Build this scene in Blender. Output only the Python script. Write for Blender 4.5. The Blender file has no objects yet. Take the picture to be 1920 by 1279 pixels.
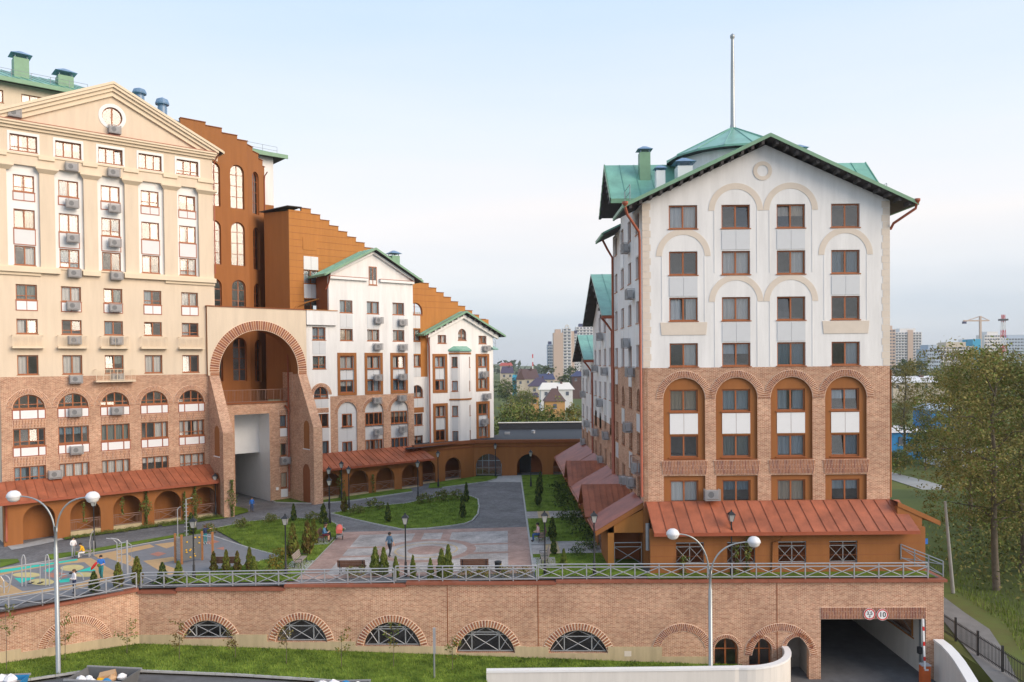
import bpy, bmesh, math, random
from mathutils import Vector, Matrix
from mathutils.geometry import tessellate_polygon
R = math.radians
rnd = random.Random(7)
sc = bpy.context.scene
COL = sc.collection

# ------------------------------------------------------------------ camera
FPX, PPX, PPY, PITCH, ROLL, CAMH = 1500.0, 948.0, 709.0, R(1.0), 0.0100, 13.2
cam = bpy.data.cameras.new('camera')
cam.sensor_fit = 'HORIZONTAL'; cam.sensor_width = 36
cam.lens = FPX / 1920 * 36
cam.shift_x = (960 - PPX) / 1920
cam.shift_y = (PPY - 639.5) / 1920
cam.clip_start = 0.5; cam.clip_end = 20000
camo = bpy.data.objects.new('camera', cam)
COL.objects.link(camo)
camo.matrix_world = (Matrix.Translation((0, 0, CAMH)) @ Matrix.Rotation(R(90) - PITCH, 4, 'X') @ Matrix.Rotation(-ROLL, 4, 'Z'))
sc.camera = camo

# ------------------------------------------------------------------ sky, sun, exposure
SUN_EL, SUN_AZ = R(26), R(119)           # azimuth clockwise from +Y: behind the camera, to the right
w = bpy.data.worlds.new('World'); sc.world = w; w.use_nodes = True
nt = w.node_tree; nt.nodes.clear()
def N(t, **k):
    n = nt.nodes.new(t)
    for a, b in k.items(): setattr(n, a, b)
    return n
out = N('ShaderNodeOutputWorld'); bg = N('ShaderNodeBackground')
sky = N('ShaderNodeTexSky', sky_type='NISHITA', sun_disc=False, sun_elevation=SUN_EL, sun_rotation=SUN_AZ, altitude=200, air_density=1.0, dust_density=1.0, ozone_density=1.5)
tc = N('ShaderNodeTexCoord'); sep = N('ShaderNodeSeparateXYZ')
mp = N('ShaderNodeMapping'); mp.inputs['Scale'].default_value = (1.6, 1.6, 9)
noi = N('ShaderNodeTexNoise'); noi.inputs['Scale'].default_value = 1.7; noi.inputs['Detail'].default_value = 5; noi.inputs['Roughness'].default_value = .5
ad = N('ShaderNodeMath', operation='MULTIPLY_ADD'); ad.inputs[1].default_value = .11; 
sb = N('ShaderNodeMath', operation='SUBTRACT'); sb.inputs[1].default_value = .055
rp = N('ShaderNodeValToRGB')
els = [(0, (.42, .46, .53)), (.045, (.46, .50, .57)), (.10, (.64, .64, .66)), (.17, (.76, .715, .69)), (.26, (.66, .70, .75)), (.42, (.50, .62, .79)), (1, (.45, .56, .73))]
r_ = rp.color_ramp
r_.elements[0].position, r_.elements[0].color = els[0][0], (*els[0][1], 1)
r_.elements[1].position, r_.elements[1].color = els[-1][0], (*els[-1][1], 1)
for p_, c_ in els[1:-1]:
    e_ = r_.elements.new(p_); e_.color = (*c_, 1)
scl = N('ShaderNodeVectorMath', operation='SCALE'); scl.inputs['Scale'].default_value = 0.11
mx = N('ShaderNodeMix', data_type='RGBA'); mx.inputs['Factor'].default_value = .82
lk = nt.links.new
lk(tc.outputs['Generated'], sep.inputs[0]); lk(tc.outputs['Generated'], mp.inputs[0]); lk(mp.outputs[0], noi.inputs['Vector'])
lk(noi.outputs['Fac'], ad.inputs[0]); lk(sep.outputs['Z'], ad.inputs[2]); lk(ad.outputs[0], sb.inputs[0]); lk(sb.outputs[0], rp.inputs['Fac'])
lk(sky.outputs[0], scl.inputs[0]); lk(scl.outputs[0], mx.inputs['A']); lk(rp.outputs[0], mx.inputs['B'])
lk(mx.outputs['Result'], bg.inputs['Color']); bg.inputs['Strength'].default_value = 1.0
lk(bg.outputs[0], out.inputs[0])
sun = bpy.data.lights.new('sun', 'SUN'); sun.energy = 2.3; sun.angle = R(40); sun.color = (1.0, .81, .62)
so = bpy.data.objects.new('sun', sun); COL.objects.link(so)
sd = Vector((math.sin(SUN_AZ) * math.cos(SUN_EL), math.cos(SUN_AZ) * math.cos(SUN_EL), math.sin(SUN_EL)))
so.rotation_euler = sd.to_track_quat('Z', 'Y').to_euler(); so.location = (60, -60, 80)
sc.view_settings.view_transform = 'Standard'; sc.view_settings.look = 'None'
sc.view_settings.exposure = 0.6; sc.view_settings.gamma = 1
sc.cycles.max_bounces = 7; sc.cycles.transparent_max_bounces = 10; sc.cycles.use_denoising = True
sc.cycles.caustics_reflective = False; sc.cycles.caustics_refractive = False

# ------------------------------------------------------------------ pixel of the photograph -> point of the place
def ray(x, y):
    a, b = x - PPX, PPY - y
    c, s = math.cos(ROLL), math.sin(ROLL)
    a, b = a * c + b * s, -a * s + b * c
    d = (a, FPX * math.cos(PITCH) + b * math.sin(PITCH), -FPX * math.sin(PITCH) + b * math.cos(PITCH))
    return (d[0] / d[1], 1.0, d[2] / d[1])
def at(x, y, z=0.0):
    d = ray(x, y); t = (z - CAMH) / d[2]
    return Vector((d[0] * t, t, z))
def atY(x, y, Y):
    d = ray(x, y)
    return Vector((d[0] * Y, Y, CAMH + d[2] * Y))
def gz(X):                                   # the courtyard falls gently to the left
    return min(0.0, .0185 * (X - 4))
def yard(x, y):
    p = at(x, y, 0)
    for _ in range(4): p = at(x, y, gz(p.x))
    return p

# ------------------------------------------------------------------ materials
MATS = {}
def mat(name, col, rough=.75, var=.12, scale=1.2, bump=0.0, bscale=30, metal=0.0, spec=.4, col2=None, streak=False):
    m = bpy.data.materials.new(name); m.use_nodes = True
    t = m.node_tree; b = t.nodes['Principled BSDF']
    b.inputs['Roughness'].default_value = rough; b.inputs['Metallic'].default_value = metal
    b.inputs['Specular IOR Level'].default_value = spec
    tcn = t.nodes.new('ShaderNodeTexCoord')
    n1 = t.nodes.new('ShaderNodeTexNoise'); n1.inputs['Scale'].default_value = scale; n1.inputs['Detail'].default_value = 6
    n1.inputs['Roughness'].default_value = .65
    if streak:
        mpn = t.nodes.new('ShaderNodeMapping'); mpn.inputs['Scale'].default_value = (3, 3, .35)
        t.links.new(tcn.outputs['Object'], mpn.inputs[0]); t.links.new(mpn.outputs[0], n1.inputs['Vector'])
    else:
        t.links.new(tcn.outputs['Object'], n1.inputs['Vector'])
    mr = t.nodes.new('ShaderNodeValToRGB')
    lo = tuple(c * (1 - var) for c in col); hi = col2 or tuple(min(1, c * (1 + var)) for c in col)
    mr.color_ramp.elements[0].position = .3; mr.color_ramp.elements[1].position = .7
    mr.color_ramp.elements[0].color = (*lo, 1); mr.color_ramp.elements[1].color = (*hi, 1)
    t.links.new(n1.outputs['Fac'], mr.inputs['Fac']); t.links.new(mr.outputs[0], b.inputs['Base Color'])
    if bump:
        n2 = t.nodes.new('ShaderNodeTexNoise'); n2.inputs['Scale'].default_value = bscale; n2.inputs['Detail'].default_value = 3
        t.links.new(tcn.outputs['Object'], n2.inputs['Vector'])
        bp = t.nodes.new('ShaderNodeBump'); bp.inputs['Strength'].default_value = bump; bp.inputs['Distance'].default_value = .03
        t.links.new(n2.outputs['Fac'], bp.inputs['Height']); t.links.new(bp.outputs[0], b.inputs['Normal'])
    MATS[name] = m
    return m
def brickmat(name, c1, c2, mortar, bw=.25, bh=.077, ms=.010, off=.5, var=.32, rough=.85, vscale=4.0):
    m = mat(name, (1, 1, 1), rough=rough, var=var, scale=vscale, col2=(1, 1, 1))
    t = m.node_tree; b = t.nodes['Principled BSDF']
    tcn = [n for n in t.nodes if n.type == 'TEX_COORD'][0]; mr = [n for n in t.nodes if n.type == 'VALTORGB'][0]
    br = t.nodes.new('ShaderNodeTexBrick')
    br.inputs['Scale'].default_value = 1; br.inputs['Brick Width'].default_value = bw; br.inputs['Row Height'].default_value = bh
    br.inputs['Mortar Size'].default_value = ms; br.inputs['Mortar Smooth'].default_value = .1; br.offset = off
    br.inputs['Color1'].default_value = (*c1, 1); br.inputs['Color2'].default_value = (*c2, 1); br.inputs['Mortar'].default_value = (*mortar, 1)
    br.inputs['Bias'].default_value = -.1
    t.links.new(tcn.outputs['UV'], br.inputs['Vector'])
    mu = t.nodes.new('ShaderNodeMix'); mu.data_type = 'RGBA'; mu.blend_type = 'MULTIPLY'; mu.inputs['Factor'].default_value = 1
    n3 = t.nodes.new('ShaderNodeTexNoise'); n3.inputs['Scale'].default_value = .35; n3.inputs['Detail'].default_value = 4; t.links.new(tcn.outputs['Object'], n3.inputs['Vector'])
    r3 = t.nodes.new('ShaderNodeValToRGB'); r3.color_ramp.elements[0].position = .3; r3.color_ramp.elements[1].position = .7; r3.color_ramp.elements[0].color = (.76, .74, .72, 1); r3.color_ramp.elements[1].color = (1.08, 1.07, 1.05, 1); t.links.new(n3.outputs['Fac'], r3.inputs[0])
    m3 = t.nodes.new('ShaderNodeMix'); m3.data_type = 'RGBA'; m3.blend_type = 'MULTIPLY'; m3.inputs['Factor'].default_value = 1; t.links.new(mr.outputs[0], m3.inputs['A']); t.links.new(r3.outputs[0], m3.inputs['B'])
    t.links.new(br.outputs['Color'], mu.inputs['A']); t.links.new(m3.outputs['Result'], mu.inputs['B']); t.links.new(mu.outputs['Result'], b.inputs['Base Color'])
    bp = t.nodes.new('ShaderNodeBump'); bp.inputs['Strength'].default_value = .5; bp.inputs['Distance'].default_value = .012; bp.invert = True
    t.links.new(br.outputs['Fac'], bp.inputs['Height']); t.links.new(bp.outputs[0], b.inputs['Normal'])
    return m
mat('cream', (.70, .585, .45), .85, .075, .5, .15, 60, streak=True)
mat('creamtrim', (.75, .63, .47), .8, .05, .8)
mat('white', (.78, .775, .765), .85, .10, .5, .12, 60, streak=True)
mat('trimwhite', (.80, .80, .79), .7, .04, .8)
mat('beige', (.69, .61, .52), .85, .06, 1.0)
mat('terra', (.315, .12, .034), .8, .10, .6, .2, 40, streak=True)
mat('terralight', (.45, .185, .044), .8, .10, .6, .2, 40, streak=True)
mat('terradark', (.26, .085, .03), .75, .12, .8)
mat('redroof', (.33, .10, .048), .42, .38, .7, spec=.5)
mat('redroof2', (.31, .088, .052), .36, .30, .9, spec=.5)
mat('greenroof', (.17, .385, .30), .33, .22, .9, spec=.5)
mat('greentrim', (.19, .34, .22), .5, .1, 1.5)
mat('bluecap', (.14, .24, .38), .35, .15, 2, spec=.6)
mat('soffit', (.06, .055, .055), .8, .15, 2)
mat('woodframe', (.34, .11, .035), .45, .12, 3, spec=.5)
mat('redpipe', (.34, .09, .045), .4, .1, 2)
mat('panel', (.62, .64, .66), .35, .03, 1.5, spec=.5)
mat('panelwhite', (.78, .79, .80), .4, .03, 1.5)
mat('acbody', (.50, .51, .53), .5, .08, 3); mat('acbar', (.36, .35, .35), .5, .08, 3); mat('acgrille', (.16, .18, .20), .6, .1, 5)
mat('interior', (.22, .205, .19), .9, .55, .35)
mat('concrete', (.50, .40, .25), .9, .16, .7, .3, 20, streak=True)
mat('concretegrey', (.33, .33, .32), .9, .14, .8, .25, 18)
mat('parapet', (.70, .67, .62), .85, .07, .8, .15, 25, streak=True)
mat('coping', (.29, .095, .055), .55, .16, 1.5)
mat('rail', (.36, .37, .39), .45, .08, 4, metal=.2)
mat('railbrown', (.30, .18, .14), .5, .1, 4)
mat('darkmetal', (.02, .022, .026), .45, .2, 4)
mat('galv', (.36, .385, .39), .4, .12, 1.4, metal=.55, streak=True)
mat('lampglass', (.85, .85, .84), .2, .03, 3); mat('lanternglass', (.42, .42, .40), .15, .1, 3); mat('lampwhite', (.74, .75, .77), .4, .05, 3)
mat('asphalt', (.12, .12, .125), .9, .22, .9, .3, 60)
mat('asphaltpath', (.20, .195, .19), .9, .18, .7, .3, 60)
mat('kerb', (.40, .40, .39), .9, .15, 2.0)
mat('grass', (.10, .175, .020), .95, .40, .9, .9, 26, col2=(.19, .28, .036), spec=.15)
mat('grassfar', (.085, .12, .035), .95, .35, .02, .2, 3, col2=(.14, .165, .06), spec=.1)
mat('blade', (.12, .20, .025), .8, .45, .9, col2=(.24, .32, .055), spec=.2)
mat('drygrass', (.20, .19, .07), .9, .35, .5, .6, 8, col2=(.13, .17, .045), spec=.1)
mat('leafolive', (.19, .18, .05), .75, .5, .35, col2=(.32, .28, .09), spec=.25)
mat('leafgreen', (.095, .155, .028), .75, .45, .5, col2=(.19, .245, .05), spec=.25)
mat('leafdark', (.028, .058, .020), .75, .4, .6, col2=(.055, .095, .03), spec=.2)
mat('leafyellow', (.17, .16, .025), .75, .4, .6, col2=(.26, .19, .03), spec=.2)
mat('thuja', (.11, .165, .028), .8, .5, 3, col2=(.26, .29, .055), spec=.2)
mat('thujabrown', (.10, .075, .02), .8, .4, 3, col2=(.17, .11, .03), spec=.2)
mat('farwood', (.05, .075, .045), .9, .3, .05, col2=(.08, .11, .06), spec=.1)
mat('bark', (.12, .10, .075), .9, .3, 4, .5, 25); mat('birchbark', (.50, .48, .44), .8, .35, 5)
mat('benchwood', (.16, .075, .045), .6, .2, 5); mat('benchgrey', (.30, .25, .22), .7, .2, 5)
mat('rubgrey', (.20, .205, .22), .95, .10, 2, .2, 90); mat('rubtan', (.50, .33, .17), .95, .1, 2, .2, 90)
mat('rubyellow', (.55, .47, .22), .95, .1, 2, .2, 90); mat('rubteal', (.03, .52, .42), .95, .08, 2, .2, 90); mat('rubred', (.42, .19, .14), .95, .1, 2, .2, 90)
mat('steel', (.48, .49, .50), .35, .06, 3, metal=.3); mat('woodpost', (.40, .17, .06), .6, .15, 4)
mat('skin', (.60, .36, .25), .6, .06, 5); mat('hair', (.025, .018, .014), .6, .2, 8); mat('hairbrown', (.10, .05, .025), .6, .2, 8)
for n_, c_ in dict(shirtblue=(.09, .16, .24), jeansblack=(.02, .022, .03), shirtyellow=(.75, .42, .02), shirtwhite=(.72, .70, .72), shirtpink=(.62, .40, .40),
                   denim=(.10, .24, .42), jeans=(.04, .09, .22), maroon=(.14, .02, .03), blue=(.03, .16, .55), navy=(.02, .03, .08), greyc=(.30, .31, .34), khaki=(.45, .40, .33),
                   black=(.018, .018, .02), coral=(.70, .16, .13), shoes=(.05, .045, .045), red=(.60, .03, .025), teal=(.03, .22, .24), yellowpaint=(.80, .45, .02), orange=(.62, .13, .03),
                   whitepaint=(.80, .80, .80), cardboard=(.52, .33, .18), bagblue=(.02, .22, .48), trashwhite=(.74, .74, .76), bincontainer=(.13, .135, .14),
                   fartower=(.70, .69, .68), fartan=(.55, .42, .34), farblue=(.40, .48, .58), farwindow=(.10, .12, .16), farnavy=(.05, .06, .13), farpurple=(.075, .06, .10), farbrown=(.11, .065, .06),
                   farorange=(.52, .29, .11), farcream=(.52, .46, .37), farwhite=(.68, .68, .69), farteal=(.05, .34, .45), farred=(.40, .08, .06), cyanwrap=(.04, .36, .58), blueshed=(.03, .25, .60), blackroof=(.028, .032, .04)).items():
    mat(n_, c_, .75, .10, 2.5)
B1, B2, BM = (.47, .205, .112), (.70, .415, .265), (.92, .71, .55)
brickmat('brick', B1, B2, BM)
brickmat('cobble', (.19, .195, .205), (.30, .30, .315), (.12, .12, .125), .21, .105, .008, vscale=.6, var=.35)
brickmat('pavewhite', (.48, .455, .45), (.66, .63, .61), (.33, .31, .31), .24, .12, .009, vscale=.7, var=.38)
brickmat('pavered', (.44, .29, .25), (.55, .40, .35), (.34, .24, .21), .21, .105, .007, vscale=.8, var=.35)
brickmat('pavetan', (.55, .42, .24), (.62, .50, .32), (.4, .3, .2), .4, .4, .01, vscale=.8, var=.15)
mat('vouss', (.36, .125, .06), .8, .30, 6, col2=(.50, .22, .11)); mat('voussdark', (.24, .08, .055), .8, .3, 6, col2=(.36, .13, .075)); mat('mortar', (.86, .68, .52), .9, .06, 3)
# window glass: clear, coated, mirrors the sky
g = bpy.data.materials.new('glass'); g.use_nodes = True; t = g.node_tree; t.nodes.clear()
o_ = t.nodes.new('ShaderNodeOutputMaterial'); mi = t.nodes.new('ShaderNodeMixShader'); tr = t.nodes.new('ShaderNodeBsdfTransparent'); gl = t.nodes.new('ShaderNodeBsdfGlossy')
fr = t.nodes.new('ShaderNodeFresnel'); fr.inputs['IOR'].default_value = 1.6
ma = t.nodes.new('ShaderNodeMath'); ma.operation = 'MULTIPLY_ADD'; ma.inputs[1].default_value = .8; ma.inputs[2].default_value = .08; ma.use_clamp = True
tr.inputs[0].default_value = (.95, .96, .97, 1); gl.inputs['Roughness'].default_value = .11; gl.inputs['Color'].default_value = (.95, .95, .95, 1)
t.links.new(fr.outputs[0], ma.inputs[0]); t.links.new(ma.outputs[0], mi.inputs[0]); t.links.new(tr.outputs[0], mi.inputs[1]); t.links.new(gl.outputs[0], mi.inputs[2]); t.links.new(mi.outputs[0], o_.inputs[0])
MATS['glass'] = g
# curtain: colour differs from one window to the next
cm = mat('curtain', (.5, .5, .5), .9, .1, 4); t = cm.node_tree; oi = t.nodes.new('ShaderNodeObjectInfo'); cr = t.nodes.new('ShaderNodeValToRGB'); cr.color_ramp.interpolation = 'CONSTANT'
cr.color_ramp.elements[0].color = (.80, .80, .78, 1); cr.color_ramp.elements[1].color = (.45, .55, .62, 1); cr.color_ramp.elements[1].position = .3
for p_, c_ in ((.5, (.20, .30, .38, 1)), (.62, (.62, .52, .40, 1)), (.72, (.85, .84, .82, 1)), (.9, (.25, .30, .28, 1))): e_ = cr.color_ramp.elements.new(p_); e_.color = c_
t.links.new(oi.outputs['Random'], cr.inputs[0]); t.links.new(cr.outputs[0], t.nodes['Principled BSDF'].inputs['Base Color'])

# ------------------------------------------------------------------ mesh helpers
class MB:
    def __init__(s): s.v = []; s.f = []; s.m = []
    def add(s, vs, fs, m=0):
        k = len(s.v); s.v += [tuple(v) for v in vs]; s.f += [tuple(i + k for i in f) for f in fs]; s.m += [m] * len(fs); return s
    def box(s, x0, x1, y0, y1, z0, z1, m=0):
        return s.add([(x0, y0, z0), (x1, y0, z0), (x1, y1, z0), (x0, y1, z0), (x0, y0, z1), (x1, y0, z1), (x1, y1, z1), (x0, y1, z1)],
                     [(0, 3, 2, 1), (4, 5, 6, 7), (0, 1, 5, 4), (1, 2, 6, 5), (2, 3, 7, 6), (3, 0, 4, 7)], m)
    def tube(s, pts, rad, n=6, m=0, cap=True):
        pts = [Vector(p) for p in pts]; rs = rad if isinstance(rad, (list, tuple)) else [rad] * len(pts)
        k0 = len(s.v); ref = None
        for i, p in enumerate(pts):
            d = (pts[min(i + 1, len(pts) - 1)] - pts[max(i - 1, 0)]).normalized()
            if ref is None: ref = Vector((1, 0, 0)) if abs(d.x) < .8 else Vector((0, 0, 1))
            a = d.cross(ref)
            if a.length < 1e-4: a = d.cross(Vector((0, 1, 0.1)))
            a.normalize(); b = d.cross(a); ref = b.cross(d) if False else ref
            for j in range(n):
                t = 2 * math.pi * j / n
                s.v.append(tuple(p + (a * math.cos(t) + b * math.sin(t)) * rs[i]))
        for i in range(len(pts) - 1):
            for j in range(n):
                a0 = k0 + i * n + j; b0 = k0 + i * n + (j + 1) % n
                s.f.append((a0, b0, b0 + n, a0 + n)); s.m.append(m)
        if cap:
            s.f.append(tuple(k0 + j for j in range(n))); s.m.append(m)
            s.f.append(tuple(k0 + (len(pts) - 1) * n + j for j in reversed(range(n)))); s.m.append(m)
        return s
    def bar(s, a, b, wd, m=0):
        return s.tube([a, b], wd * .707, 4, m)
    def lathe(s, prof, n=12, m=0, c=(0, 0)):
        k0 = len(s.v)
        for r, z in prof:
            for j in range(n):
                t = 2 * math.pi * j / n; s.v.append((c[0] + r * math.cos(t), c[1] + r * math.sin(t), z))
        for i in range(len(prof) - 1):
            for j in range(n):
                a0 = k0 + i * n + j; b0 = k0 + i * n + (j + 1) % n
                s.f.append((a0, b0, b0 + n, a0 + n)); s.m.append(m)
        return s
    def prism(s, outer, holes, y0, y1, m=0, back=True, mside=None):
        """polygon in the x-z plane (with holes), from depth y0 (front) to y1"""
        loops = [outer] + list(holes); flat = [p for l in loops for p in l]
        tri = tessellate_polygon([[Vector((p[0], p[1], 0)) for p in l] for l in loops])
        fr_ = [(p[0], y0, p[1]) for p in flat]; F_ = []
        for a, b, c in tri:
            ax, az = flat[a]; bx, bz = flat[b]; cx, cz = flat[c]
            F_.append((a, b, c) if (bx - ax) * (cz - az) - (bz - az) * (cx - ax) > 0 else (a, c, b))
        s.add(fr_, F_, m)
        if y1 is None: return s
        n = len(flat)
        if back: s.add([(p[0], y1, p[1]) for p in flat], [tuple(reversed(f)) for f in F_], m)
        i0 = 0
        for l in loops:
            q = len(l)
            area = sum(l[i][0] * l[(i + 1) % q][1] - l[(i + 1) % q][0] * l[i][1] for i in range(q))
            vs = [(p[0], y0, p[1]) for p in l] + [(p[0], y1, p[1]) for p in l]
            fs = []
            for i in range(q):
                j = (i + 1) % q; f = (i, i + q, j + q, j)
                fs.append(f if (area > 0) == (i0 == 0) else tuple(reversed(f)))
            s.add(vs, fs, m if mside is None else mside); i0 += q
        return s
    def mesh(s, name, mats, smooth=False):
        me = bpy.data.meshes.new(name); me.from_pydata(s.v, [], s.f)
        for mm in (mats if isinstance(mats, (list, tuple)) else [mats]): me.materials.append(MATS[mm])
        me.polygons.foreach_set('material_index', s.m)
        if smooth: me.polygons.foreach_set('use_smooth', [True] * len(s.f))
        me.update(); boxuv(me)
        return me
    def obj(s, name, mats, parent=None, loc=(0, 0, 0), rz=0, smooth=False):
        return link(name, s.mesh(name, mats, smooth), parent, loc, rz)
def boxuv(me):
    uvl = me.uv_layers.new(name='UVMap'); buf = [0.0] * (2 * len(me.loops)); vs = me.vertices
    for p in me.polygons:
        n = p.normal; ax, ay, az = abs(n.x), abs(n.y), abs(n.z)
        for li in p.loop_indices:
            c = vs[me.loops[li].vertex_index].co
            if az > ax and az > ay: a, b = c.x, c.y
            elif ay >= ax: a, b = c.x, c.z
            else: a, b = c.y, c.z
            buf[2 * li] = a; buf[2 * li + 1] = b
    uvl.data.foreach_set('uv', buf)
def link(name, me, parent=None, loc=(0, 0, 0), rz=0):
    o = bpy.data.objects.new(name, me); COL.objects.link(o); o.parent = parent; o.location = loc
    if rz: o.rotation_euler = (0, 0, rz)
    return o
def thing(name, label, cat, loc=(0, 0, 0), rz=0, group=None):
    o = link(name, None, None, loc, rz); o.empty_display_size = .3
    return tag(o, label, cat, group)
def tag(o, label, cat, group=None):
    o['label'] = label; o['category'] = cat
    if group: o['group'] = group
    return o
def struct(o): o['kind'] = 'structure'; return o
def stuff(o): o['kind'] = 'stuff'; return o
def copy_tree(o, parent=None):
    c = o.copy(); COL.objects.link(c); c.parent = parent
    for ch in list(o.children): copy_tree(ch, c)
    return c
def arc(cx, cz, r, a0=0, a1=180, n=16):
    return [(cx + r * math.cos(R(a0 + (a1 - a0) * i / n)), cz + r * math.sin(R(a0 + (a1 - a0) * i / n))) for i in range(n + 1)]
def rect(u0, v0, u1, v1): return [(u0, v0), (u1, v0), (u1, v1), (u0, v1)]
def archpoly(u0, v0, u1, vs, n=14): return [(u0, v0), (u1, v0)] + arc((u0 + u1) / 2, vs, (u1 - u0) / 2, 0, 180, n)

CACHE = {}
def cached(key, fn):
    if key not in CACHE: CACHE[key] = fn()
    return CACHE[key]

class Facade:
    """a wall plane: u along it, v up, outward = local -y. Child of a building root."""
    def __init__(s, root, ox=0, oy=0, rz=0):
        s.root, s.o, s.rz = root, Vector((ox, oy, 0)), rz; s.holes = []
        s.rot = Matrix.Rotation(rz, 3, 'Z')
    def put(s, name, me, u=0, y=0, v=0, parent=None):
        p = s.o + s.rot @ Vector((u, y, 0))
        o = link(name, me, s.root, (p.x, p.y, v), s.rz)
        return o
    def sub(s, name, me, parent, u=0, y=0, v=0): return link(name, me, parent, (u, y, v))
    def wall(s, outer, m, y=0.0, rev=.28, name='wall', extra=(), mside=None, only=None):
        xs = [p[0] for p in outer]; zs = [p[1] for p in outer]
        hs = list(extra)
        for h in s.holes:
            cx = sum(p[0] for p in h[0]) / len(h[0]); cz = sum(p[1] for p in h[0]) / len(h[0])
            if min(xs) < cx < max(xs) and min(zs) < cz < max(zs) and abs(h[1] - y) < .02: hs.append(h[0])
        mb = MB().prism(outer, hs, y, y + rev, 0, back=False, mside=1 if mside else None)
        return s.put(name, mb.mesh(name, [m, mside] if mside else m))
    def flat(s, name, outer, m, y0, y1, holes=()):
        return s.put(name, MB().prism(outer, holes, y0, y1).mesh(name, m))
    def window(s, u0, v0, u1, v1, cols=2, transom=0, arch=False, y=0.0, inset=.16, frame='woodframe', curtain=None, sill=True, hole=True, fw=.09, tilt=1.0):
        W, Hh = u1 - u0, v1 - v0
        rr = W / 2; vs = Hh - rr if arch else Hh
        if hole: s.holes.append((archpoly(u0, v0, u1, v0 + vs) if arch else rect(u0, v0, u1, v1), y))
        fr_ = tuple(cols) if isinstance(cols, (list, tuple)) else tuple((i + 1) / cols for i in range(cols - 1))
        key = ('w', round(W, 2), round(Hh, 2), fr_, transom, arch, frame, fw)
        tv = 0 if isinstance(transom, tuple) else transom * Hh
        def top(x):
            if not arch: return Hh - fw
            d = (rr - fw) ** 2 - (x - rr) ** 2
            return vs + math.sqrt(max(d, 0))
        def cells():
            e = [0] + [f * W for f in fr_] + [W]; out_ = []
            for i in range(len(e) - 1):
                a = e[i] + (fw if i == 0 else fw * .55); b = e[i + 1] - (fw if i == len(e) - 2 else fw * .55)
                lv = [fw] + ([tv] if isinstance(transom, (int, float)) and transom else []) 
                if isinstance(transom, tuple): lv = [fw] + [q * Hh for q in transom]
                for k, l0 in enumerate(lv):
                    lo = l0 if k == 0 else l0 + fw * .35
                    if k < len(lv) - 1:
                        hi = lv[k + 1] - fw * .35; out_.append([(a, lo), (b, lo), (b, hi), (a, hi)])
                    else:
                        if arch:
                            xs = [b + (a - b) * j / 8 for j in range(9)]
                            tp = [(x, max(top(x), lo + .02)) for x in xs]
                            out_.append([(a, lo), (b, lo)] + tp)
                        else: out_.append([(a, lo), (b, lo), (b, Hh - fw), (a, Hh - fw)])
            return out_
        cl = cached(('c',) + key, cells)
        def fm():
            o2 = archpoly(0, 0, W, vs) if arch else rect(0, 0, W, Hh)
            mb = MB().prism(o2, cl, 0, .07)
            return mb.mesh('window_frame', frame)
        wo = s.put('window', cached(key, fm), u0, y + inset, v0)
        for k, c in enumerate(cl):
            pm = cached(('p', k) + key, lambda: MB().prism(c, [], .03, None).mesh('pane', 'glass'))
            po = s.sub('pane', pm, wo)
            a_ = rnd.gauss(0, .5); po.rotation_euler = (R(a_ - (rnd.uniform(3, 7) if rnd.random() < .16 else 0)) * tilt, 0, R(rnd.gauss(0, .4)) * tilt)
        if sill:
            sm = cached(('s', round(W, 2), frame), lambda: MB().box(-.06, W + .06, -inset - .05, .05, -.06, 0.0).mesh('sill', frame))
            s.sub('sill', sm, wo)
        cu = curtain if curtain is not None else rnd.choice([0, 1, 1, 2, 2, 2, 3, 4, 5])
        if cu:
            def cmk():
                mb = MB()
                def strip(a, b, z0, z1):
                    n = max(4, int((b - a) / .07)); vs_ = []; fs_ = []
                    for i in range(n + 1):
                        x = a + (b - a) * i / n; yy = .22 + .035 * math.sin(i * 1.9) + .02 * math.sin(i * .7)
                        vs_ += [(x, yy, z0), (x, yy, z1)]
                    for i in range(n): fs_.append((2 * i, 2 * i + 2, 2 * i + 3, 2 * i + 1))
                    mb.add(vs_, fs_)
                hh = (vs if arch else Hh) - .05
                if cu == 1: strip(.05, W * .40, .05, hh); strip(W * .62, W - .05, .05, hh)
                elif cu == 2: strip(.05, W - .05, .05, hh)
                elif cu == 3: strip(.05, W * .47, .05, hh)
                elif cu == 4: strip(W * .55, W - .05, .05, hh)
                else: strip(.05, W - .05, hh * .55, hh)
                return mb.mesh('curtain', 'curtain')
            s.sub('curtain', cached(('cu', cu, round(W, 2), round(Hh, 2), arch), cmk), wo)
        return wo
    def spandrel(s, u0, v0, u1, v1, n=2, m='panel', y=0.0, fr=None, name='spandrel_panel'):
        """n cladding panels side by side with joints between them"""
        wd = (u1 - u0) / n
        key = ('sp', round(wd, 2), round(v1 - v0, 2), m)
        me = cached(key, lambda: MB().box(.012, wd - .012, -.03, .03, .012, v1 - v0 - .012).mesh(name, m))
        for i in range(n): s.put(name, me, u0 + i * wd, y, v0)
        if fr: 
            me = cached(('spf', round(u1 - u0, 2), round(v1 - v0, 2), n, fr), lambda: MB().prism(rect(-.04, -.04, u1 - u0 + .04, v1 - v0 + .04), [rect(i * wd + .025, .025, (i + 1) * wd - .025, v1 - v0 - .025) for i in range(n)], -.04, .02).mesh('panel_trim', fr))
            s.put('panel_trim', me, u0, y, v0)
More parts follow.
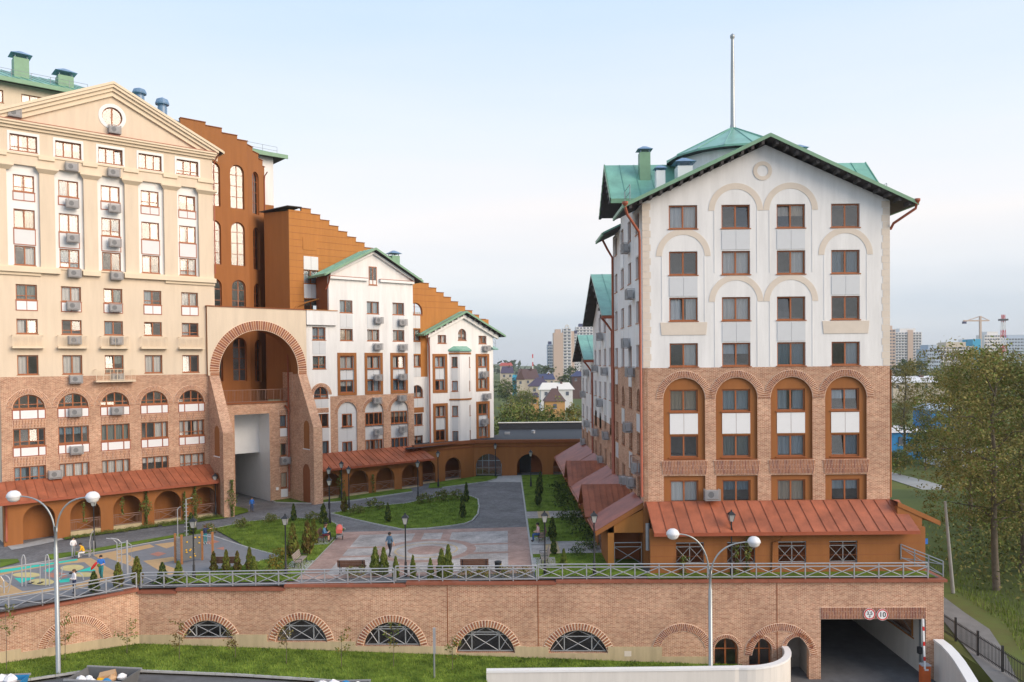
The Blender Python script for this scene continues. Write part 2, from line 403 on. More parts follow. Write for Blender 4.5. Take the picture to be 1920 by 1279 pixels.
    def ac(s, u, v, y=0.0, unit=True):
        a = s.put('air_conditioner', cached('ac', lambda: MB().box(-.40, .40, -.42, -.10, -.27, .27).box(-.42, .42, -.02, 0.02, -.3, -.2).mesh('air_conditioner', 'acbody')), u, y, v)
        def cage():
            mb = MB(); 
            for x in (-.47, .47):
                for yy in (-.52, -.05): mb.box(x - .015, x + .015, yy - .015, yy + .015, -.36, .34)
                for k in range(4): yy = -.44 + .1 * k; mb.box(x - .008, x + .008, yy - .008, yy + .008, -.34, .33)
            for zz in (-.35, .33):
                mb.box(-.48, .48, -.535, -.505, zz - .015, zz + .015)
                for x in (-.47, .47): mb.box(x - .014, x + .014, -.52, .02, zz - .014, zz + .014)
            for i in range(13): x = -.42 + .07 * i; mb.box(x - .011, x + .011, -.53, -.512, -.34, .33)
            mb.box(-.47, .47, -.5, -.06, -.375, -.36)
            return mb.mesh('cage', 'acbar')
        s.sub('cage', cached('cage', cage), a)
        s.sub('fan_grille', cached('acg', lambda: MB().prism(arc(-.1, 0, .2, 0, 360, 16)[:-1], [], -.428, -.421).mesh('fan_grille', 'acgrille')), a)
        return a
    def vring(s, cu, cv, r0, r1, a0=0, a1=180, n=40, y=0.0, name='brick_arch', two=True, ped=0.0):
        """arch of radial bricks standing proud, mortar bed behind"""
        def mk():
            mb = MB()
            o2 = arc(0, 0, r1, a0, a1, 24) + list(reversed(arc(0, 0, r0, a0, a1, 24)))
            mb.prism(o2, [], -.02, .0, 2)
            for i in range(n):
                t0 = a0 + (a1 - a0) * (i + .2) / n; t1 = a0 + (a1 - a0) * (i + .8) / n
                segs = [(r0 + .02, r1 - .02)] if not two else ([(r0 + .02, r0 + (r1 - r0) * .62), (r0 + (r1 - r0) * .66, r1 - .02)] if i % 2 else [(r0 + .02, r0 + (r1 - r0) * .32), (r0 + (r1 - r0) * .36, r1 - .02)])
                for ra, rb in segs:
                    P = [(ra * math.cos(R(t)), ra * math.sin(R(t))) for t in (t0, t1)] + [(rb * math.cos(R(t)), rb * math.sin(R(t))) for t in (t1, t0)]
                    mb.prism(P, [], -.045, -.015, rnd.choice([0, 0, 1]), back=False)
            return mb.mesh(name, ['vouss', 'voussdark', 'mortar'])
        key = ('vr', round(r0, 2), round(r1, 2), a0, a1, n, two)
        return s.put(name, cached(key, mk), cu, y, cv)
    def soldier(s, u0, v0, u1, v1, n=22, y=0.0, splay=0.0, name='soldier_lintel'):
        def mk():
            W = u1 - u0; Hh = v1 - v0; mb = MB(); mb.prism([(splay, 0), (W - splay, 0), (W, Hh), (0, Hh)], [], -.02, 0, 2)
            for i in range(n):
                cut = .62 if i % 2 else .34
                for za, zb in ((.02, cut * Hh - .012), (cut * Hh + .012, Hh - .02)):
                    def X(f, z): k = splay * (1 - z / Hh); return k + (W - 2 * k) * f
                    f0, f1 = (i + .2) / n, (i + .8) / n
                    mb.prism([(X(f0, za), za), (X(f1, za), za), (X(f1, zb), zb), (X(f0, zb), zb)], [], -.045, -.015, rnd.choice([0, 0, 1]), back=False)
            return mb.mesh(name, ['vouss', 'voussdark', 'mortar'])
        return s.put(name, cached(('so', round(u1 - u0, 2), round(v1 - v0, 2), n, splay), mk), u0, y, v0)
    def pipe(s, pts, r=.06, m='redpipe', name='drainpipe'):
        p0 = s.o; mb = MB().tube([(u, y, v) for u, y, v in pts], r, 8)
        return s.put(name, mb.mesh(name, m, True))

def seam_roof(root, a, b, c, d, n, m, thick=.06, name='roof_panel', seam=.05, fascia=None):
    """standing-seam roof over the quad a-b (eave) d-c (top): one panel object per bay"""
    a, b, c, d = map(Vector, (a, b, c, d)); nm = (b - a).cross(d - a).normalized()
    if nm.z < 0: nm = -nm
    for i in range(n):
        f0, f1 = i / n, (i + 1) / n
        p = [a.lerp(b, f0), a.lerp(b, f1), d.lerp(c, f1), d.lerp(c, f0)]
        du = (p[1] - p[0]).normalized() * .02
        mb = MB(); q = [x + nm * thick for x in p]
        mb.add(list(p) + q, [(0, 3, 2, 1), (4, 5, 6, 7), (0, 1, 5, 4), (1, 2, 6, 5), (2, 3, 7, 6), (3, 0, 4, 7)])
        s_ = [q[0] - du * .0, q[0] + du, q[3] + du, q[3]]
        t_ = [x + nm * seam for x in s_]
        mb.add(s_ + t_, [(4, 5, 6, 7), (0, 1, 5, 4), (1, 2, 6, 5), (2, 3, 7, 6), (3, 0, 4, 7)])
        mb.obj(name, m, root)

# ================================================================== the large setting
WALLA = Vector((-22.9, 49.40, 0)); WALLB = Vector((26.35, 48.12, 0))
def sheet(name, pts, m, z=None, lift=0.0, step=True, kind=True):
    """flat polygon sheet; pts are (X, Y) or points; z None follows the courtyard's fall"""
    P = [(p[0], p[1]) for p in pts]
    bm = bmesh.new()
    tri = tessellate_polygon([[Vector((p[0], p[1], 0)) for p in P]])
    vs = [bm.verts.new((p[0], p[1], 0)) for p in P]
    for t_ in tri:
        try: bm.faces.new([vs[i] for i in t_])
        except ValueError: pass
    if z is None:
        bmesh.ops.bisect_plane(bm, geom=bm.verts[:] + bm.edges[:] + bm.faces[:], plane_co=(4, 0, 0), plane_no=(1, 0, 0))
    for v in bm.verts: v.co.z = (gz(v.co.x) if z is None else (z(v.co.x, v.co.y) if callable(z) else z)) + lift
    bm.normal_update()
    for f in bm.faces:
        if f.normal.z < 0: f.normal_flip()
    me = bpy.data.meshes.new(name); bm.to_mesh(me); bm.free(); me.materials.append(MATS[m]); boxuv(me)
    o = link(name, me)
    return struct(o) if kind else o
def kerb(name, pts, wd=.14, h=.10, lift=0.0, zf=None, closed=False, m='kerb'):
    """kerb stones along a line"""
    P = [Vector((p[0], p[1], 0)) for p in pts]
    if closed: P = P + [P[0]]
    mb = MB()
    for a, b in zip(P, P[1:]):
        d = b - a; L_ = d.length
        if L_ < .05: continue
        d.normalize(); nn = Vector((-d.y, d.x, 0)) * wd / 2; k = max(1, int(L_ / 1.0))
        for i in range(k):
            p, q = a + d * (L_ * i / k + .008), a + d * (L_ * (i + 1) / k - .008)
            vs = []
            for r in (p - nn, q - nn, q + nn, p + nn):
                zz = zf(r.x, r.y) if zf else gz(r.x); vs.append((r.x, r.y, zz - .05)); 
            vs += [(x, y, zz_ + .05 + h + lift) for x, y, zz_ in vs]
            mb.add(vs, [(4, 5, 6, 7), (0, 1, 5, 4), (1, 2, 6, 5), (2, 3, 7, 6), (3, 0, 4, 7)])
    o = mb.obj(name, m); return struct(o)
# terrain: one sheet to the horizon, lower under the courtyard and its garage
xs = [-6000, -2500, -1000, -400, -150, -75, -70, -40, -10, 10, 26.9, 27.2, 30, 34, 38, 45, 60, 90, 150, 400, 1000, 2500, 6000]
ys = [-3000, -600, -150, -40, 10, 20, 24, 38, 47, 60, 80, 95, 110, 116, 118, 130, 160, 220, 350, 600, 1200, 2500, 7000]
def tz(x, y):
    if -72 < x < 27 and 22 < y < 117: return -7.2
    if y <= 22 : return -6.0
    h = -4.5
    if x > 36 and 30 < y < 110: h += min(1.2, (x - 36) * .12)
    if x < 20 and y > 300: h += min(18, (y - 300) * .0045)
    return h
mb = MB(); nx = len(xs)
mb.add([(x, y, tz(x, y)) for y in ys for x in xs], [(j * nx + i, j * nx + i + 1, (j + 1) * nx + i + 1, (j + 1) * nx + i) for j in range(len(ys) - 1) for i in range(nx - 1)])
struct(mb.obj('terrain', 'grassfar'))

# courtyard: cobbled drive as base, then raised lawns, plaza, playground
edge = [WALLA.to_2d() + Vector((0, .1)), Vector((-40, 38.5)), Vector((-62, 60)), Vector((-20, 104)), Vector((12, 104)), Vector((12, 52)), Vector((26.2, 52)), Vector((26.2, 48.3))]
sheet('courtyard_road', edge, 'cobble')
PL = dict(x0=-13.3, x1=1.62, y0=50.4, y1=64.7)
def P(*px): return [yard(x, y) for x, y in px]
lawnA = P((621, 964), (660, 974), (705, 984), (754, 994), (800, 992), (847, 987), (872, 983), (885, 978), (896, 965), (898, 950), (896, 937), (882, 931), (835, 929), (760, 945), (700, 950), (660, 955))
lawnB = P((400, 992), (417, 989), (462, 980), (508, 975), (560, 973), (600, 974), (621, 979), (647, 993)) + [Vector((PL['x0'] - .05, 50.0, 0)), Vector((-22.5, 50.2, 0))] + P((312, 1086), (452, 1062), (525, 1044), (462, 1027))
for nm, lw in (('island_lawn', lawnA), ('west_lawn', lawnB)):
    sheet(nm, lw, 'grass', lift=.07); 
kerb('island_kerb', lawnA, closed=True); kerb('west_kerb', lawnB[:8])
play = P((0, 1068), (87, 1054), (175, 1038), (331, 1010), (374, 1004), (392, 1004), (462, 1027), (525, 1044), (452, 1062), (312, 1086), (262, 1098))
wl = [(-23.2, 49.8), (-29.6, 46.2), (-41, 41)]
playpoly = [(p.x, p.y) for p in play] + wl + [(-45, 45), (-36.5, 55.5)]
sheet('playground', playpoly, 'rubgrey', lift=.05)
kerb('playground_kerb', play[:9], h=.08)
sheet('verge_lawn', P((87, 1041), (150, 1034), (330, 1003), (396, 989), (400, 995), (374, 1002), (331, 1008), (175, 1036), (97, 1051)), 'grass', lift=.05)
sheet('verge_lawn', P((0, 1050), (33, 1049), (37, 1055), (0, 1065)) , 'grass', lift=.05)
sheet('entrance_paving', P((12, 1023), (45, 1020), (106, 1006), (120, 1012), (75, 1022), (22, 1032)), 'kerb', lift=.03)
sheet('planting_strip', P((115, 1004), (122, 1013), (297, 988), (290, 979)), 'grass', lift=.06)
sheet('planting_strip', P((293, 979), (306, 988), (420, 973), (466, 961), (464, 955), (441, 950), (420, 962)), 'grass', lift=.06)
strip = P((508, 939), (517, 943), (587, 945), (650, 941), (719, 931), (773, 923), (771, 917), (700, 921), (606, 932), (545, 932))
sheet('gate_lawn', strip, 'grass', lift=.06); kerb('gate_kerb', strip[:6])
corner = P((806, 907), (898, 893), (934, 893), (930, 899), (913, 904), (829, 915), (803, 916))
sheet('corner_lawn', corner, 'grass', lift=.06); kerb('corner_kerb', corner[3:6])
for y0, y1 in ((71.2, 94.6), (59.0, 68.0), (49.2, 55.2)):
    x1 = 8.2 if y0 > 50 else 8.6
    sheet('east_lawn', [(1.75, y0), (x1, y0), (x1, y1), (1.75, y1)], 'grass', lift=.07)
for y0, y1 in ((68.0, 71.2), (55.2, 59.0)):
    sheet('porch_path', [(1.75, y0), (8.4, y0), (8.4, y1), (1.75, y1)], 'pavewhite', lift=.05)
    sheet('tactile_strip', [(2.7, y0), (3.7, y0), (3.7, y1), (2.7, y1)], 'pavetan', lift=.054)
kerb('east_kerb', [(1.67, 50.5), (1.67, 93.5)])
sheet('paved_apron', P((898, 904), (913, 904), (934, 893), (985, 891), (988, 905)), 'kerb', lift=.03)
sheet('foot_strip', [(8.6, 48.6), (26.0, 48.3), (26.0, 49.8), (8.6, 49.8)], 'grass', lift=.03)
# plaza with its rings and bands
pz = sheet('plaza', [(PL['x0'], PL['y0']), (PL['x1'], PL['y0']), (PL['x1'], PL['y1']), (PL['x0'], PL['y1'])], 'pavewhite', lift=.02)
def band(name, pts, m, lift):
    o = sheet(name, pts, m, lift=lift, kind=False); o.parent = pz; return o
CX, CY = -5.85, 57.5
for a in ([(-13.3, 50.4), (-11.7, 50.4), (-11.7, 64.7), (-13.3, 64.7)], [(.05, 50.4), (1.62, 50.4), (1.62, 64.7), (.05, 64.7)], [(-11.7, 63.4), (.05, 63.4), (.05, 64.7), (-11.7, 64.7)], [(-11.7, 50.4), (.05, 50.4), (.05, 51.3), (-11.7, 51.3)],
          [(-11.7, 58.65), (-8.9, 58.65), (-8.9, 59.15), (-11.7, 59.15)], [(-11.7, 55.9), (-8.9, 55.9), (-8.9, 56.4), (-11.7, 56.4)], [(-2.8, 58.65), (.05, 58.65), (.05, 59.15), (-2.8, 59.15)], [(-2.8, 55.9), (.05, 55.9), (.05, 56.4), (-2.8, 56.4)],
          [(-7.3, 60.6), (-6.6, 60.9), (-6.6, 63.4), (-7.3, 63.4)], [(-5.1, 60.9), (-4.4, 60.6), (-4.4, 63.4), (-5.1, 63.4)], [(-7.3, 51.3), (-6.6, 51.3), (-6.6, 54.1), (-7.3, 54.4)], [(-5.1, 51.3), (-4.4, 51.3), (-4.4, 54.4), (-5.1, 54.1)]):
    band('paving_band', a, 'pavered', .024)
def ring(r0, r1, a0=0, a1=360, n=40):
    o = [(CX + r1 * math.cos(R(a0 + (a1 - a0) * i / n)), CY + r1 * math.sin(R(a0 + (a1 - a0) * i / n))) for i in range(n + 1)]
    i_ = [(CX + r0 * math.cos(R(a0 + (a1 - a0) * i / n)), CY + r0 * math.sin(R(a0 + (a1 - a0) * i / n))) for i in range(n + 1)]
    return o + i_[::-1]
for q in range(4): band('paving_ring', ring(2.95, 3.6, q * 90, q * 90 + 90, 14), 'pavered', .028)
for q in range(4): band('paving_ring', ring(2.15, 2.3, q * 90, q * 90 + 90, 14), 'pavetan', .028)
band('paving_disc', [(CX + 1.35 * math.cos(R(t)), CY + 1.35 * math.sin(R(t))) for t in range(0, 360, 10)], 'pavered', .028)
kerb('plaza_kerb', [(PL['x0'] - .1, 50.4), (PL['x0'] - .1, 64.7)], h=.05)
# playground colour fields
def field(px, m, k=1):
    o = sheet('colour_field', P(*px), m, lift=.05 + .004 * k, kind=False); o.parent = bpy.data.objects['playground']; return o
def zq(*pts): return [(x / 6.396, 960 + y / 6.396) for x, y in pts]
field(zq((0, 690), (930, 570), (1090, 560), (1450, 760), (1180, 860), (930, 930), (200, 1010), (0, 1040)), 'rubtan')
field(zq((0, 770), (150, 740), (600, 650), (1010, 610), (1150, 720), (1120, 800), (900, 880), (620, 930), (270, 960), (90, 860)), 'rubgrey', 2)
field(zq((0, 706), (930, 572), (930, 590), (700, 628), (0, 742)), 'rubteal', 3)
def ell(cx, cy, rx, ry, sk=0, n=22): return [(cx + rx * math.cos(i * 2 * math.pi / n) + sk * ry * math.sin(i * 2 * math.pi / n), cy - ry * math.sin(i * 2 * math.pi / n)) for i in range(n)]
for e_, m_ in ((ell(320, 765, 170, 30), 'rubyellow'), (ell(865, 680, 140, 38, .6), 'rubyellow'), (ell(500, 850, 150, 40), 'rubyellow'), (ell(1010, 762, 130, 28), 'rubyellow'), (ell(690, 770, 120, 32), 'rubred'), (ell(690, 770, 45, 12), 'rubgrey')):
    field(zq(*e_), m_, 3 if m_ != 'rubgrey' else 4)
for tr_ in (((170, 805), (430, 800), (250, 865)), ((580, 685), (665, 676), (600, 735), (520, 720)), ((915, 730), (1085, 670), (1150, 715)), ((700, 830), (850, 800), (830, 850), (720, 860))): field(zq(*tr_), 'rubteal', 4)
field(zq((1250, 545), (1540, 520), (1663, 600), (1663, 690)), 'rubtan')
def z4p(*pts): return [(x / 3.205, 880 + y / 3.205) for x, y in pts]
field(z4p((560, 520), (900, 455), (930, 470), (600, 545)), 'rubtan', 2)
field(z4p((860, 555), (1040, 530), (1060, 550), (960, 570), (1130, 625), (1000, 640)), 'rubtan', 1)
field(z4p((930, 455), (1050, 440), (1060, 460), (1000, 480)), 'rubtan', 1)
field(z4p((900, 515), (950, 500), (1000, 510), (950, 528)), 'rubred', 2); field(z4p((1230, 440), (1290, 430), (1320, 440), (1260, 455)), 'rubred', 2); field(z4p((1300, 480), (1346, 470), (1346, 490)), 'rubred', 2)

# strip of lawn, road and drive in front of the wall
def fz(x, y=0): return -3.95 - max(-12, x + 23) * .037
def fzr(x, y=0): return fz(x) - .18
fl = [(WALLA.x, WALLA.y + .2), (-29.2, 45.6), (-44, 38)]
lip = []
for x, y in ((-60, 1292), (57, 1274), (150, 1260), (265, 1258), (440, 1265), (585, 1274), (700, 1283), (912, 1300)):
    p = at(x, y, -4.3)
    for _ in range(5): p = at(x, y, fz(p.x))
    lip.append((p.x, p.y))
front = [(-44, 38), (-29.3, 45.7), (-22.9, 49.5), (9.3, 48.7), (14.2, 48.5), (14.4, 45.1), (-1.2, 45.1)] + lip[::-1]
sheet('front_lawn', front, 'grass', z=lambda x, y: fz(x) + .05)
kerb('road_kerb', lip, h=.06, zf=lambda x, y: fz(x))
sheet('reflection_ground', [(-200, -260), (200, -260), (200, 20), (-200, 20)], 'asphaltpath', z=-5.9)  # unseen asphalt sheet behind the camera, added to grey the window reflections
sheet('front_road', [(-60, 20), (14.5, 20), (14.5, 45)] + [(-1.2, 45.0)] + [(x, y + .05) for x, y in lip[::-1]] + [(-60, 36)], 'asphalt', z=lambda x, y: fzr(x))
sheet('garage_drive', [(-1.3, 20), (30, 20), (30, 46), (26.2, 64), (13, 64), (13, 45.3), (-1.3, 45.3)], 'asphalt', z=-6.15)
# right-hand verge, footpath, far street
pathL = [at(x, y, -4.4) for x, y in ((1757, 1118), (1757, 1150), (1790, 1190), (1830, 1240), (1880, 1300))]
pathR = [at(x, y, -4.4) for x, y in ((1930, 1320), (1905, 1270), (1885, 1225), (1855, 1180), (1810, 1150), (1770, 1120))]
sheet('footpath', [(p.x, p.y) for p in pathL + pathR], 'asphaltpath', z=-4.38)
sheet('verge_grass', [(27.1, 20), (27.1, 120), (70, 120), (70, 20)], 'drygrass', z=-4.44)
st = [at(x, y, -4.4) for x, y in ((1600, 885), (1672, 900), (1740, 922), (1850, 962), (1960, 1000), (1960, 970), (1850, 935), (1740, 903), (1672, 886), (1600, 868))]
sheet('far_street', [(p.x, p.y) for p in st], 'concretegrey', z=-4.36)

# ================================================================== buildings
LO = Vector((-39.787, 65.081, 0)); LRZ = R(90 - 49.6)
def LP(u, wd, z=0):                          # point of the left row's frame: u along it, wd outward
    a = R(49.6); return Vector((LO.x + math.sin(a) * u + math.cos(a) * wd, LO.y + math.cos(a) * u - math.sin(a) * wd, z))
def gable(root, u0, u1, y0, y1, ve, va, n=10, m='greenroof', trim='greentrim', uc=None, brackets=0, thick=.08, sides=(0, 1), verge=True):
    uc = (u0 + u1) / 2 if uc is None else uc
    for a, b, k in (((u0, ve), (uc, va), 0), ((u1, ve), (uc, va), 1)):
        if k not in sides: continue
        A_, B_, C_, D_ = (a[0], y0, a[1]), (a[0], y1, a[1]), (b[0], y1, b[1]), (b[0], y0, b[1])
        seam_roof(root, A_, B_, C_, D_, n, m, thick)
        s = MB(); d = .10
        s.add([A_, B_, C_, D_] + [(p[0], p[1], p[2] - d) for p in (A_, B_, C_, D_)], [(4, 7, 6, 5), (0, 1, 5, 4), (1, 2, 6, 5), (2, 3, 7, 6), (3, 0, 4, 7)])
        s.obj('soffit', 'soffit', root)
        # verge board on the front edge and an eave board
        v = MB(); v.add([(a[0], y0 - .05, a[1] - .11), (b[0], y0 - .05, b[1] - .11), (b[0], y0 - .05, b[1] + .12), (a[0], y0 - .05, a[1] + .12), (a[0], y0 + .0, a[1] - .11), (b[0], y0 + .0, b[1] - .11), (b[0], y0 + .0, b[1] + .12), (a[0], y0 + .0, a[1] + .12)],
                        [(0, 1, 2, 3), (4, 7, 6, 5), (3, 2, 6, 7), (0, 4, 5, 1)]); (v.obj('verge_board', trim, root) if verge else None)
        g_ = MB(); sgn = -1 if k == 0 else 1; x0, x1 = sorted((a[0], a[0] + sgn * .12)); g_.box(x0, x1, y0, y1, ve - .14, ve + .08).obj('gutter', trim, root)
        if brackets:
            bm_ = cached('bracket', lambda: MB().box(-.09, .09, 0, .75, -.24, 0).mesh('bracket', 'soffit'))
            for i in range(brackets):
                f = (i + .6) / (brackets + .3); link('bracket', bm_, root, (a[0] + (b[0] - a[0]) * f, y0 + .08, a[1] + (b[1] - a[1]) * f - .10))
def lean(root, u0, u1, y0, y1, v0, v1, n, m='redroof', e0=0.0, e1=0.0, gut=True):
    """lean-to roof: top edge at depth y1 height v1, eave at depth y0 height v0"""
    seam_roof(root, (u0 - e0, y0, v0), (u1 + e1, y0, v0), (u1, y1, v1), (u0, y1, v1), n, m, .05)
    if gut: MB().box(u0 - e0, u1 + e1, y0 - .10, y0 + .03, v0 - .16, v0 + .05).obj('gutter', 'redpipe', root)
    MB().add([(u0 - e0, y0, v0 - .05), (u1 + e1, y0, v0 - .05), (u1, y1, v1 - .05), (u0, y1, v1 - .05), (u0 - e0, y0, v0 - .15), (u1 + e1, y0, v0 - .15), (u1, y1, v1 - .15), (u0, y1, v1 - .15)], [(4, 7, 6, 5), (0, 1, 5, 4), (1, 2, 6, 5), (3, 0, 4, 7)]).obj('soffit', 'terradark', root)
def xrail(root, u0, u1, y, v0, h=.95, n=1, m='railbrown', put=None, bal=True):
    """one railing panel with crossed braces, part of a building"""
    mb = MB(); W = u1 - u0
    mb.box(0, W, -.025, .025, h - .05, h).box(0, W, -.02, .02, h * .80 - .02, h * .80 + .02).box(0, W, -.02, .02, .06, .10)
    for i in range(n + 1): x = W * i / n; mb.box(x - .02, x + .02, -.022, .022, 0, h)
    for i in range(n):
        a, b = W * i / n, W * (i + 1) / n
        if bal: 
            c0, c1 = a + (b - a) * .22, b - (b - a) * .22
            for k in range(4):
                for xx in (a + (c0 - a) * (k + .5) / 4, c1 + (b - c1) * (k + .5) / 4): mb.box(xx - .01, xx + .01, -.01, .01, .1, h * .8)
        else: c0, c1 = a, b
        for p, q in (((c0, .1), (c1, h * .78)), ((c0, h * .78), (c1, .1))): mb.bar((p[0], 0, p[1]), (q[0], 0, q[1]), .03)
    return mb.mesh('railing', m)
def balrail(W, h=1.0, dp=.45, m='creamtrim', step=.11):
    mb = MB()
    for z in (.06, h - .03): mb.box(0, W, -dp - .02, -dp + .02, z - .02, z + .02); mb.box(-.02, .02, -dp, 0, z - .02, z + .02); mb.box(W - .02, W + .02, -dp, 0, z - .02, z + .02)
    k = int(W / step)
    for i in range(k + 1): x = W * i / k; r = .02 if i % 5 == 0 else .008; mb.box(x - r, x + r, -dp - r, -dp + r, .06, h)
    mb.box(-.05, W + .05, -dp - .08, 0, -.1, 0.0)
    return mb.mesh('balcony_railing', m)
def arcade(root, y, v0, v1, u0, u1, cs, r, sp, base, m='terra', yb=-.001, rail=True, noRail=(), th=.45, mrail='railbrown', depth=None):
    """terracotta arcade wall with round arches standing at depth y"""
    outer = [(u0, v0)]
    for c in cs: outer += [(c - r, v0), (c - r, sp)] + arc(c, sp, r, 180, 0, 12)[1:-1] + [(c + r, sp), (c + r, v0)]
    outer += [(u1, v0), (u1, v1), (u0, v1)]
    F_ = Facade(root); F_.put('arcade_wall', MB().prism(outer, [], y, y + th).mesh('arcade_wall', m))
    if rail:
        for i, c in enumerate(cs):
            if i in noRail: continue
            me = cached(('xr', round(2 * r, 2), mrail), lambda: xrail(None, 0, 2 * r - .02, 0, 0, .95, 1, mrail)); F_.put('arch_railing', me, c - r + .01, y + .12, base + .05)
            F_.put('plinth', cached(('pl', round(2 * r, 2)), lambda: MB().box(0, 2 * r, 0, th - .05, -.3, .05).mesh('plinth', 'concrete')), c - r, y + .03, base)
def chimney(root, x, y, z0, z1, wd=1.0, m='greentrim', cap='bluecap', neck=None):
    c = MB().box(-wd / 2, wd / 2, -wd / 2, wd / 2, 0, z1 - z0).obj('chimney', m, root, (x, y, z0))
    k = MB(); k.add([(-wd * .72, -wd * .72, 0), (wd * .72, -wd * .72, 0), (wd * .72, wd * .72, 0), (-wd * .72, wd * .72, 0), (-.12, -.12, wd * .36), (.12, -.12, wd * .36), (.12, .12, wd * .36), (-.12, .12, wd * .36)], [(0, 3, 2, 1), (4, 5, 6, 7), (0, 1, 5, 4), (1, 2, 6, 5), (2, 3, 7, 6), (3, 0, 4, 7)])
    for a in (-1, 1):
        for b in (-1, 1): k.box(a * wd * .4 - .03, a * wd * .4 + .03, b * wd * .4 - .03, b * wd * .4 + .03, -wd * .25, .01)
    k.obj('cap', cap, c, (0, 0, z1 - z0 + wd * .25))
def roundvent(root, x, y, z0, h=1.6, r=.55):
    c = MB().box(-r * 1.1, r * 1.1, -r * 1.1, r * 1.1, 0, h * .5).obj('vent_base', 'panelwhite', root, (x, y, z0))
    MB().lathe([(0, 0), (r, 0), (r, h * .45), (r * .9, h * .5), (r * .9, h * .55), (r * 1.45, h * .55), (r * 1.5, h * .6), (r * 1.2, h * .75), (0, h * .85)], 14).obj('vent_cap', 'bluecap', c, (0, 0, h * .5), smooth=False)
def roofrail(root, pts, h=.7, m='rail', name='roof_railing'):
    mb = MB()
    for a, b in zip(pts, pts[1:]):
        a, b = Vector(a), Vector(b); n = max(1, int((b - a).length / 1.6))
        for i in range(n + 1): p = a.lerp(b, i / n); mb.bar(p, p + Vector((0, 0, h)), .035)
        for k in (.5, 1): mb.bar(a + Vector((0, 0, h * k)), b + Vector((0, 0, h * k)), .03)
    mb.obj(name, m, root)
def shell(root, u0, u1, y0, y1, v0, v1, m, inset=1.5, back=True, left=True, right=True, roof=None):
    """side and rear walls, and the dark rooms behind the windows"""
    if left: MB().box(u0, u0 + .25, y0, y1, v0, v1).obj('side_wall', m, root)
    if right: MB().box(u1 - .25, u1, y0, y1, v0, v1).obj('side_wall', m, root)
    if back: MB().box(u0 + .25, u1 - .25, y1 - .25, y1, v0, v1).obj('rear_wall', m, root)
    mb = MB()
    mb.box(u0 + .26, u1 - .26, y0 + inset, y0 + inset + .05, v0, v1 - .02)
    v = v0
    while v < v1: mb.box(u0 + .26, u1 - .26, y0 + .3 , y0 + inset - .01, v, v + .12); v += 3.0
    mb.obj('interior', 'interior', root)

# ---- cream building with the pediment -------------------------------------------------
C = thing('apartment_building', 'cream apartment building with a triangular pediment, pilasters and brick lower floors at left', 'building', LO, LRZ)
F = Facade(C); cc = [.83 + 3.285 * i for i in range(5)]
BIG = {0: 2, 1: 5}
UE0, UE1 = -1.15, 16.28
niches = []
pil = [(-1.15, -.42), (1.92, 3.02), (5.22, 6.30), (8.50, 9.62), (11.82, 12.98), (14.92, 16.28)]
for i, c in enumerate(cc):
    F.window(c - .98, 30.96, c + .98, 32.28, cols=3, transom=.25 if i in (0, 4) else 0, y=0.0, inset=.2)
    F.flat('window_surround', rect(c - 1.15, 30.85, c + 1.15, 32.5), 'trimwhite', -.03, .02, [rect(c - .98, 30.96, c + .98, 32.28)])
    n0, n1 = pil[i][1], pil[i + 1][0]; niches.append(rect(n0, 21.62, n1, 29.85))
    for k, (b, t_) in enumerate(((27.72, 29.08), (24.72, 26.28), (21.72, 23.30))):
        F.window(c - .76, b, c + .76, t_, cols=2, transom=.28 if (i + k) % 3 == 0 else 0, y=.28, inset=.12, sill=True)
        if k < 2: F.spandrel(c - .76, b - .72 if k == 0 else b - 1.32, c + .76, b - .08, 2 if k == 0 else 1, y=.28, fr='redpipe')
    for k, (b, t_) in enumerate(((18.85, 20.12), (16.08, 17.30), (12.72, 14.33))):
        F.window(c - .76, b, c + .76, t_, cols=2, transom=.28 if (i * 2 + k) % 3 == 0 else 0)
        if k == 0: F.spandrel(c - .74, b - .84, c + .74, b - .08, 2, m='panelwhite', fr='redpipe')
        if k == 1: F.put('balcony_railing', cached('bal1', lambda: balrail(2.2)), c - 1.1, 0, 14.98)
    F.window(c - 1.16, 9.92, c + 1.16, 11.10, cols=[.22, .5, .78], arch=True, transom=.30)
    F.spandrel(c - 1.16, 9.1, c - .66, 9.82, 1, m='panelwhite', fr='redpipe'); F.spandrel(c - .62, 9.1, c + .62, 9.82, 1, m='panelwhite', fr='redpipe'); F.spandrel(c + .66, 9.1, c + 1.16, 9.82, 1, m='panelwhite', fr='redpipe')
    F.vring(c, 9.94, 1.19, 1.63, 0, 180, 44, name='brick_arch')
    F.soldier(c - 1.16, 8.36, c + 1.16, 9.05, 22)
    F.window(c - 1.16, 6.86, c + 1.16, 8.31, cols=[.22, .5, .78] if i != 3 else [.2, .5, .8], transom=.26 if i in (0, 4) else 0)
    F.spandrel(c - 1.16, 6.05, c - .66, 6.76, 1, m='panelwhite', fr='redpipe'); F.spandrel(c - .62, 6.05, c + .62, 6.76, 1, m='panelwhite', fr='redpipe'); F.spandrel(c + .66, 6.05, c + 1.16, 6.76, 1, m='panelwhite', fr='redpipe')
    F.soldier(c - 1.16, 5.26, c + 1.16, 5.98, 22)
    F.window(c - 1.16, 4.0, c + 1.16, 5.20, cols=[.22, .5, .78], transom=.26 if i in (0, 4) else 0)
F.put('balcony_railing', balrail(3.1, 1.0, .7, 'creamtrim'), cc[2] - 1.6, 0, 12.1)
bmk = lambda r_: arc(7.6, 35.05, r_, 0, 360, 28)[:-1]
F.holes.append((bmk(.82), 0.0))
F.flat('round_window', bmk(.82), 'woodframe', .14, .2, [[p for p in arc(7.6, 35.05, .74, 95, 265, 14)], [p for p in arc(7.6, 35.05, .74, -85, 85, 14)]])
F.flat('round_pane', bmk(.80), 'glass', .17, None)
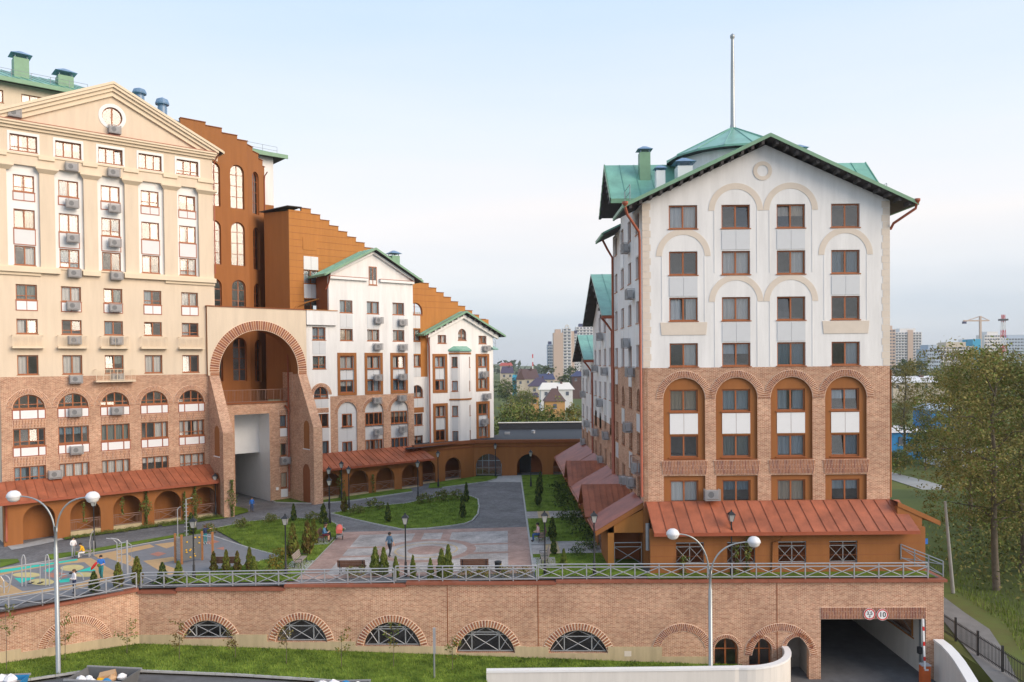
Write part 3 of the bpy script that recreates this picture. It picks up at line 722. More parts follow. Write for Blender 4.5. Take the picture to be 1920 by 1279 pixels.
F.flat('round_surround', bmk(1.12), 'trimwhite', -.04, .02, [bmk(.82)])
F.wall(rect(UE0, 20.95, UE1, 33.0), 'cream', 0, .28, extra=niches)
F.wall(rect(UE0 + .2, 21.6, UE1 - .2, 29.9), 'trimwhite', .28, .22, name='niche_wall')
F.wall(rect(UE0, 12.56, UE1, 20.95), 'cream', 0, .28)
F.wall(rect(UE0, 3.9, UE1, 12.56), 'brick', 0, .28, name='brick_wall')
F.wall(rect(UE0, -.9, UE1, 3.9), 'terra', 0, .2, name='ground_floor_wall')
F.wall([(UE0, 33.0), (UE1, 33.0), (UE1, 33.3), (7.6, 37.5), (UE0, 33.3)], 'cream', 0, .25, name='pediment')
for k, (pr, v0, v1) in enumerate(((.16, 20.86, 21.10), (.36, 21.10, 21.50))):
    for a, b in ((UE0, 3.3), (5.0, 6.4), (8.3, 16.35)) if k else ((UE0, 1.9), (11.8, 16.3)): F.flat('string_course', rect(a, v0, b, v1), 'creamtrim', -pr, .05)
F.flat('string_course', rect(UE0, 21.5, UE1, 21.58), 'creamtrim', -.1, .05)
for a, b in pil: F.flat('string_course', rect(max(a - .05, UE0), 30.45, b + .05, 30.78), 'creamtrim', -.14, .0)
F.flat('sill_course', rect(UE0, 30.68, UE1, 30.84), 'creamtrim', -.09, .0)
for a, b in pil:
    c = (a + b) / 2; h = max((b - a) / 2, .55)
    F.put('pilaster_capital', MB().add([(c - h - .02, -.02, 29.36), (c + h + .02, -.02, 29.36), (c + h + .3, -.32, 29.66), (c - h - .3, -.32, 29.66), (c - h - .3, -.32, 29.82), (c + h + .3, -.32, 29.82), (c + h + .3, .1, 29.82), (c - h - .3, .1, 29.82), (c - h - .02, .1, 29.36), (c + h + .02, .1, 29.36)],
          [(0, 1, 2, 3), (3, 2, 5, 4), (4, 5, 6, 7), (8, 0, 3, 4, 7), (1, 9, 6, 5, 2), (0, 8, 9, 1)]).mesh('pilaster_capital', 'creamtrim'))
for pr, v0, v1 in ((.18, 32.72, 32.95), (.38, 32.95, 33.15), (.5, 33.15, 33.3)): F.flat('cornice', rect(UE0 - pr * .5, v0, UE1 + pr * .5, v1), 'creamtrim', -pr, .05)
F.flat('cornice_flashing', rect(UE0 - .3, 33.3, UE1 + .3, 33.36), 'redpipe', -.52, .0)
for pr, d0, d1 in ((.22, -.95, -.55), (.4, -.55, -.25), (.58, -.25, .12)):
    for s_ in (-1, 1):
        e = 7.6 + s_ * (9.1); ve = 33.5
        F.flat('raking_cornice', [(e, ve + d0), (7.6, 37.75 + d0), (7.6, 37.75 + d1), (e, ve + d1)] if s_ < 0 else [(7.6, 37.75 + d0), (e, ve + d0), (e, ve + d1), (7.6, 37.75 + d1)], 'creamtrim', -pr, .02)
gable(C, -1.9, 17.1, -.62, 13, 33.42, 37.86, 14, trim='creamtrim', thick=.04)
shell(C, UE0, UE1, .3, 13, -.9, 33.2, 'cream')
for u, v in ((.2, 33.9), (7.7, 33.9), (4.3, 30.2), (7.6, 30.2), (4.3, 27.1), (7.6, 27.1), (4.3, 24.2), (7.6, 24.1), (4.35, 21.25), (7.65, 21.25), (4.2, 18.5), (7.5, 18.45), (4.25, 15.6), (7.55, 15.6), (4.3, 12.3), (7.6, 12.4), (4.2, 9.5), (7.5, 9.5), (4.25, 6.3), (2.6, 4.4)):
    F.ac(u, v, y=-.02 if v > 33 or v < 21.6 else .1)
arcade(C, -1.8, -.85, 2.75, -1.35, 16.0, [1.1, 4.5, 7.79, 11.13, 14.4], 1.15, 1.08, -.35, noRail=(0,))
lean(C, -1.6, 15.55, -2.35, 0, 2.68, 4.05, 26, e0=.1, e1=.45)
MB().add([(15.8, -1.8, -.8), (15.8, 0, -.8), (15.8, 0, 3.8), (15.8, -1.8, 2.75), (16.0, -1.8, -.8), (16.0, 0, -.8), (16.0, 0, 3.8), (16.0, -1.8, 2.75)], [(0, 1, 2, 3), (4, 7, 6, 5), (0, 3, 7, 4), (2, 6, 7, 3)]).obj('end_wall', 'terra', C)
F.pipe([(16.7, -.55, 33.2), (16.4, -.2, 32.5), (16.36, -.08, 31.8), (16.36, -.08, 22)])
F.pipe([(9.3, -2.4, 2.6), (9.35, -2.0, 2.3), (9.4, -1.9, 2.0), (9.4, -1.88, -.3)]); F.pipe([(-1.2, -1.95, 2.4), (-1.2, -1.9, -.4)], .09)
for u, v, h in ((9.42, 1.7, 1.6), (12.7, 1.6, 1.3), (13.5, 1.4, 1.5)): pass
roundvent(C, 10.6, 2.5, 36.2, 2.0, .42); roundvent(C, 12.6, 2.5, 35.2, 2.4, .42)
chimney(C, 13.2, 2.6, 34.0, 36.0, 1.1)
roofrail(C, [(13.6, 1.0, 35.2), (17, 3.5, 34.6)])

# ---- block with a green roof showing above the pediment ---------------------------------
G_ = thing('apartment_building', 'tall rear block with green metal roof and square chimneys above the cream pediment', 'building', LP(0, -14), LRZ)
F = Facade(G_)
for u in (-4.5, -.6, 3.1): F.window(u, 38.6, u + 2.2, 39.8, cols=3)
F.wall(rect(-9, 30, 11, 40.9), 'cream'); shell(G_, -9, 11, .3, 11, 30, 40.8, 'cream')
seam_roof(G_, (-9.6, -.9, 40.8), (11.6, -.9, 40.8), (9.0, 5.5, 43.4), (-9.6, 5.5, 43.4), 22, 'greenroof'); seam_roof(G_, (-9.6, 11.6, 40.8), (11.6, 11.6, 40.8), (9.0, 5.5, 43.4), (-9.6, 5.5, 43.4), 12, 'greenroof')
MB().add([(11.6, -.9, 40.8), (11.6, 11.6, 40.8), (9.0, 5.5, 43.4)], [(0, 1, 2)]).obj('roof_hip', 'greenroof', G_)
MB().box(-9.7, 11.7, -1.05, -.88, 40.45, 40.85).obj('gutter', 'greentrim', G_); MB().box(-9.6, 11.6, -.88, .2, 40.6, 40.74).obj('soffit', 'soffit', G_)
chimney(G_, 3.4, 2.0, 41.5, 43.7, 1.3); chimney(G_, 7.2, 1.6, 41.2, 42.7, 1.4)
roofrail(G_, [(-6, .2, 41.3), (9, .2, 41.3)])

# ---- tall terracotta stair tower with arched windows ------------------------------------
T = thing('stair_tower', 'tall terracotta tower with stepped parapet and tall arched windows behind the gateway', 'building', LP(0, -6), LRZ)
F = Facade(T)
for c in (18.55, 21.07):
    for b in (11.7, 17.7, 23.68, 29.6): F.window(c - .73, b, c + .73, b + 4.52, cols=2, transom=(.27, .52, .77), arch=True, inset=.22, curtain=0, sill=False, fw=.085, tilt=0)
F.wall([(10, 9), (22.2, 9), (22.2, 36.75), (21.15, 36.75), (21.15, 37.15), (19.55, 37.15), (19.55, 37.6), (17.9, 37.6), (17.9, 37.9), (15.4, 37.9), (15.4, 36.3), (10, 36.3)], 'terra', 0, .4)
F2 = Facade(T, 22.2, 0, R(38))
for b in (11.7, 17.7, 23.68, 29.6): F2.window(.95, b - .15, 2.35, b + 4.37, cols=2, transom=(.27, .52, .77), arch=True, inset=.22, curtain=0, sill=False, fw=.085, tilt=0)
F2.wall([(0.003, 9), (3.55, 9), (3.55, 34.9), (3.2, 34.9), (3.2, 35.5), (2.3, 35.5), (2.3, 36.0), (1.1, 36.0), (1.1, 36.4), (0.003, 36.4)], 'terra', 0, .4)
F2.pipe([(3.3, -.5, 34.3), (3.35, -.15, 33.9), (3.4, -.08, 33.4), (3.4, -.08, 9.5)])
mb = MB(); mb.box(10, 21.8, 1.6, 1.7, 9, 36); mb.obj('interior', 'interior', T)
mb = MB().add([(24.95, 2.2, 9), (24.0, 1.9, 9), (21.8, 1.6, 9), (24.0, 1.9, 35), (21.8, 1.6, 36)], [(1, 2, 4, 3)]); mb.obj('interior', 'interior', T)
MB().box(10, 10.3, 0.4, 8, 9, 36.2).obj('side_wall', 'terra', T); MB().box(10, 25.2, 8, 8.2, 9, 34.8).obj('rear_wall', 'terra', T)
for k, (a, b, v) in enumerate(((10, 15.4, 36.3), (15.4, 17.9, 37.9), (17.9, 19.55, 37.6), (19.55, 21.15, 37.15), (21.15, 22.25, 36.75))): F.flat('parapet_coping', rect(a, v, b + .02, v + .07), 'terradark', -.08, .5)
for a, b, v in ((0, 1.1, 36.4), (1.1, 2.3, 36.0), (2.3, 3.2, 35.5), (3.2, 3.6, 34.9)): F2.flat('parapet_coping', rect(a + .01, v, b + .02, v + .07), 'terradark', -.08, .5)

# ---- white rear block right of the tower ------------------------------------------------
V = thing('apartment_building', 'white rear block with a green roof edge just right of the terracotta tower', 'building', LP(0, -14.5), LRZ)
F = Facade(V); F.wall(rect(17, 32.2, 28.9, 38.2), 'white'); F.wall(rect(17, 20, 28.9, 32.2), 'terra', name='lower_wall'); shell(V, 17, 28.9, .3, 9, 20, 38.1, 'white', inset=3)
seam_roof(V, (16, -.9, 38.2), (30.2, -.9, 38.0), (26, 4.5, 39.8), (16, 4.5, 40), 16, 'greenroof'); seam_roof(V, (30.2, -.9, 38.0), (30.2, 9.5, 38.0), (26, 4.6, 39.8), (26, 4.5, 39.8), 8, 'greenroof')
MB().box(16, 30.3, -1.05, -.88, 37.7, 38.15).obj('gutter', 'greentrim', V); MB().box(16, 30.2, -.88, 9.4, 37.8, 37.92).obj('soffit', 'soffit', V)
roofrail(V, [(17, .2, 38.5), (29.5, .2, 38.3)], .9)

# ---- long terracotta block with stepped gable -------------------------------------------
S = thing('stepped_building', 'long terracotta block with a staircase parapet stepping down behind the white gables', 'building', LP(0, -2.9), LRZ)
F = Facade(S)
pts = [(25.25, 11.8), (52.0, 11.8)]
steps = []; v = 29.85; u = 26.7; 
while u < 50.5:
    steps.append((u, v)); u += 1.08; v -= .5
top = [(52.0, steps[-1][1])]
for (u, v) in reversed(steps): top += [(u + 1.08, v), (u, v)] 
top += [(26.7, 29.55), (25.25, 29.55)]
outer = pts + top
F.window(26.9, 23.3, 28.5, 24.0, cols=2, hole=False, inset=-.06, sill=False, curtain=0) if False else None
F.spandrel(26.85, 23.42, 28.55, 24.85, 2, y=0); F.window(26.85, 21.95, 28.55, 23.4, cols=2); F.spandrel(26.85, 20.4, 28.55, 21.93, 2, y=0); F.window(26.85, 18.9, 28.55, 20.35, cols=2)
F.flat('access_panel', rect(26.8, 25.5, 28.4, 26.8), 'terralight', -.04, .02)
F.window(39.9, 19.1, 41.95, 20.5, cols=2, arch=True); F.window(40.2, 16.0, 41.6, 17.4, cols=2); F.window(40.2, 13.0, 41.6, 14.4, cols=2)
F.spandrel(40.2, 17.5, 41.6, 19.0, 2); F.spandrel(40.2, 14.5, 41.6, 15.9, 2); F.spandrel(40.2, 11.8, 41.6, 12.9, 2)
F.window(40.2, 9.35, 41.9, 10.85, cols=2, arch=True); F.spandrel(40.2, 8.3, 41.9, 9.25, 2); F.flat('terra_panel', rect(40.15, 7.6, 41.95, 8.22), 'terra', -.03, .02); F.window(40.3, 6.1, 41.8, 7.5, cols=2); F.spandrel(40.2, 4.95, 41.9, 6.0, 2); F.window(40.3, 3.75, 41.8, 4.9, cols=2)
F.wall(rect(38.4, 3.6, 43.5, 11.8), 'white', name='lower_wall')
F.wall(outer, 'terralight', 0, .3)
for k in range(14): 
    v = 20.0 + .72 * k; ue = min(52, 26.7 + (29.85 - v) / .463); F.flat('cladding_joint', rect(25.26, v, min(ue, 52) - .1, v + .025), 'terradark', -.012, .01)
for k in range(11): v = 12.3 + .72 * k; F.flat('cladding_joint', rect(38.4, v, min(51.9, 26.7 + (29.85 - v) / .463), v + .025), 'terradark', -.012, .01, ) if v > 20.6 else None
for u, v in steps: F.flat('step_coping', rect(u - .03, v, u + 1.1, v + .06), 'terradark', -.06, .45)
MB().box(25.25, 25.45, .3, 7.5, 9.7, 29.5).obj('side_wall', 'terra', S); MB().box(25.45, 52, 3, 3.1, 3.6, 19.4).obj('interior', 'interior', S); MB().box(25.45, 29, 2.2, 2.3, 18, 26).obj('interior', 'interior', S); MB().box(25.25, 50, 7.3, 7.5, 9.7, 19).obj('rear_wall', 'terra', S)
# small roof over the shaded corner
mb = MB(); mb.add([(23.3, 2.9, 29.45), (24.95, -.4, 29.8), (26.6, -.3, 29.85), (26.5, 5, 29.85), (23.3, 2.9, 29.53), (24.95, -.4, 29.88), (26.6, -.3, 29.93), (26.5, 5, 29.93)], [(3, 2, 1, 0), (4, 5, 6, 7), (0, 1, 5, 4), (1, 2, 6, 5)]); mb.obj('corner_roof', 'soffit', S)
F3 = Facade(S, 23.75, 2.7, math.atan2(-2.7, 1.5)); F3.wall(rect(0, 9.7, 3.08, 29.4), 'terra', 0, .2, name='return_wall')
F.pipe([(28.9, -2.2, 22.3), (29.1, -1.7, 21.5), (28.9, -1.0, 20.5), (27.2, -.3, 20.0), (26.0, -.15, 19.5), (25.5, -.12, 18.8)], .08, 'terralight')

# ---- gateway with the great arch ---------------------------------------------------------
GA = thing('arch_gateway', 'great round archway with brick voussoirs on sloping brick buttresses between cream and white buildings', 'gateway', LO, LRZ)
F = Facade(GA); AU, AV = 20.5, 12.74
inner = [(16.49, 12.42)] + arc(AU, AV, 4.01, 180, 0, 40) + [(24.51, 12.42)]
F.put('arch_wall', MB().prism([(15.43, 12.42)] + inner + [(25.45, 12.42), (25.45, 18.88), (15.43, 18.88)], [], -.3, 1.3, 0, mside=1).mesh('arch_wall', ['cream', 'terra']))
F.flat('coping', rect(15.38, 18.88, 25.5, 18.98), 'terradark', -.38, 1.35)
F.flat('mortar_ring', [(15.55, 12.40)] + arc(AU, AV, 4.95, 180, 0, 48) + [(25.45, 12.40), (24.50, 12.40)] + arc(AU, AV, 4.0, 0, 180, 48) + [(16.50, 12.40)], 'mortar', -.33, -.29)
nv = 61
for i in range(nv):
    a = 180 * (i + .5) / nv; da = 180 / nv * .36
    key = ('gv', i % 3)
    def mk(): 
        w0, w1 = 4.05 * R(da), 4.90 * R(da); return MB().prism([(4.05, -w0), (4.90, -w1), (4.90, w1), (4.05, w0)], [], -.37, -.32, 0).mesh('voussoir', ['vouss', 'voussdark', 'vouss'][i % 3])
    o = link('voussoir', cached(key, mk), GA, (AU, 0, AV)); o.rotation_euler = (0, -R(a), 0)
for s_ in (0, 1):
    for k in range(2):
        o = MB().box(.04, .88, -.37, -.32, .02 + k * .16, .14 + k * .16).obj('voussoir', 'vouss', GA, (15.6 if s_ == 0 else 24.52, 0, 12.40))
for u0, u1 in ((15.55, 16.50), (24.50, 25.45)):
    prof = [(2.6, -.9), (-3.45, -.9), (-3.45, 7.2), (-.32, 12.40), (2.6, 12.40)]
    holes_ = [archpoly(-1.6, -.6, -.1, 2.7, 10), archpoly(-1.6, 5.0, -.4, 7.2, 10)]
    # the fin is a prism along u: build it in (depth, height) and turn it
    m_ = MB(); m_.prism([(p[0], p[1]) for p in prof][::-1], [], 0, u1 - u0)
    m2 = MB(); m2.v = [(y + u0, x, z) for x, y, z in m_.v]; m2.f = m_.f; m2.m = m_.m
    m2.obj('buttress', 'brick', GA)
    for hp in holes_:
        for y0_, nm in ((u0 - .012, 'niche'),):
            m_ = MB(); m_.prism(hp, [], 0, .02); m2 = MB(); m2.v = [(y + y0_, x - 1.0, z) for x, y, z in m_.v]; m2.f = m_.f; m2.m = m_.m; m2.obj(nm, 'terradark' if hp[0][1] < 0 else 'terra', GA)
        if hp[0][1] > 0: MB().box(u0 - .1, u0 - .012, -2.7, -1.3, 4.9, 4.98).obj('niche_sill', 'panelwhite', GA)
# rear wall of the gateway with the passage
F.window(22.98, 0.75, 0 + 24.28, 2.3, cols=1, y=2.0) if False else None
for b, h in ((6.95, 1.25), (4.0, 1.3), (.7, 1.6)):
    F.window(23.52, b, 24.28, b + h, cols=1, y=2.0, inset=.12); F.spandrel(23.52, b - .95, 24.28, b - .1, 1, m='panelwhite', y=2.0)
    F.soldier(23.42, b + h + .05, 24.38, b + h + .55, 9, y=2.0)
F.ac(23.9, 3.55, y=1.95)
F.wall(rect(16.5, -.9, 24.5, 9.5), 'brick', 2.0, .5, name='passage_wall', extra=[rect(18.8, -.85, 22.4, 8.45)], mside='panelwhite')
F.wall(rect(16.5, 9.5, 24.5, 9.66), 'terradark', 1.9, .6, name='terrace_edge')
F.put('terrace_floor', MB().box(16.5, 24.5, 2.5, 6, 9.3, 9.5).mesh('terrace_floor', 'terradark'))
F.put('terrace_railing', balrail(7.3, 1.25, 0.0, 'railbrown', .16), 17.2, 2.05, 9.66)
mb = MB(); mb.box(18.5, 18.8, 2.5, 14, -.9, 8.5).box(22.4, 22.7, 2.5, 14, -.9, 8.5).box(18.5, 22.7, 2.5, 14, 8.45, 8.6)
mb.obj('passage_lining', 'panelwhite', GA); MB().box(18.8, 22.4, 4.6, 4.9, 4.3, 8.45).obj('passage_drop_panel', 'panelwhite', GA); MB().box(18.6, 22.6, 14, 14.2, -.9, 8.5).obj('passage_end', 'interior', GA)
MB().box(18.8, 22.4, 4.9, 14, 4.3, 4.4).obj('passage_ceiling', 'concretegrey', GA)
F.pipe([(24.35, 1.7, 16.5), (24.35, 1.75, .3)], .08)
F.pipe([(24.0, 1.8, 9.2), (24.3, 1.6, 8.8), (24.4, 1.6, 8.6)], .1)
MB().box(24.46, 24.52, 1.0, 3.2, 9.6, 12.6).obj('side_panel', 'brick', GA)
F.flat('sign_plate', rect(23.0, .55, 23.28, .85), 'whitepaint', 1.97, 1.995)

# ---- white gabled building with brick arches --------------------------------------------
W1 = thing('apartment_building', 'white gabled building with three brick arches beside the great gateway', 'building', LO, LRZ)
F = Facade(W1); wc = [30.22, 33.48, 36.72]
for i, c in enumerate(wc):
    F.window(c - .76, 18.78, c + .76, 20.12, cols=2); F.spandrel(c - .76, 17.2, c + .76, 18.68, 2)
    F.window(c - .76, 15.85, c + .76, 17.1, cols=2)
    F.holes.append((rect(c - .82, 10.3, c + .82, 14.25), 0))
    F.flat('window_surround', rect(c - 1.13, 10.05, c + 1.13, 14.57), 'terra', -.05, .02, [rect(c - .82, 10.3, c + .82, 14.25)])
    F.window(c - .8, 12.85, c + .8, 14.22, cols=2, hole=False); F.spandrel(c - .8, 11.7, c + .8, 12.78, 2, y=.14); F.window(c - .8, 10.35, c + .8, 11.65, cols=2, hole=False)
    ap = archpoly(c - 1.15, 4.0, c + 1.15, 8.2); F.holes.append((ap, 0))
    F.vring(c, 8.2, 1.17, 1.56, 0, 180, 40)
    F.flat('bay_cladding', ap, 'panel', .16, .2, [rect(c - (.6 if i == 0 else 1.08), 6.75, c + (.6 if i == 0 else 1.08), 8.1), rect(c - (.6 if i == 0 else 1.08), 4.0001, c + (.6 if i == 0 else 1.08), 5.15)])
    h_ = .6 if i == 0 else 1.08
    F.window(c - h_, 6.75, c + h_, 8.1, cols=2 if i == 0 else [.22, .5, .78], hole=False, inset=.14); F.window(c - h_, 3.95, c + h_, 5.15, cols=2 if i == 0 else [.22, .5, .78], hole=False, inset=.14, sill=False)
    for v in (5.2, 6.65, 8.15): F.flat('cladding_joint', rect(c - 1.12, v, c + 1.12, v + .03), 'acbody', .145, .165)
    F.flat('cladding_joint', rect(c - .015, 5.23, c + .015, 6.65), 'acbody', .145, .165); F.flat('cladding_joint', rect(c - .015, 8.18, c + .015, 9.25), 'acbody', .145, .165)
for v in (15.88, 12.9): F.window(26.28, v, 27.78, v + 1.33, cols=2, transom=.3)
F.spandrel(26.28, 14.4, 27.78, 15.75, 2)
F.window(26.36, 9.85, 28.0, 11.05, cols=2, arch=True, transom=.3); F.vring(27.18, 10.22, .84, 1.22, 0, 180, 26); F.spandrel(26.4, 8.9, 28.0, 9.75, 2); F.soldier(26.4, 8.35, 28.0, 8.85, 14)
for v in (6.85, 4.0): F.window(26.5, v, 28.0, v + 1.4, cols=2); 
F.spandrel(26.5, 5.45, 28.0, 6.75, 2)
F.wall(rect(25.45, 4.0, 28.2, 18.9), 'white'); F.flat('balcony_parapet', rect(25.5, 17.42, 28.95, 18.9), 'white', -.35, .0); F.flat('coping', rect(25.45, 18.9, 29.0, 18.97), 'terralight', -.42, .3)
F.wall([(28.2, 10.02), (38.66, 10.02), (38.66, 22.4), (28.2, 22.4)], 'white')
F.wall(rect(28.2, 3.9, 38.66, 10.02), 'brick', name='brick_wall'); F.wall(rect(25.45, -.8, 38.66, 3.9), 'terra', 0, .2, name='ground_floor_wall')
F.window(33.0, 21.9, 34.0, 23.9, cols=2, hole=False, inset=-.02, curtain=0); F.wall([(28.2, 22.4), (38.66, 22.4), (38.66, 22.6), (33.5, 25.4), (28.2, 22.6)], 'white', name='gable_wall', extra=[rect(33.0, 22.42, 34.0, 23.9)])
for a, b in ((28.15, 32.75), (34.3, 38.7)): F.flat('cornice', rect(a, 22.28, b, 22.55), 'trimwhite', -.3, .0); F.flat('cornice_flashing', rect(a - .02, 22.55, b + .02, 22.6), 'redpipe', -.33, .0)
for s_ in (-1, 1): 
    e = 33.5 + s_ * 5.2; q = [(e, 22.62), (33.5, 25.25), (33.5, 25.5), (e, 22.9)]; F.flat('raking_trim', q if s_ < 0 else [q[1], q[0], q[3], q[2]], 'trimwhite', -.28, .0)
gable(W1, 27.5, 39.5, -.75, 3.0, 22.62, 25.75, 5); shell(W1, 25.45, 38.66, .3, 2.8, -.8, 18.8, 'white', 1.5, back=False); MB().box(28.2, 28.45, .3, 2.8, 18.8, 22.6).obj('side_wall', 'terradark', W1); MB().box(38.41, 38.66, .3, 2.8, 18.8, 22.5).obj('side_wall', 'white', W1); MB().box(28.5, 38.4, 1.6, 1.7, 18.8, 22.4).box(31.8, 35.2, 1.6, 1.7, 22.4, 24.2).obj('interior', 'interior', W1)
chimney(W1, 37.6, 2.2, 23.5, 25.6, 1.0); chimney(W1, 35.0, 2.6, 24.6, 25.4, .9)
roofrail(W1, [(37.2, 2.8, 24.3), (39.4, 2.8, 23.2)])
for u, v in ((34.0, 18.1), (37.1, 17.95), (33.9, 15.25), (37.1, 15.2), (33.85, 11.9), (37.05, 11.9), (33.7, 9.4), (36.9, 9.55), (33.75, 6.0), (36.95, 6.1)): F.ac(u, v, y=.0)
arcade(W1, -1.8, -.8, 2.85, 25.5, 38.5, [27.2, 30.45, 33.65, 36.9], 1.15, 1.1, -.2)
lean(W1, 25.5, 38.9, -2.35, 0, 2.75, 4.1, 19, e1=.9)
MB().add([(38.3, -1.8, -.8), (38.3, 0, -.8), (38.3, 0, 3.9), (38.3, -1.8, 2.85), (38.5, -1.8, -.8), (38.5, 0, -.8), (38.5, 0, 3.9), (38.5, -1.8, 2.85)], [(0, 1, 2, 3), (4, 7, 6, 5), (0, 3, 7, 4), (2, 6, 7, 3)]).obj('end_wall', 'terra', W1)
F.pipe([(28.0, -.7, 22.5), (28.05, -.3, 21.8), (28.1, .4, 21.2)], .08)

# ---- white building with the bay --------------------------------------------------------
W2 = thing('apartment_building', 'white gabled building with a projecting bay and terracotta window surrounds above the podium', 'building', LP(0, -2.3), LRZ)
F = Facade(W2); U0, U1 = 42.55, 52.15
for c in (43.95, 50.45):
    for b, t_ in ((9.85, 14.5), (3.85, 8.6)):
        hl = rect(c - .72, b + .25, c + .72, t_ - .3); F.holes.append((hl, 0))
        F.flat('window_surround', rect(c - 1.07, b, c + 1.07, t_), 'terra', -.05, .02, [hl])
        F.window(c - .7, t_ - 1.62, c + .7, t_ - .32, cols=2, hole=False); F.spandrel(c - .7, b + 1.6, c + .7, t_ - 1.68, 2, y=.14); F.window(c - .7, b + .28, c + .7, b + 1.55, cols=2, hole=False)
for c in (44.3, 50.5): F.window(c - .62, 15.75, c + .62, 16.75, cols=2)
F.window(46.7, 16.15, 47.95, 17.55, cols=2, arch=True)
F.wall(rect(U0, 3.6, U1, 15.6), 'white') 
F.window(46.8, 0, 47.8, 1, hole=False) if False else None
F.wall([(U0, 15.6), (U1, 15.6), (U1, 17.0), (47.4, 19.35), (U0, 17.0)], 'white', name='gable_wall') 
for s_ in (-1, 1):
    e = 47.4 + s_ * 5.4; q = [(e, 16.35), (47.4, 18.85), (47.4, 19.3), (e, 16.85)]; F.flat('raking_trim', q if s_ < 0 else [q[1], q[0], q[3], q[2]], 'trimwhite', -.35, .0)
gable(W2, 41.3, 53.5, -.85, 8, 16.75, 19.6, 9, brackets=7)
# bay: three faces
for (ox, oy, ang, wd) in ((45.35, 0, R(-35), 1.25), (46.37, -.717, 0, 1.35), (47.72, -.717, R(40), 1.1)):
    Fb = Facade(W2, ox, oy, ang)
    for b, t_ in ((12.85, 14.15), (10.0, 11.25), (6.95, 8.25), (3.95, 5.2)): Fb.window(wd * .5 - wd * .29, b, wd * .5 + wd * .29, t_, cols=1, inset=.08) if ang != 0 or wd < 1.3 else None
    if ang: 
        for b, t_ in ((11.35, 12.75), (5.3, 6.85)): Fb.spandrel(wd * .21, b, wd * .79, t_, 1)
    Fb.wall(rect(0.002, 3.6, wd - .002, 14.8), 'white', 0, .12, name='bay_wall'); Fb.flat('bay_band', rect(-.05, 14.45, wd + .05, 14.65), 'terra', -.08, .0); Fb.flat('bay_band', rect(-.05, 8.9, wd + .05, 9.1), 'terra', -.08, .0)
MB().add([(45.1, .05, 15.0), (46.2, -1.0, 15.0), (47.95, -1.0, 15.0), (48.8, .05, 15.0), (46.0, .02, 15.45), (48.0, .02, 15.45), (45.1, .05, 14.82), (46.2, -1.0, 14.82), (47.95, -1.0, 14.82), (48.8, .05, 14.82)], [(0, 1, 4), (1, 2, 5, 4), (2, 3, 5), (0, 6, 7, 1), (1, 7, 8, 2), (2, 8, 9, 3), (6, 9, 8, 7)]).obj('bay_roof', 'greenroof', W2)
# rounded end
Fe = Facade(W2, U1, 0, R(50))
for b in (12.9, 9.9, 7.0, 4.0): Fe.window(.9, b, 2.3, b + 1.35, cols=2, arch=(b == 9.9)); Fe.spandrel(.9, b - 1.4, 2.3, b - .1, 2) if b > 4 else None
Fe.wall(rect(.002, 3.6, 3.2, 15.2), 'white'); MB().add([(51.9, -.3, 15.2), (54.9, 2.2, 15.2), (53.6, 5.0, 15.2), (52.0, 5, 15.9), (51.9, .8, 16.0), (51.9, -.3, 15.05), (54.9, 2.2, 15.05), (53.6, 5, 15.05)], [(0, 1, 4), (1, 2, 3, 4), (0, 5, 6, 1), (1, 6, 7, 2)]).obj('end_roof', 'greenroof', W2)
roofrail(W2, [(52.3, .2, 15.6), (54.4, 2.2, 15.3)], 1.0)
shell(W2, U0, U1, .3, 8, 3.6, 16.7, 'white', 1.4, right=False); MB().box(53.0, 53.4, 3.2, 8, 3.6, 15.2).obj('side_wall', 'white', W2); MB().box(52.2, 53.8, 2.9, 3.0, 3.6, 15).obj('interior', 'interior', W2)
for u, v in ((50.9, 15.2), (50.6, 12.0), (50.9, 9.25), (50.55, 6.1)): F.ac(u, v, y=-.02 if v > 9 and v < 9.5 or v > 15 else .05)
F.pipe([(41.6, -.9, 16.6), (41.9, -.5, 15.9), (42.35, -.1, 15.4), (42.4, -.08, 4)], .08)

# ---- terracotta podium with arches at the end of the courtyard --------------------------
PO = thing('podium_building', 'low terracotta podium with round arches and a dark flat roof closing the courtyard', 'building', LP(0, .6), LRZ)
F = Facade(PO)
arcade(PO, 0, -.6, 4.0, 38.2, 46.6, [39.9, 43.6], 1.15, 1.25, -.15, depth=2)
F.flat('cornice', rect(38.0, 3.85, 46.7, 4.25), 'terradark', -.25, .1); F.flat('cornice', rect(38.0, 3.4, 46.65, 3.5), 'terradark', -.08, .0)
a46 = LP(46.6, .6); MB().box(36, 46.5, 2.4, 2.5, -.6, 3.9).obj('rear_wall', 'terradark', PO)
pr = link('front_wing', None, PO); pr.location = PO.matrix_world.inverted() @ Vector((0, 0, 0)) if False else (0, 0, 0)
M_ = (Matrix.Translation(PO.location) @ Matrix.Rotation(LRZ, 4, 'Z')).inverted()
def pchild(mb, name, m):                     # world-space mesh as a part of the podium
    mb.v = [tuple(M_ @ Vector(v)) for v in mb.v]; return mb.obj(name, m, PO)
bpy.data.objects.remove(pr)
yF, x0, x1 = a46.y + .05, a46.x, 9.2
cs = [(-2.1, 1.55), (2.75, 1.5), (7.0, 1.45)]
outer = [(x0, -.4)]
for c, r in cs: outer += [(c - r, -.4), (c - r, 1.0)] + arc(c, 1.0, r, 180, 0, 14)[1:-1] + [(c + r, 1.0), (c + r, -.4)]
outer += [(x1, -.4), (x1, 4.0), (x0, 4.0)]
m_ = MB().prism(outer, [], yF, yF + .5); pchild(m_, 'arcade_wall', 'terra')
pchild(MB().box(x0 - .2, x1, yF - .25, yF + .2, 3.86, 4.22), 'cornice', 'terradark'); pchild(MB().box(x0, x1, yF - .08, yF + .0, 3.4, 3.5), 'cornice', 'terradark')
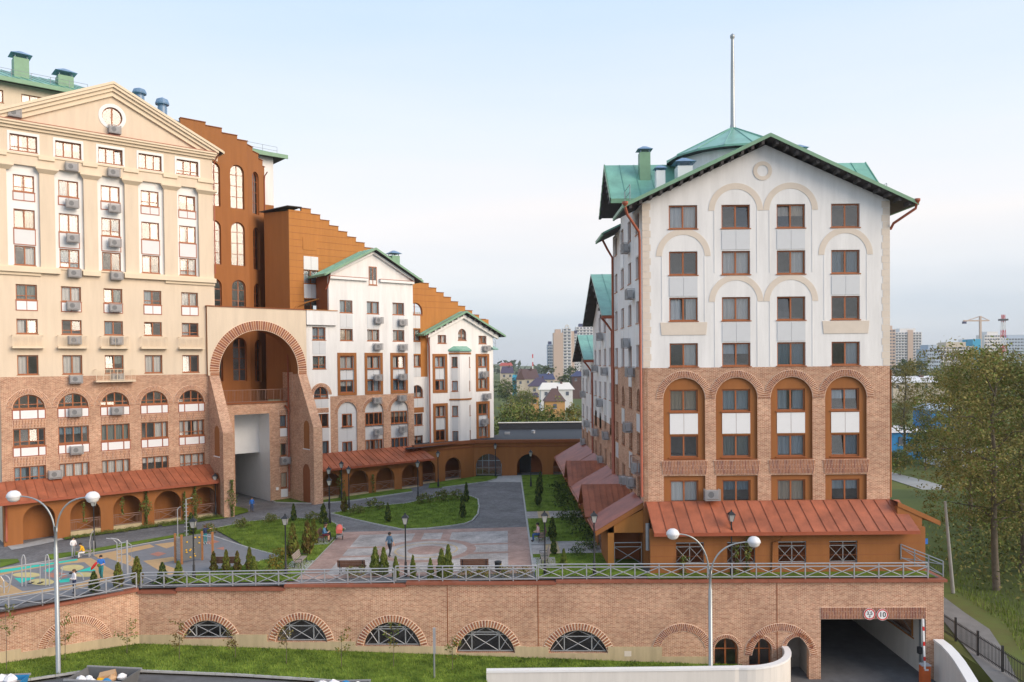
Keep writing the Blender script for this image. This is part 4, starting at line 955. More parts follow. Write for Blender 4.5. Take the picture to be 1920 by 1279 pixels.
pchild(MB().box(x0 - 3, 14, yF + 2.6, yF + 2.8, -.5, 4.0), 'rear_wall', 'terradark')
m_ = MB(); w0 = -2.1 - 1.5
for k in range(5): m_.box(w0 + k * .75 - .03, w0 + k * .75 + .03, yF + .45, yF + .52, 0, 2.5)
for z in (.02, .9, 1.7): m_.box(w0, w0 + 3.0, yF + .45, yF + .52, z - .03, z + .03)
pchild(m_, 'glazed_screen', 'rail'); pchild(MB().box(w0 - .02, w0 + 3.05, yF + .47, yF + .49, -.1, 2.5), 'screen_pane', 'glass')
m_ = MB().box(1.6, 2.9, yF + 2.5, yF + 2.58, 0, 2.3); pchild(m_, 'door', 'darkmetal'); 
for c, r in (cs[0], cs[2]):
    me = xrail(None, 0, 2 * r - .04, 0, 0, .95, 1, 'railbrown'); o = link('arch_railing', me, PO); o.matrix_local = M_ @ Matrix.Translation((c - r + .02, yF + .15, .05))
ro = MB(); rp_ = [(x0 - 7, yF - 7.5), (x0, yF - .1), (14, yF - .1), (14, 113), (-1, 113), (-1, 104), (x0 - 9, yF + 2)]
ro.add([(x, y, 4.0) for x, y in rp_], [tuple(range(len(rp_)))]); pchild(ro, 'flat_roof', 'blackroof')
pchild(MB().box(-1, 14, 112.4, 113, 3.2, 4.9), 'roof_parapet', 'blackroof'); pchild(MB().box(-1.1, 14, 112.3, 113.1, 4.9, 4.98), 'parapet_cap', 'parapet')
pchild(MB().lathe([(.0, 0), (.25, 0), (.25, .3), (.3, .35), (0, .45)], 10, c=(3.6, 106)).box(-.2, .5, 104.5, 104.9, 0, .3), 'roof_vent', 'rail')
bpy.data.objects['roof_vent'].location.z += 4.0

# ---- right-hand building ----------------------------------------------------------------
RB = thing('apartment_building', 'white gabled building with beige arches, brick lower floors and a roof spire', 'building', (0, 51.2, 0), 0)
F = Facade(RB); XL, XR = 8.82, 24.6; rc = [11.42, 14.78, 18.30, 21.78]; hw = .91
rows = [21.72, 18.78, 15.84, 12.92, 10.02, 7.08, 4.18]
def span(u, v0, v1, m='panel'): F.spandrel(u - hw, v0, u + hw, v1, 2, m=m)
for i, c in enumerate(rc):
    for k, b in enumerate(rows[:4]): F.window(c - hw, b, c + hw, b + 1.5, cols=2, inset=.13)
    for b in ((20.35, 14.48) if i in (1, 2) else (17.4,)): F.spandrel(c - hw, b, c + hw, b + 1.24, 2, y=-.0)
    # brick zone: arched terracotta recess with two storeys, flat-headed one below
    nich = archpoly(c - 1.33, 6.92, c + 1.33, 10.86); low = rect(c - 1.33, 4.05, c + 1.33, 5.92)
    F.holes.append((nich, 0)); F.holes.append((low, 0))
    for b in rows[4:]: F.window(c - hw, b, c + hw, b + 1.42, cols=2, y=.14, inset=.10)
    F.spandrel(c - hw, 8.58, c + hw, 9.92, 2, m='panelwhite', y=.14)
    F.vring(c, 10.86, 1.35, 1.80, 0, 180, 46); F.soldier(c - 1.5, 6.0, c + 1.5, 6.90, 30, splay=.12)
    F.flat('recess_sill', rect(c - 1.33, 6.90, c + 1.33, 6.97), 'terradark', -.03, .14)
    for k in range(4): pass
F.wall([(XL, 12.85), (XR, 12.85), (XR, 23.4), (16.71, 27.0), (XL, 23.4)], 'white', 0, .25)
F.wall(rect(XL, 4.0, XR, 12.85), 'brick', 0, .14, name='brick_wall', mside='terra')
F.wall(rect(XL + .3, 3.99, XR - .3, 12.6), 'terra', .14, .2, name='recess_wall')
F.flat('flashing_course', rect(XL - .02, 3.9, XR + .02, 4.3), 'redroof', -.035, .0, [])
def bandarch(c, v, r0=1.36, r1=1.74): F.flat('beige_arch', arc(c, v, r1, 0, 180, 26) + arc(c, v, r0, 180, 0, 26), 'beige', -.022, .01)
for c in (14.78, 18.28): bandarch(c, 22.85); bandarch(c, 17.05)
bandarch(11.42, 19.98); bandarch(21.78, 19.98)
F.flat('beige_ring', arc(16.5, 25.35, .60, 0, 360, 30)[:-1], 'beige', -.04, .01, [arc(16.5, 25.35, .36, 0, 360, 24)[:-1]])
for c in (11.42, 21.78): F.flat('beige_panel', [(c - 1.42, 14.95), (c + 1.42, 14.95), (c + 1.5, 15.75), (c - 1.5, 15.75)], 'beige', -.04, .01)
for c, lo in ((14.78, 12.9), (18.30, 12.9)):           # shallow vertical fillets of the arched fields
    for s_ in (-1, 1):
        for v0, v1 in ((18.9, 22.85), (12.9, 17.05)): F.flat('field_fillet', rect(c + s_ * 1.36 - .03, v0, c + s_ * 1.36 + .03, v1), 'white', -.02, .005)
for c in (11.42, 21.78):
    for s_ in (-1, 1): F.flat('field_fillet', rect(c + s_ * 1.36 - .03, 15.8, c + s_ * 1.36 + .03, 19.98), 'white', -.02, .005)
for k in range(24):
    v = 12.88 + k * .437
    if v > 23.0: break
    wd = .42 if k % 2 else .34
    F.flat('quoin', rect(XL - .01, v + .01, XL + wd + .1, v + .427), 'beige', -.014, .01); F.flat('quoin', rect(XR - wd - .1, v + .01, XR + .01, v + .427), 'beige', -.014, .01)
F.ac(13.1, 4.75, y=-.02)
# roof: cross gables of equal height
gable(RB, 7.55, 25.85, -1.0, 14.2, 23.05, 27.35, 12, brackets=14, sides=(1,))
gable(RB, 7.55, 25.85, -1.0, 3.7, 23.05, 27.35, 4, brackets=14, sides=(0,)); gable(RB, 7.55, 25.85, 9.9, 14.2, 23.05, 27.35, 4, sides=(0,), verge=False)
seam_roof(RB, (8.9, 3.7, 23.69), (8.9, 9.9, 23.69), (16.7, 9.9, 27.35), (16.7, 3.7, 27.35), 5, 'greenroof', .08)
for sx, xo, n_ in ((-1, 7.3, 9), (1, 26.1, 9)):
    for (ya, va, yb, vb) in ((3.6, 24.35, 6.8, 27.4), (10.0, 24.35, 6.8, 27.4)):
        A_, B_, C_, D_ = (xo, ya, va), (16.7, ya, va), (16.7, yb, vb), (xo, yb, vb)
        seam_roof(RB, A_, B_, C_, D_, n_, 'greenroof', .08)
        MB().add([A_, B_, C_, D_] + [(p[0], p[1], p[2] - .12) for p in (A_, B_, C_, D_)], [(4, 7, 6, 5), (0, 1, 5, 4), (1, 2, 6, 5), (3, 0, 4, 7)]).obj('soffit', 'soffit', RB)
        e = .06 * sx; x0_, x1_ = sorted((xo + e, xo)); v_ = MB(); v_.add([(x0_, ya, va - .16), (x0_, yb, vb - .16), (x0_, yb, vb + .14), (x0_, ya, va + .14), (x1_, ya, va - .16), (x1_, yb, vb - .16), (x1_, yb, vb + .14), (x1_, ya, va + .14)], [(0, 1, 2, 3), (4, 7, 6, 5), (3, 2, 6, 7), (0, 4, 5, 1)]); v_.obj('verge_board', 'greentrim', RB)
        for k in range(6): f = (k + .5) / 6.4; link('bracket', CACHE['bracket'], RB, (xo + (.06 if sx < 0 else -.8), ya + (yb - ya) * f, va + (vb - va) * f - .12))
MB().box(7.3, 10.6, 3.48, 3.6, 24.1, 24.4).obj('gutter', 'greentrim', RB)
# drum with conical roof and spire
TX, TY = 16.4, 6.2
MB().lathe([(4.1, 24.0), (4.1, 27.7)], 24, c=(0, 0)).obj('turret_wall', 'white', RB, (TX, TY, 0))
n_ = 16
for k in range(n_):
    t0, t1 = 2 * math.pi * k / n_, 2 * math.pi * (k + 1) / n_
    a, b = Vector((4.75 * math.cos(t0), 4.75 * math.sin(t0), 27.55)), Vector((4.75 * math.cos(t1), 4.75 * math.sin(t1), 27.55)); c = Vector((0, 0, 29.95)); a2 = a + Vector((0, 0, -.14)); b2 = b + Vector((0, 0, -.14))
    m_ = MB(); m_.add([a, b, c, a2, b2], [(0, 1, 2), (0, 3, 4, 1)]); m_.bar(a + Vector((0, 0, .02)), c + Vector((0, 0, .02)), .05)
    m_.obj('turret_roof_panel', 'greenroof', RB, (TX, TY, 0))
MB().lathe([(4.7, 27.42), (3.9, 27.4)], 24).obj('turret_soffit', 'soffit', RB, (TX, TY, 0))
MB().lathe([(.30, 29.4), (.17, 30.2), (.14, 34), (.11, 36.1), (.11, 36.2), (.17, 36.3), (.17, 36.45), (.0, 36.6)], 12).obj('spire', 'galv', RB, (TX, TY, 0), smooth=True)
chimney(RB, 9.95, 5.6, 26.0, 28.0, .75); chimney(RB, 10.55, 3.0, 24.3, 26.1, .6, 'panelwhite'); chimney(RB, 12.1, 2.8, 24.9, 26.3, 1.0, 'panelwhite'); chimney(RB, 20.3, 4.2, 25.4, 27.6, .8)
# right slope dormer and railings
roofrail(RB, [(24.9, 1.0, 23.7), (24.9, 4.0, 23.7)], 1.0); roofrail(RB, [(8.2, 1.0, 23.8), (8.2, 3.2, 23.8)], 1.0)
F.pipe([(7.6, -.95, 23.15), (7.6, -.95, 22.9), (7.75, -.8, 22.5), (8.55, -.3, 21.5), (8.62, -.1, 21.0), (8.66, -.08, 4.6)], .085)
F.put('rain_head', MB().lathe([(.08, 0), (.2, .22), (.2, .34)], 10).mesh('rain_head', 'redpipe'), 7.6, -.95, 22.95); F.put('rain_head', CACHE.get('rh') or MB().lathe([(.08, 0), (.2, .22), (.2, .34)], 10).mesh('rain_head', 'redpipe'), 25.85, -.95, 22.95)
F.pipe([(25.85, -.95, 23.1), (25.8, -.9, 22.7), (24.75, -.2, 21.9), (24.75, 0.2, 21.6)], .085); F.pipe([(24.68, .08, 12.6), (24.68, .08, 4.4)], .06, 'terra')
# side wall towards the courtyard (faces -X)
FS = Facade(RB, XL, 14.0, R(-90))
for u in (1.7, 5.1, 8.6, 12.0):
    for k, b in enumerate(rows): FS.window(u - .7, b, u + .7, b + 1.45, cols=2, arch=(k == 4 and u in (5.1, 12.0)))
    for b in ((20.3, 14.4, 8.6) if u in (5.1, 12.0) else (17.4, 11.5, 5.7)): FS.spandrel(u - .7, b, u + .7, b + 1.2, 1)
FS.wall([(0, 12.85), (14.0, 12.85), (14.0, 23.4), (9.9, 23.4), (9.9, 24.4), (7.2, 26.95), (4.5, 24.4), (4.5, 23.4), (0, 23.4)], 'white'); FS.wall(rect(0, 4.0, 14.0, 12.85), 'brick', name='brick_wall'); FS.wall(rect(0, -.3, 14.0, 4.0), 'terra', name='ground_floor_wall')
for u, v in ((8.6, 21.3), (10.4, 17.9), (8.4, 14.6), (10.2, 12.6), (9.0, 8.7), (12.6, 6.3), (10.3, 5.0), (6.8, 4.6)): FS.ac(u, v, y=-.02)
for v in (6.0,): FS.put('balcony_railing', balrail(3.0, .9, .35, 'railbrown', .3), 10.6, 0, v)
FS.pipe([(.4, -.9, 23.2), (.4, -.5, 22.4), (.4, -.1, 21.7), (.4, -.1, 4)], .09)
# right and rear walls, rooms
MB().box(XR - .25, XR, .26, 13.75, -.3, 23.3).obj('side_wall', 'beige', RB); MB().box(XL, XR, 13.75, 14.0, -.3, 23.3).obj('rear_wall', 'white', RB)
mb = MB().box(XL + 1.5, XR - .3, 1.6, 1.7, -.2, 23.2).box(XL + 1.5, XL + 1.6, 1.7, 13.7, -.2, 23.2)
for k in range(8): mb.box(XL + .3, XR - .3, .4, 1.6, 1.2 + 2.94 * k, 1.35 + 2.94 * k); mb.box(XL + .3, XL + 1.5, 1.61, 13.7, 1.2 + 2.94 * k, 1.35 + 2.94 * k)
mb.obj('interior', 'interior', RB)
# lean-to over the ground floor and its wall with barred openings
lean(RB, XL + .1, XR + .55, -1.95, -.0, 2.62, 4.22, 20, e0=-.15, e1=.35)
FA = Facade(RB, 0, -1.35, 0)
ow = [(10.55, 12.3), (13.75, 15.5), (16.95, 18.7), (20.15, 21.9)]
hs = [rect(a, .55, b, 1.95) for a, b in ow]
FA.put('arcade_wall', MB().prism(rect(8.95, -.3, 26.15, 2.75), hs, 0, .35).mesh('arcade_wall', 'terra'))
for a, b in ow: FA.put('opening_railing', cached(('opr', 1), lambda: xrail(None, 0, 1.75, 0, 0, 1.35, 2, 'rail', bal=False)), a, .1, .56); FA.put('opening_frame', cached('opf', lambda: MB().prism(rect(0, 0, 1.75, 1.4), [rect(.05, .05, 1.70, 1.35)], .12, .3).mesh('opening_frame', 'terradark')), a, 0, .55)
for v in (.35, 1.05, 1.75): FA.flat('cladding_joint', rect(8.96, v, 26.1, v + .02), 'terradark', -.008, .005, [])
MB().box(8.95, 26.15, 0.3, .32, -.3, 2.7).obj('arcade_back', 'terradark', RB); FA.pipe([(17.0, -.55, 2.5), (17.0, -.3, 2.1), (16.6, -.06, 1.9), (16.55, -.06, -.2)], .05, 'terra')
# east wing: verge of the lean-to on the far side
MB().add([(24.6, -1.0, 4.3), (27.3, -1.0, 3.05), (27.3, -1.0, 2.75), (24.6, -1.0, 4.0), (24.6, 13, 4.3), (27.3, 13, 3.05), (27.3, 13, 2.75), (24.6, 13, 4.0)], [(0, 3, 2, 1), (4, 5, 6, 7), (0, 1, 5, 4), (1, 2, 6, 5), (3, 7, 6, 2)]).obj('east_lean_to', 'terra', RB)
m_ = MB().prism([(24.6, -.3), (26.15, -.3), (26.15, 3.3), (24.6, 4.0)], [archpoly(25.0, .0, 25.9, 1.0, 8)], -.95, -.6); m_.obj('end_wall', 'terra', RB)
MB().box(26.1, 26.16, .4, 12.5, -.3, 3.3).obj('east_wall', 'terra', RB); MB().box(26.2, 26.5, -.99, -.97, 1.6, 1.95).obj('house_plate', 'blue', RB)
# porches along the courtyard side
def porch(root, X, y0, y1, zt=4.2, ze=2.35, dx=3.1, m='redroof2', col=True, near=True):
    """corrugated lean-to falling to -X between depths y0 and y1 (root space)"""
    n = max(6, int((y1 - y0) / .32)); mb = MB(); vs = []; fs = []
    for i in range(2 * n + 1):
        y = y0 + (y1 - y0) * i / (2 * n); dz = .05 if i % 2 else 0
        vs += [(X - dx, y, ze + dz), (X, y, zt + dz)]
    for i in range(2 * n): fs.append((2 * i, 2 * i + 1, 2 * i + 3, 2 * i + 2))
    mb.add(vs, fs); mb.obj('porch_roof', m, root)
    f = MB(); f.add([(X - dx, y0 - .02, ze - .02), (X, y0 - .02, zt - .02), (X, y0 - .02, zt - .38), (X - dx, y0 - .02, ze - .34), (X - dx, y0 + .06, ze - .02), (X, y0 + .06, zt - .02), (X, y0 + .06, zt - .38), (X - dx, y0 + .06, ze - .34)], [(0, 3, 2, 1), (4, 5, 6, 7), (0, 1, 5, 4), (3, 7, 6, 2), (0, 4, 7, 3)]); f.obj('porch_fascia', 'terra', root)
    MB().add([(X - dx, y0 + .06, ze - .06), (X, y0 + .06, zt - .06), (X, y1, zt - .06), (X - dx, y1, ze - .06)], [(0, 1, 2, 3)]).obj('porch_ceiling', 'terradark', root)
    MB().tube([(X - dx - .05, y0, ze - .08), (X - dx - .05, y1, ze - .08)], .07, 8).obj('gutter', 'redpipe', root)
def crossgable(root, X, y0, y1, z0, zt, dx, m='redroof'):
    yc = (y0 + y1) / 2
    for ya, k in ((y0, 0), (y1, 1)): seam_roof(root, (X - dx, ya, z0), (X, ya, z0), (X, yc, zt), (X - dx, yc, zt), 8, m, .05)
    MB().add([(X - dx + .3, y0 + .2, z0 - .1), (X - dx + .3, y1 - .2, z0 - .1), (X - dx + .3, yc, zt - .15)], [(0, 1, 2)]).obj('porch_gable', 'terradark', root)
porch(RB, XL, .35, 4.6); crossgable(RB, XL, 4.2, 9.6, 2.5, 4.35, 3.4); porch(RB, XL, 9.2, 14.0, 4.2, 2.5, 3.2)
pw = Facade(RB, XL - 2.3, 14.0, R(-90)); 
arcs = [(1.6), (5.2), (8.8)]; outer = [(0, -.3)]
for c in arcs: outer += [(c - 1.1, -.3), (c - 1.1, 1.0)] + arc(c, 1.0, 1.1, 180, 0, 10)[1:-1] + [(c + 1.1, 1.0), (c + 1.1, -.3)]
outer += [(13.5, -.3), (13.5, 2.7), (0, 2.7)]
pw.put('porch_wall', MB().prism(outer, [], 0, .3).mesh('porch_wall', 'terra'))
for c in arcs: pw.put('arch_railing', cached('pwr', lambda: xrail(None, 0, 2.16, 0, 0, .95, 1, 'railbrown')), c - 1.08, .1, .05)
MB().box(XL - 2.3, XL - 1.9, .45, .85, -.3, 2.75).obj('porch_post', 'terralight', RB); MB().prism([(XL - 2.3, 2.2), (XL, 2.2), (XL, 3.7), (XL - 2.3, 2.55)], [], .45, .7).obj('porch_tympanum', 'terralight', RB)
MB().box(XL - 1.9, XL, 2.2, 2.3, -.3, 2.6).obj('porch_back', 'terradark', RB); o = link('porch_railing', xrail(None, 0, 1.75, 0, 0, 1.5, 1, 'rail', bal=False), RB, (XL - 1.85, .6, .05))
MB().tube([(XL + .1, -.6, 3.0), (XL + .1, -.6, 1.3)], .13, 10).obj('downspout', 'rail', RB)

# ---- two further units of the right-hand row --------------------------------------------
def rowunit(label, y0, y1, va, ve, nrow, split, cols, acs, por):
    U = thing('row_building', label, 'building', (0, y0, 0), 0); D = y1 - y0
    Fx = Facade(U, XL, D, R(-90)); Wd = D
    for c in cols:
        for k in range(nrow):
            b = 4.18 + 2.94 * k
            if b + 1.5 > ve + .2 and abs(c - Wd / 2) > Wd * .3: continue
            Fx.window(c - .75, b, c + .75, b + 1.45, cols=2)
            if (k + int(c)) % 2 == 0 and b + 2.9 < ve: Fx.spandrel(c - .75, b + 1.52, c + .75, b + 2.88, 2)
    Fx.wall([(0, split), (Wd, split), (Wd, ve), (Wd / 2, va - .3), (0, ve)], 'white'); Fx.wall(rect(0, 3.9, Wd, split), 'brick', name='brick_wall'); Fx.wall(rect(0, -.3, Wd, 3.9), 'terra', name='ground_floor_wall')
    for u, v in acs: Fx.ac(u, v, y=-.02)
    Fx.pipe([(Wd - .2, -1.0, ve - .1), (Wd - .2, -.5, ve - .7), (Wd - .2, -.1, ve - 1.3), (Wd - .2, -.1, 4)], .09)
    xo = XL - 1.0
    for ya in (-.5, D + .5):
        A_, B_, C_, D_ = (xo, ya, ve - .1), (20, ya, ve - .1), (20, D / 2, va), (xo, D / 2, va)
        seam_roof(U, A_, B_, C_, D_, 12, 'greenroof', .08); MB().add([A_, B_, C_, D_] + [(p[0], p[1], p[2] - .12) for p in (A_, B_, C_, D_)], [(4, 7, 6, 5), (0, 1, 5, 4), (3, 0, 4, 7)]).obj('soffit', 'soffit', U)
        for k in range(6): f = (k + .5) / 6.4; link('bracket', CACHE['bracket'], U, (xo + .1, ya + (D / 2 - ya) * f, ve - .1 + (va - ve) * f - .12))
    MB().box(xo, 20, -.62, -.5, ve - .3, ve - .05).obj('gutter', 'redpipe', U)
    MB().box(XL + 1.4, XL + 1.5, 0.1, D - .1, 0, ve - .1).obj('interior', 'interior', U); MB().box(XL + .3, 20, 0, .2, 3, ve - .1).obj('near_wall', 'white', U); MB().box(XL + .3, 20, D - .2, D, 0, ve - .1).obj('far_wall', 'white', U); MB().box(19.8, 20, 0.2, D - .2, 0, ve - .1).obj('rear_wall', 'white', U)
    for a, b, kind in por:
        (porch if kind else crossgable)(U, XL, a, b, *((4.2, 2.4, 3.2) if kind else (2.4, 4.3, 3.4)))
    pw = Facade(U, XL - 2.3, D, R(-90)); outer = [(0, -.3)]
    for c in (2.2, 5.8, 9.4): outer += [(c - 1.1, -.3), (c - 1.1, 1.0)] + arc(c, 1.0, 1.1, 180, 0, 10)[1:-1] + [(c + 1.1, 1.0), (c + 1.1, -.3)]
    outer += [(Wd, -.3), (Wd, 2.6), (0, 2.6)]; pw.put('porch_wall', MB().prism(outer, [], 0, .3).mesh('porch_wall', 'terra'))
    return U
rowunit('white gabled row unit with green roof directly behind the right-hand brick and white building', 65.3, 80.3, 21.2, 17.1, 5, 8.0, (1.9, 5.6, 9.4, 13.1), ((8, 15.6), (3.6, 12.7), (11, 12.5), (7.2, 9.6), (3.7, 6.6), (11.6, 7.0), (7.5, 4.4)), ((.2, 5.0, 1), (4.6, 10.2, 0), (9.8, 15, 1)))
rowunit('lowest and farthest white gabled row unit at the right end of the podium', 80.5, 93.0, 16.2, 13.6, 3, 6.0, (2.0, 6.2, 10.4), ((8, 12.2), (4.2, 9.8), (8.2, 6.8), (4, 4.5)), ((.2, 5.0, 1), (5.0, 12.4, 1)))

# ================================================================== retaining wall, garage, railings
WRZ = math.atan2(WALLB.y - WALLA.y, WALLB.x - WALLA.x)
RW = thing('retaining_wall', 'long brick retaining wall with segmental barred openings below the courtyard railing', 'wall', WALLA, WRZ)
F = Facade(RW); WL = 49.27
def segarch(u0, u1, v0, vt, n=16):          # arch of given rise over the chord
    c = (u0 + u1) / 2; h = vt - v0; a = (u1 - u0) / 2; r = (a * a + h * h) / (2 * h); ph = math.degrees(math.asin(min(1, a / r)))
    if h > a: ph = 180 - ph
    return c, vt - r, r, ph
def seghole(u0, u1, v0, vt, n=18):
    c, cv, r, ph = segarch(u0, u1, v0, vt); return arc(c, cv, r, 90 - ph, 90 + ph, n)
ops = [(2.7, 5.86, -3.62, -2.5), (8.52, 11.72, -3.82, -2.46), (13.98, 17.5, -4.1, -2.62), (19.72, 23.3, -4.5, -2.95), (25.4, 28.98, -4.52, -3.14)]
holes_ = []
for (a, b, v0, vt) in ops:
    holes_.append(seghole(a, b, v0, vt)); c, cv, r, ph = segarch(a, b, v0, vt)
    F.vring(c, cv, r + .02, r + .45, 90 - ph, 90 + ph, int(ph * r * .22), name='brick_arch')
    # grille: crossed bars inside the opening
    g_ = MB(); zb = v0 + .06; hh = vt - v0
    def topv(x): return cv + math.sqrt(max(0, r * r - (x - c) ** 2)) - .03
    xs_ = [c - (b - a) * .235, c + (b - a) * .235]
    g_.box(a + .1, b - .1, .1, .15, zb, zb + .05); mid = zb + hh * .66
    xm = math.sqrt(max(0, r * r - (mid - cv) ** 2)); g_.box(c - xm, c + xm, .1, .15, mid - .025, mid + .025); g_.box(c - xm * .75, c + xm * .75, .1, .15, mid + .12, mid + .17) if hh > 1.4 else None
    for x in xs_: g_.box(x - .03, x + .03, .1, .15, zb, topv(x))
    for p, q in (((xs_[0], zb), (xs_[1], mid)), ((xs_[0], mid), (xs_[1], zb)), ((a + .12, zb), (xs_[0], mid)), ((xs_[0], zb), (xs_[0] - (xs_[0] - a) * .62, mid - .12)), ((xs_[1], zb), (xs_[1] + (b - xs_[1]) * .62, mid - .12)), ((xs_[1], mid), (b - .12, zb)), ((xs_[0], mid), (c, topv(c))), ((xs_[1], mid), (c, topv(c)))): g_.bar((p[0], .125, p[1]), (q[0], .125, q[1]), .034)
    F.put('opening_grille', g_.mesh('opening_grille', 'rail'))
# blind arches and doors at the right
F.vring(33.55, -4.62, 1.42, 1.9, 15, 165, 40)
F.vring(39.5, -4.95, 1.78, 2.24, 8, 172, 48)
for (a, b) in ((35.48, 36.92), (37.57, 38.94)):
    c = (a + b) / 2; r = (b - a) / 2; F.window(a, -5.45, b, -3.64, cols=2, arch=True, transom=.60, inset=.3, curtain=0, fw=.09); F.vring(c, -4.36, r + .02, r + .24, 0, 180, 26, two=False)
ca = (39.83 + 41.19) / 2; F.holes.append((archpoly(39.83, -6.2, 41.19, -4.25), 0)); F.vring(ca, -4.25, .70, .95, 0, 180, 28, two=False)
holes_.append(rect(41.9, -6.2, 48.2, -2.48))
F.soldier(41.9, -2.46, 48.2, -1.74, 66)
brk = [(0, 2.39, -.62, -3.36), (2.39, 9.14, -.46, -3.62), (9.14, 16.66, -.25, -4.0), (16.66, 25.87, -.12, -4.13), (25.87, WL, -.05, -4.13)]
F.wall([(0, -6.3), (WL, -6.3), (WL, -.05), (25.87, -.05), (25.87, -.14), (16.66, -.14), (16.66, -.26), (9.14, -.26), (9.14, -.47), (2.39, -.47), (2.39, -.63), (0, -.63)], 'brick', 0, .4, extra=holes_)
cp = [(0, 8.0, -3.36), (8.0, 13.5, -3.80), (13.5, 24.0, -4.10), (24.0, 32.3, -4.13)]
for a, b, v in cp:                           # concrete plinth in front of the brick
    o2 = [(a, -6.2), (b, -6.2), (b, v), (a, v)]; hs_ = []
    for (x0_, x1_, v0_, vt_) in ops:
        if x0_ > a and x1_ < b and v0_ < v: hs_.append(1)
    mb = MB()
    cuts = [(x0_, x1_, v0_) for (x0_, x1_, v0_, vt_) in ops if x0_ >= a - .3 and x1_ <= b + .3 and v0_ < v]
    u_ = a
    for x0_, x1_, v0_ in cuts:
        mb.box(u_, x0_ - .02, -.06, .0, -6.2, v); mb.box(x0_ - .02, x1_ + .02, -.06, .05, -6.2, v0_ - .02); u_ = x1_ + .02
    mb.box(u_, b, -.06, .0, -6.2, v); F.put('plinth', mb.mesh('plinth', 'concrete'))
F.flat('plinth', rect(32.3, -6.2, 35.4, -4.74), 'concrete', -.05, .0)
F.flat('whitewash_patch', rect(30.0, -4.72, 30.42, -4.40), 'beige', -.065, -.06)
for a, b, v in ((0, 2.39, -.62), (2.39, 9.14, -.46), (9.14, 16.66, -.25), (16.66, 23.3, -.13), (23.3, 25.87, -.13), (25.87, WL + .15, -.04)):
    n_ = max(1, round((b - a) / 2.2))
    for k in range(n_): x0_, x1_ = a + (b - a) * k / n_, a + (b - a) * (k + 1) / n_; F.flat('coping', [(x0_ + .006, v - .16), (x1_ - .006, v - .16), (x1_ - .006, v), (x0_ + .006, v)], 'coping', -.17, .5)
for u in (19.19, 24.75, 39.27): F.flat('expansion_joint', rect(u - .025, -4.1 if u < 30 else -5.0, u + .025, -.2), 'terradark', -.012, .01)
MB().box(0, 41.6, 2.0, 2.1, -6.4, -.7).obj('cellar_wall', 'interior', RW)
# garage
MB().box(41.55, 41.88, .4, 14, -6.3, -2.0).obj('garage_wall', 'concretegrey', RW); MB().box(41.55, 48.8, 14, 14.3, -6.3, -2.0).obj('garage_wall', 'interior', RW); MB().box(39.5, 49, .4, 14, -2.3, -2.0).obj('garage_ceiling', 'concretegrey', RW)
m_ = MB(); m_.prism([(.4, -6.3), (14, -6.3), (14, -2.3), (.4, -2.3)], [rect(2.0, -4.25, 6.0, -2.6)], 0, .25); m2 = MB(); m2.v = [(48.35 + y, x, z) for x, y, z in m_.v]; m2.f = m_.f; m2.m = m_.m; m2.obj('garage_wall', 'parapet', RW)
g_ = MB(); 
for p, q in (((2, -4.25), (6, -2.6)), ((2, -2.6), (6, -4.25))): g_.bar((48.5, p[0], p[1]), (48.5, q[0], q[1]), .05)
g_.obj('opening_grille', 'rail', RW); MB().box(48.33, 48.36, 1.9, 2.1, -4.2, -2.6).box(48.3, 48.36, 1.8, 6.1, -4.33, -4.25).obj('opening_trim', 'terralight', RW)
MB().box(47.95, 48.19, .05, .35, -6.2, -2.49).obj('door_jamb', 'galv', RW); MB().box(47.75, 47.97, -.06, .18, -4.6, -4.2).obj('reader_box', 'darkmetal', RW)
MB().box(39.6, 39.75, .4, 8, -6.3, -2.3).box(41.3, 41.5, .4, 8, -6.3, -2.3).box(39.7, 41.4, 8, 8.1, -6.3, -2.3).obj('stair_lining', 'concretegrey', RW)
MB().box(35.0, 39.4, 2.2, 2.3, -6.3, -3.2).obj('room_wall', 'interior', RW)
MB().box(WL - .4, WL, .4, 47, -7.2, -.06).obj('east_return', 'brick', RW); MB().box(WL - .5, WL + .15, .5, 14, -.2, -.03).obj('coping', 'coping', RW)
# left return towards the viewer
ang = math.atan2(WALLA.y - 45.653, WALLA.x + 29.136); LWO = Vector((-29.136 - math.cos(ang) * 8, 45.653 - math.sin(ang) * 8, 0))
LW = thing('retaining_wall', 'brick retaining wall with a blind brick arch below the playground at far left', 'wall', LWO, ang)
F = Facade(LW); Ln = 8 + 7.275
F.wall([(0, -5.5), (Ln - .003, -5.5), (Ln - .003, -.6), (8, -.95), (0, -1.3)], 'brick', 0, .4)
F.vring(8 + 3.78, -3.6, 1.55, 2.0, 8, 172, 44)
mb = MB()
for a, b, v in ((0, 9.0, -3.02), (9.0, 14.4, -3.25), (14.4, Ln - .003, -3.36)): mb.prism([(a, -5.4), (b, -5.4), (b, v - .0), (a, v + .0)], [], -.06, 0)
F.put('plinth', mb.mesh('plinth', 'concrete'))
for k in range(7): 
    a, b = Ln * k / 7, Ln * (k + 1) / 7; va, vb = -1.25 + .78 * k / 7, -1.25 + .78 * (k + 1) / 7
    F.flat('coping', [(a + .006, va - .16), (b - .006, vb - .16), (b - .006, vb), (a + .006, va)], 'coping', -.17, .5)

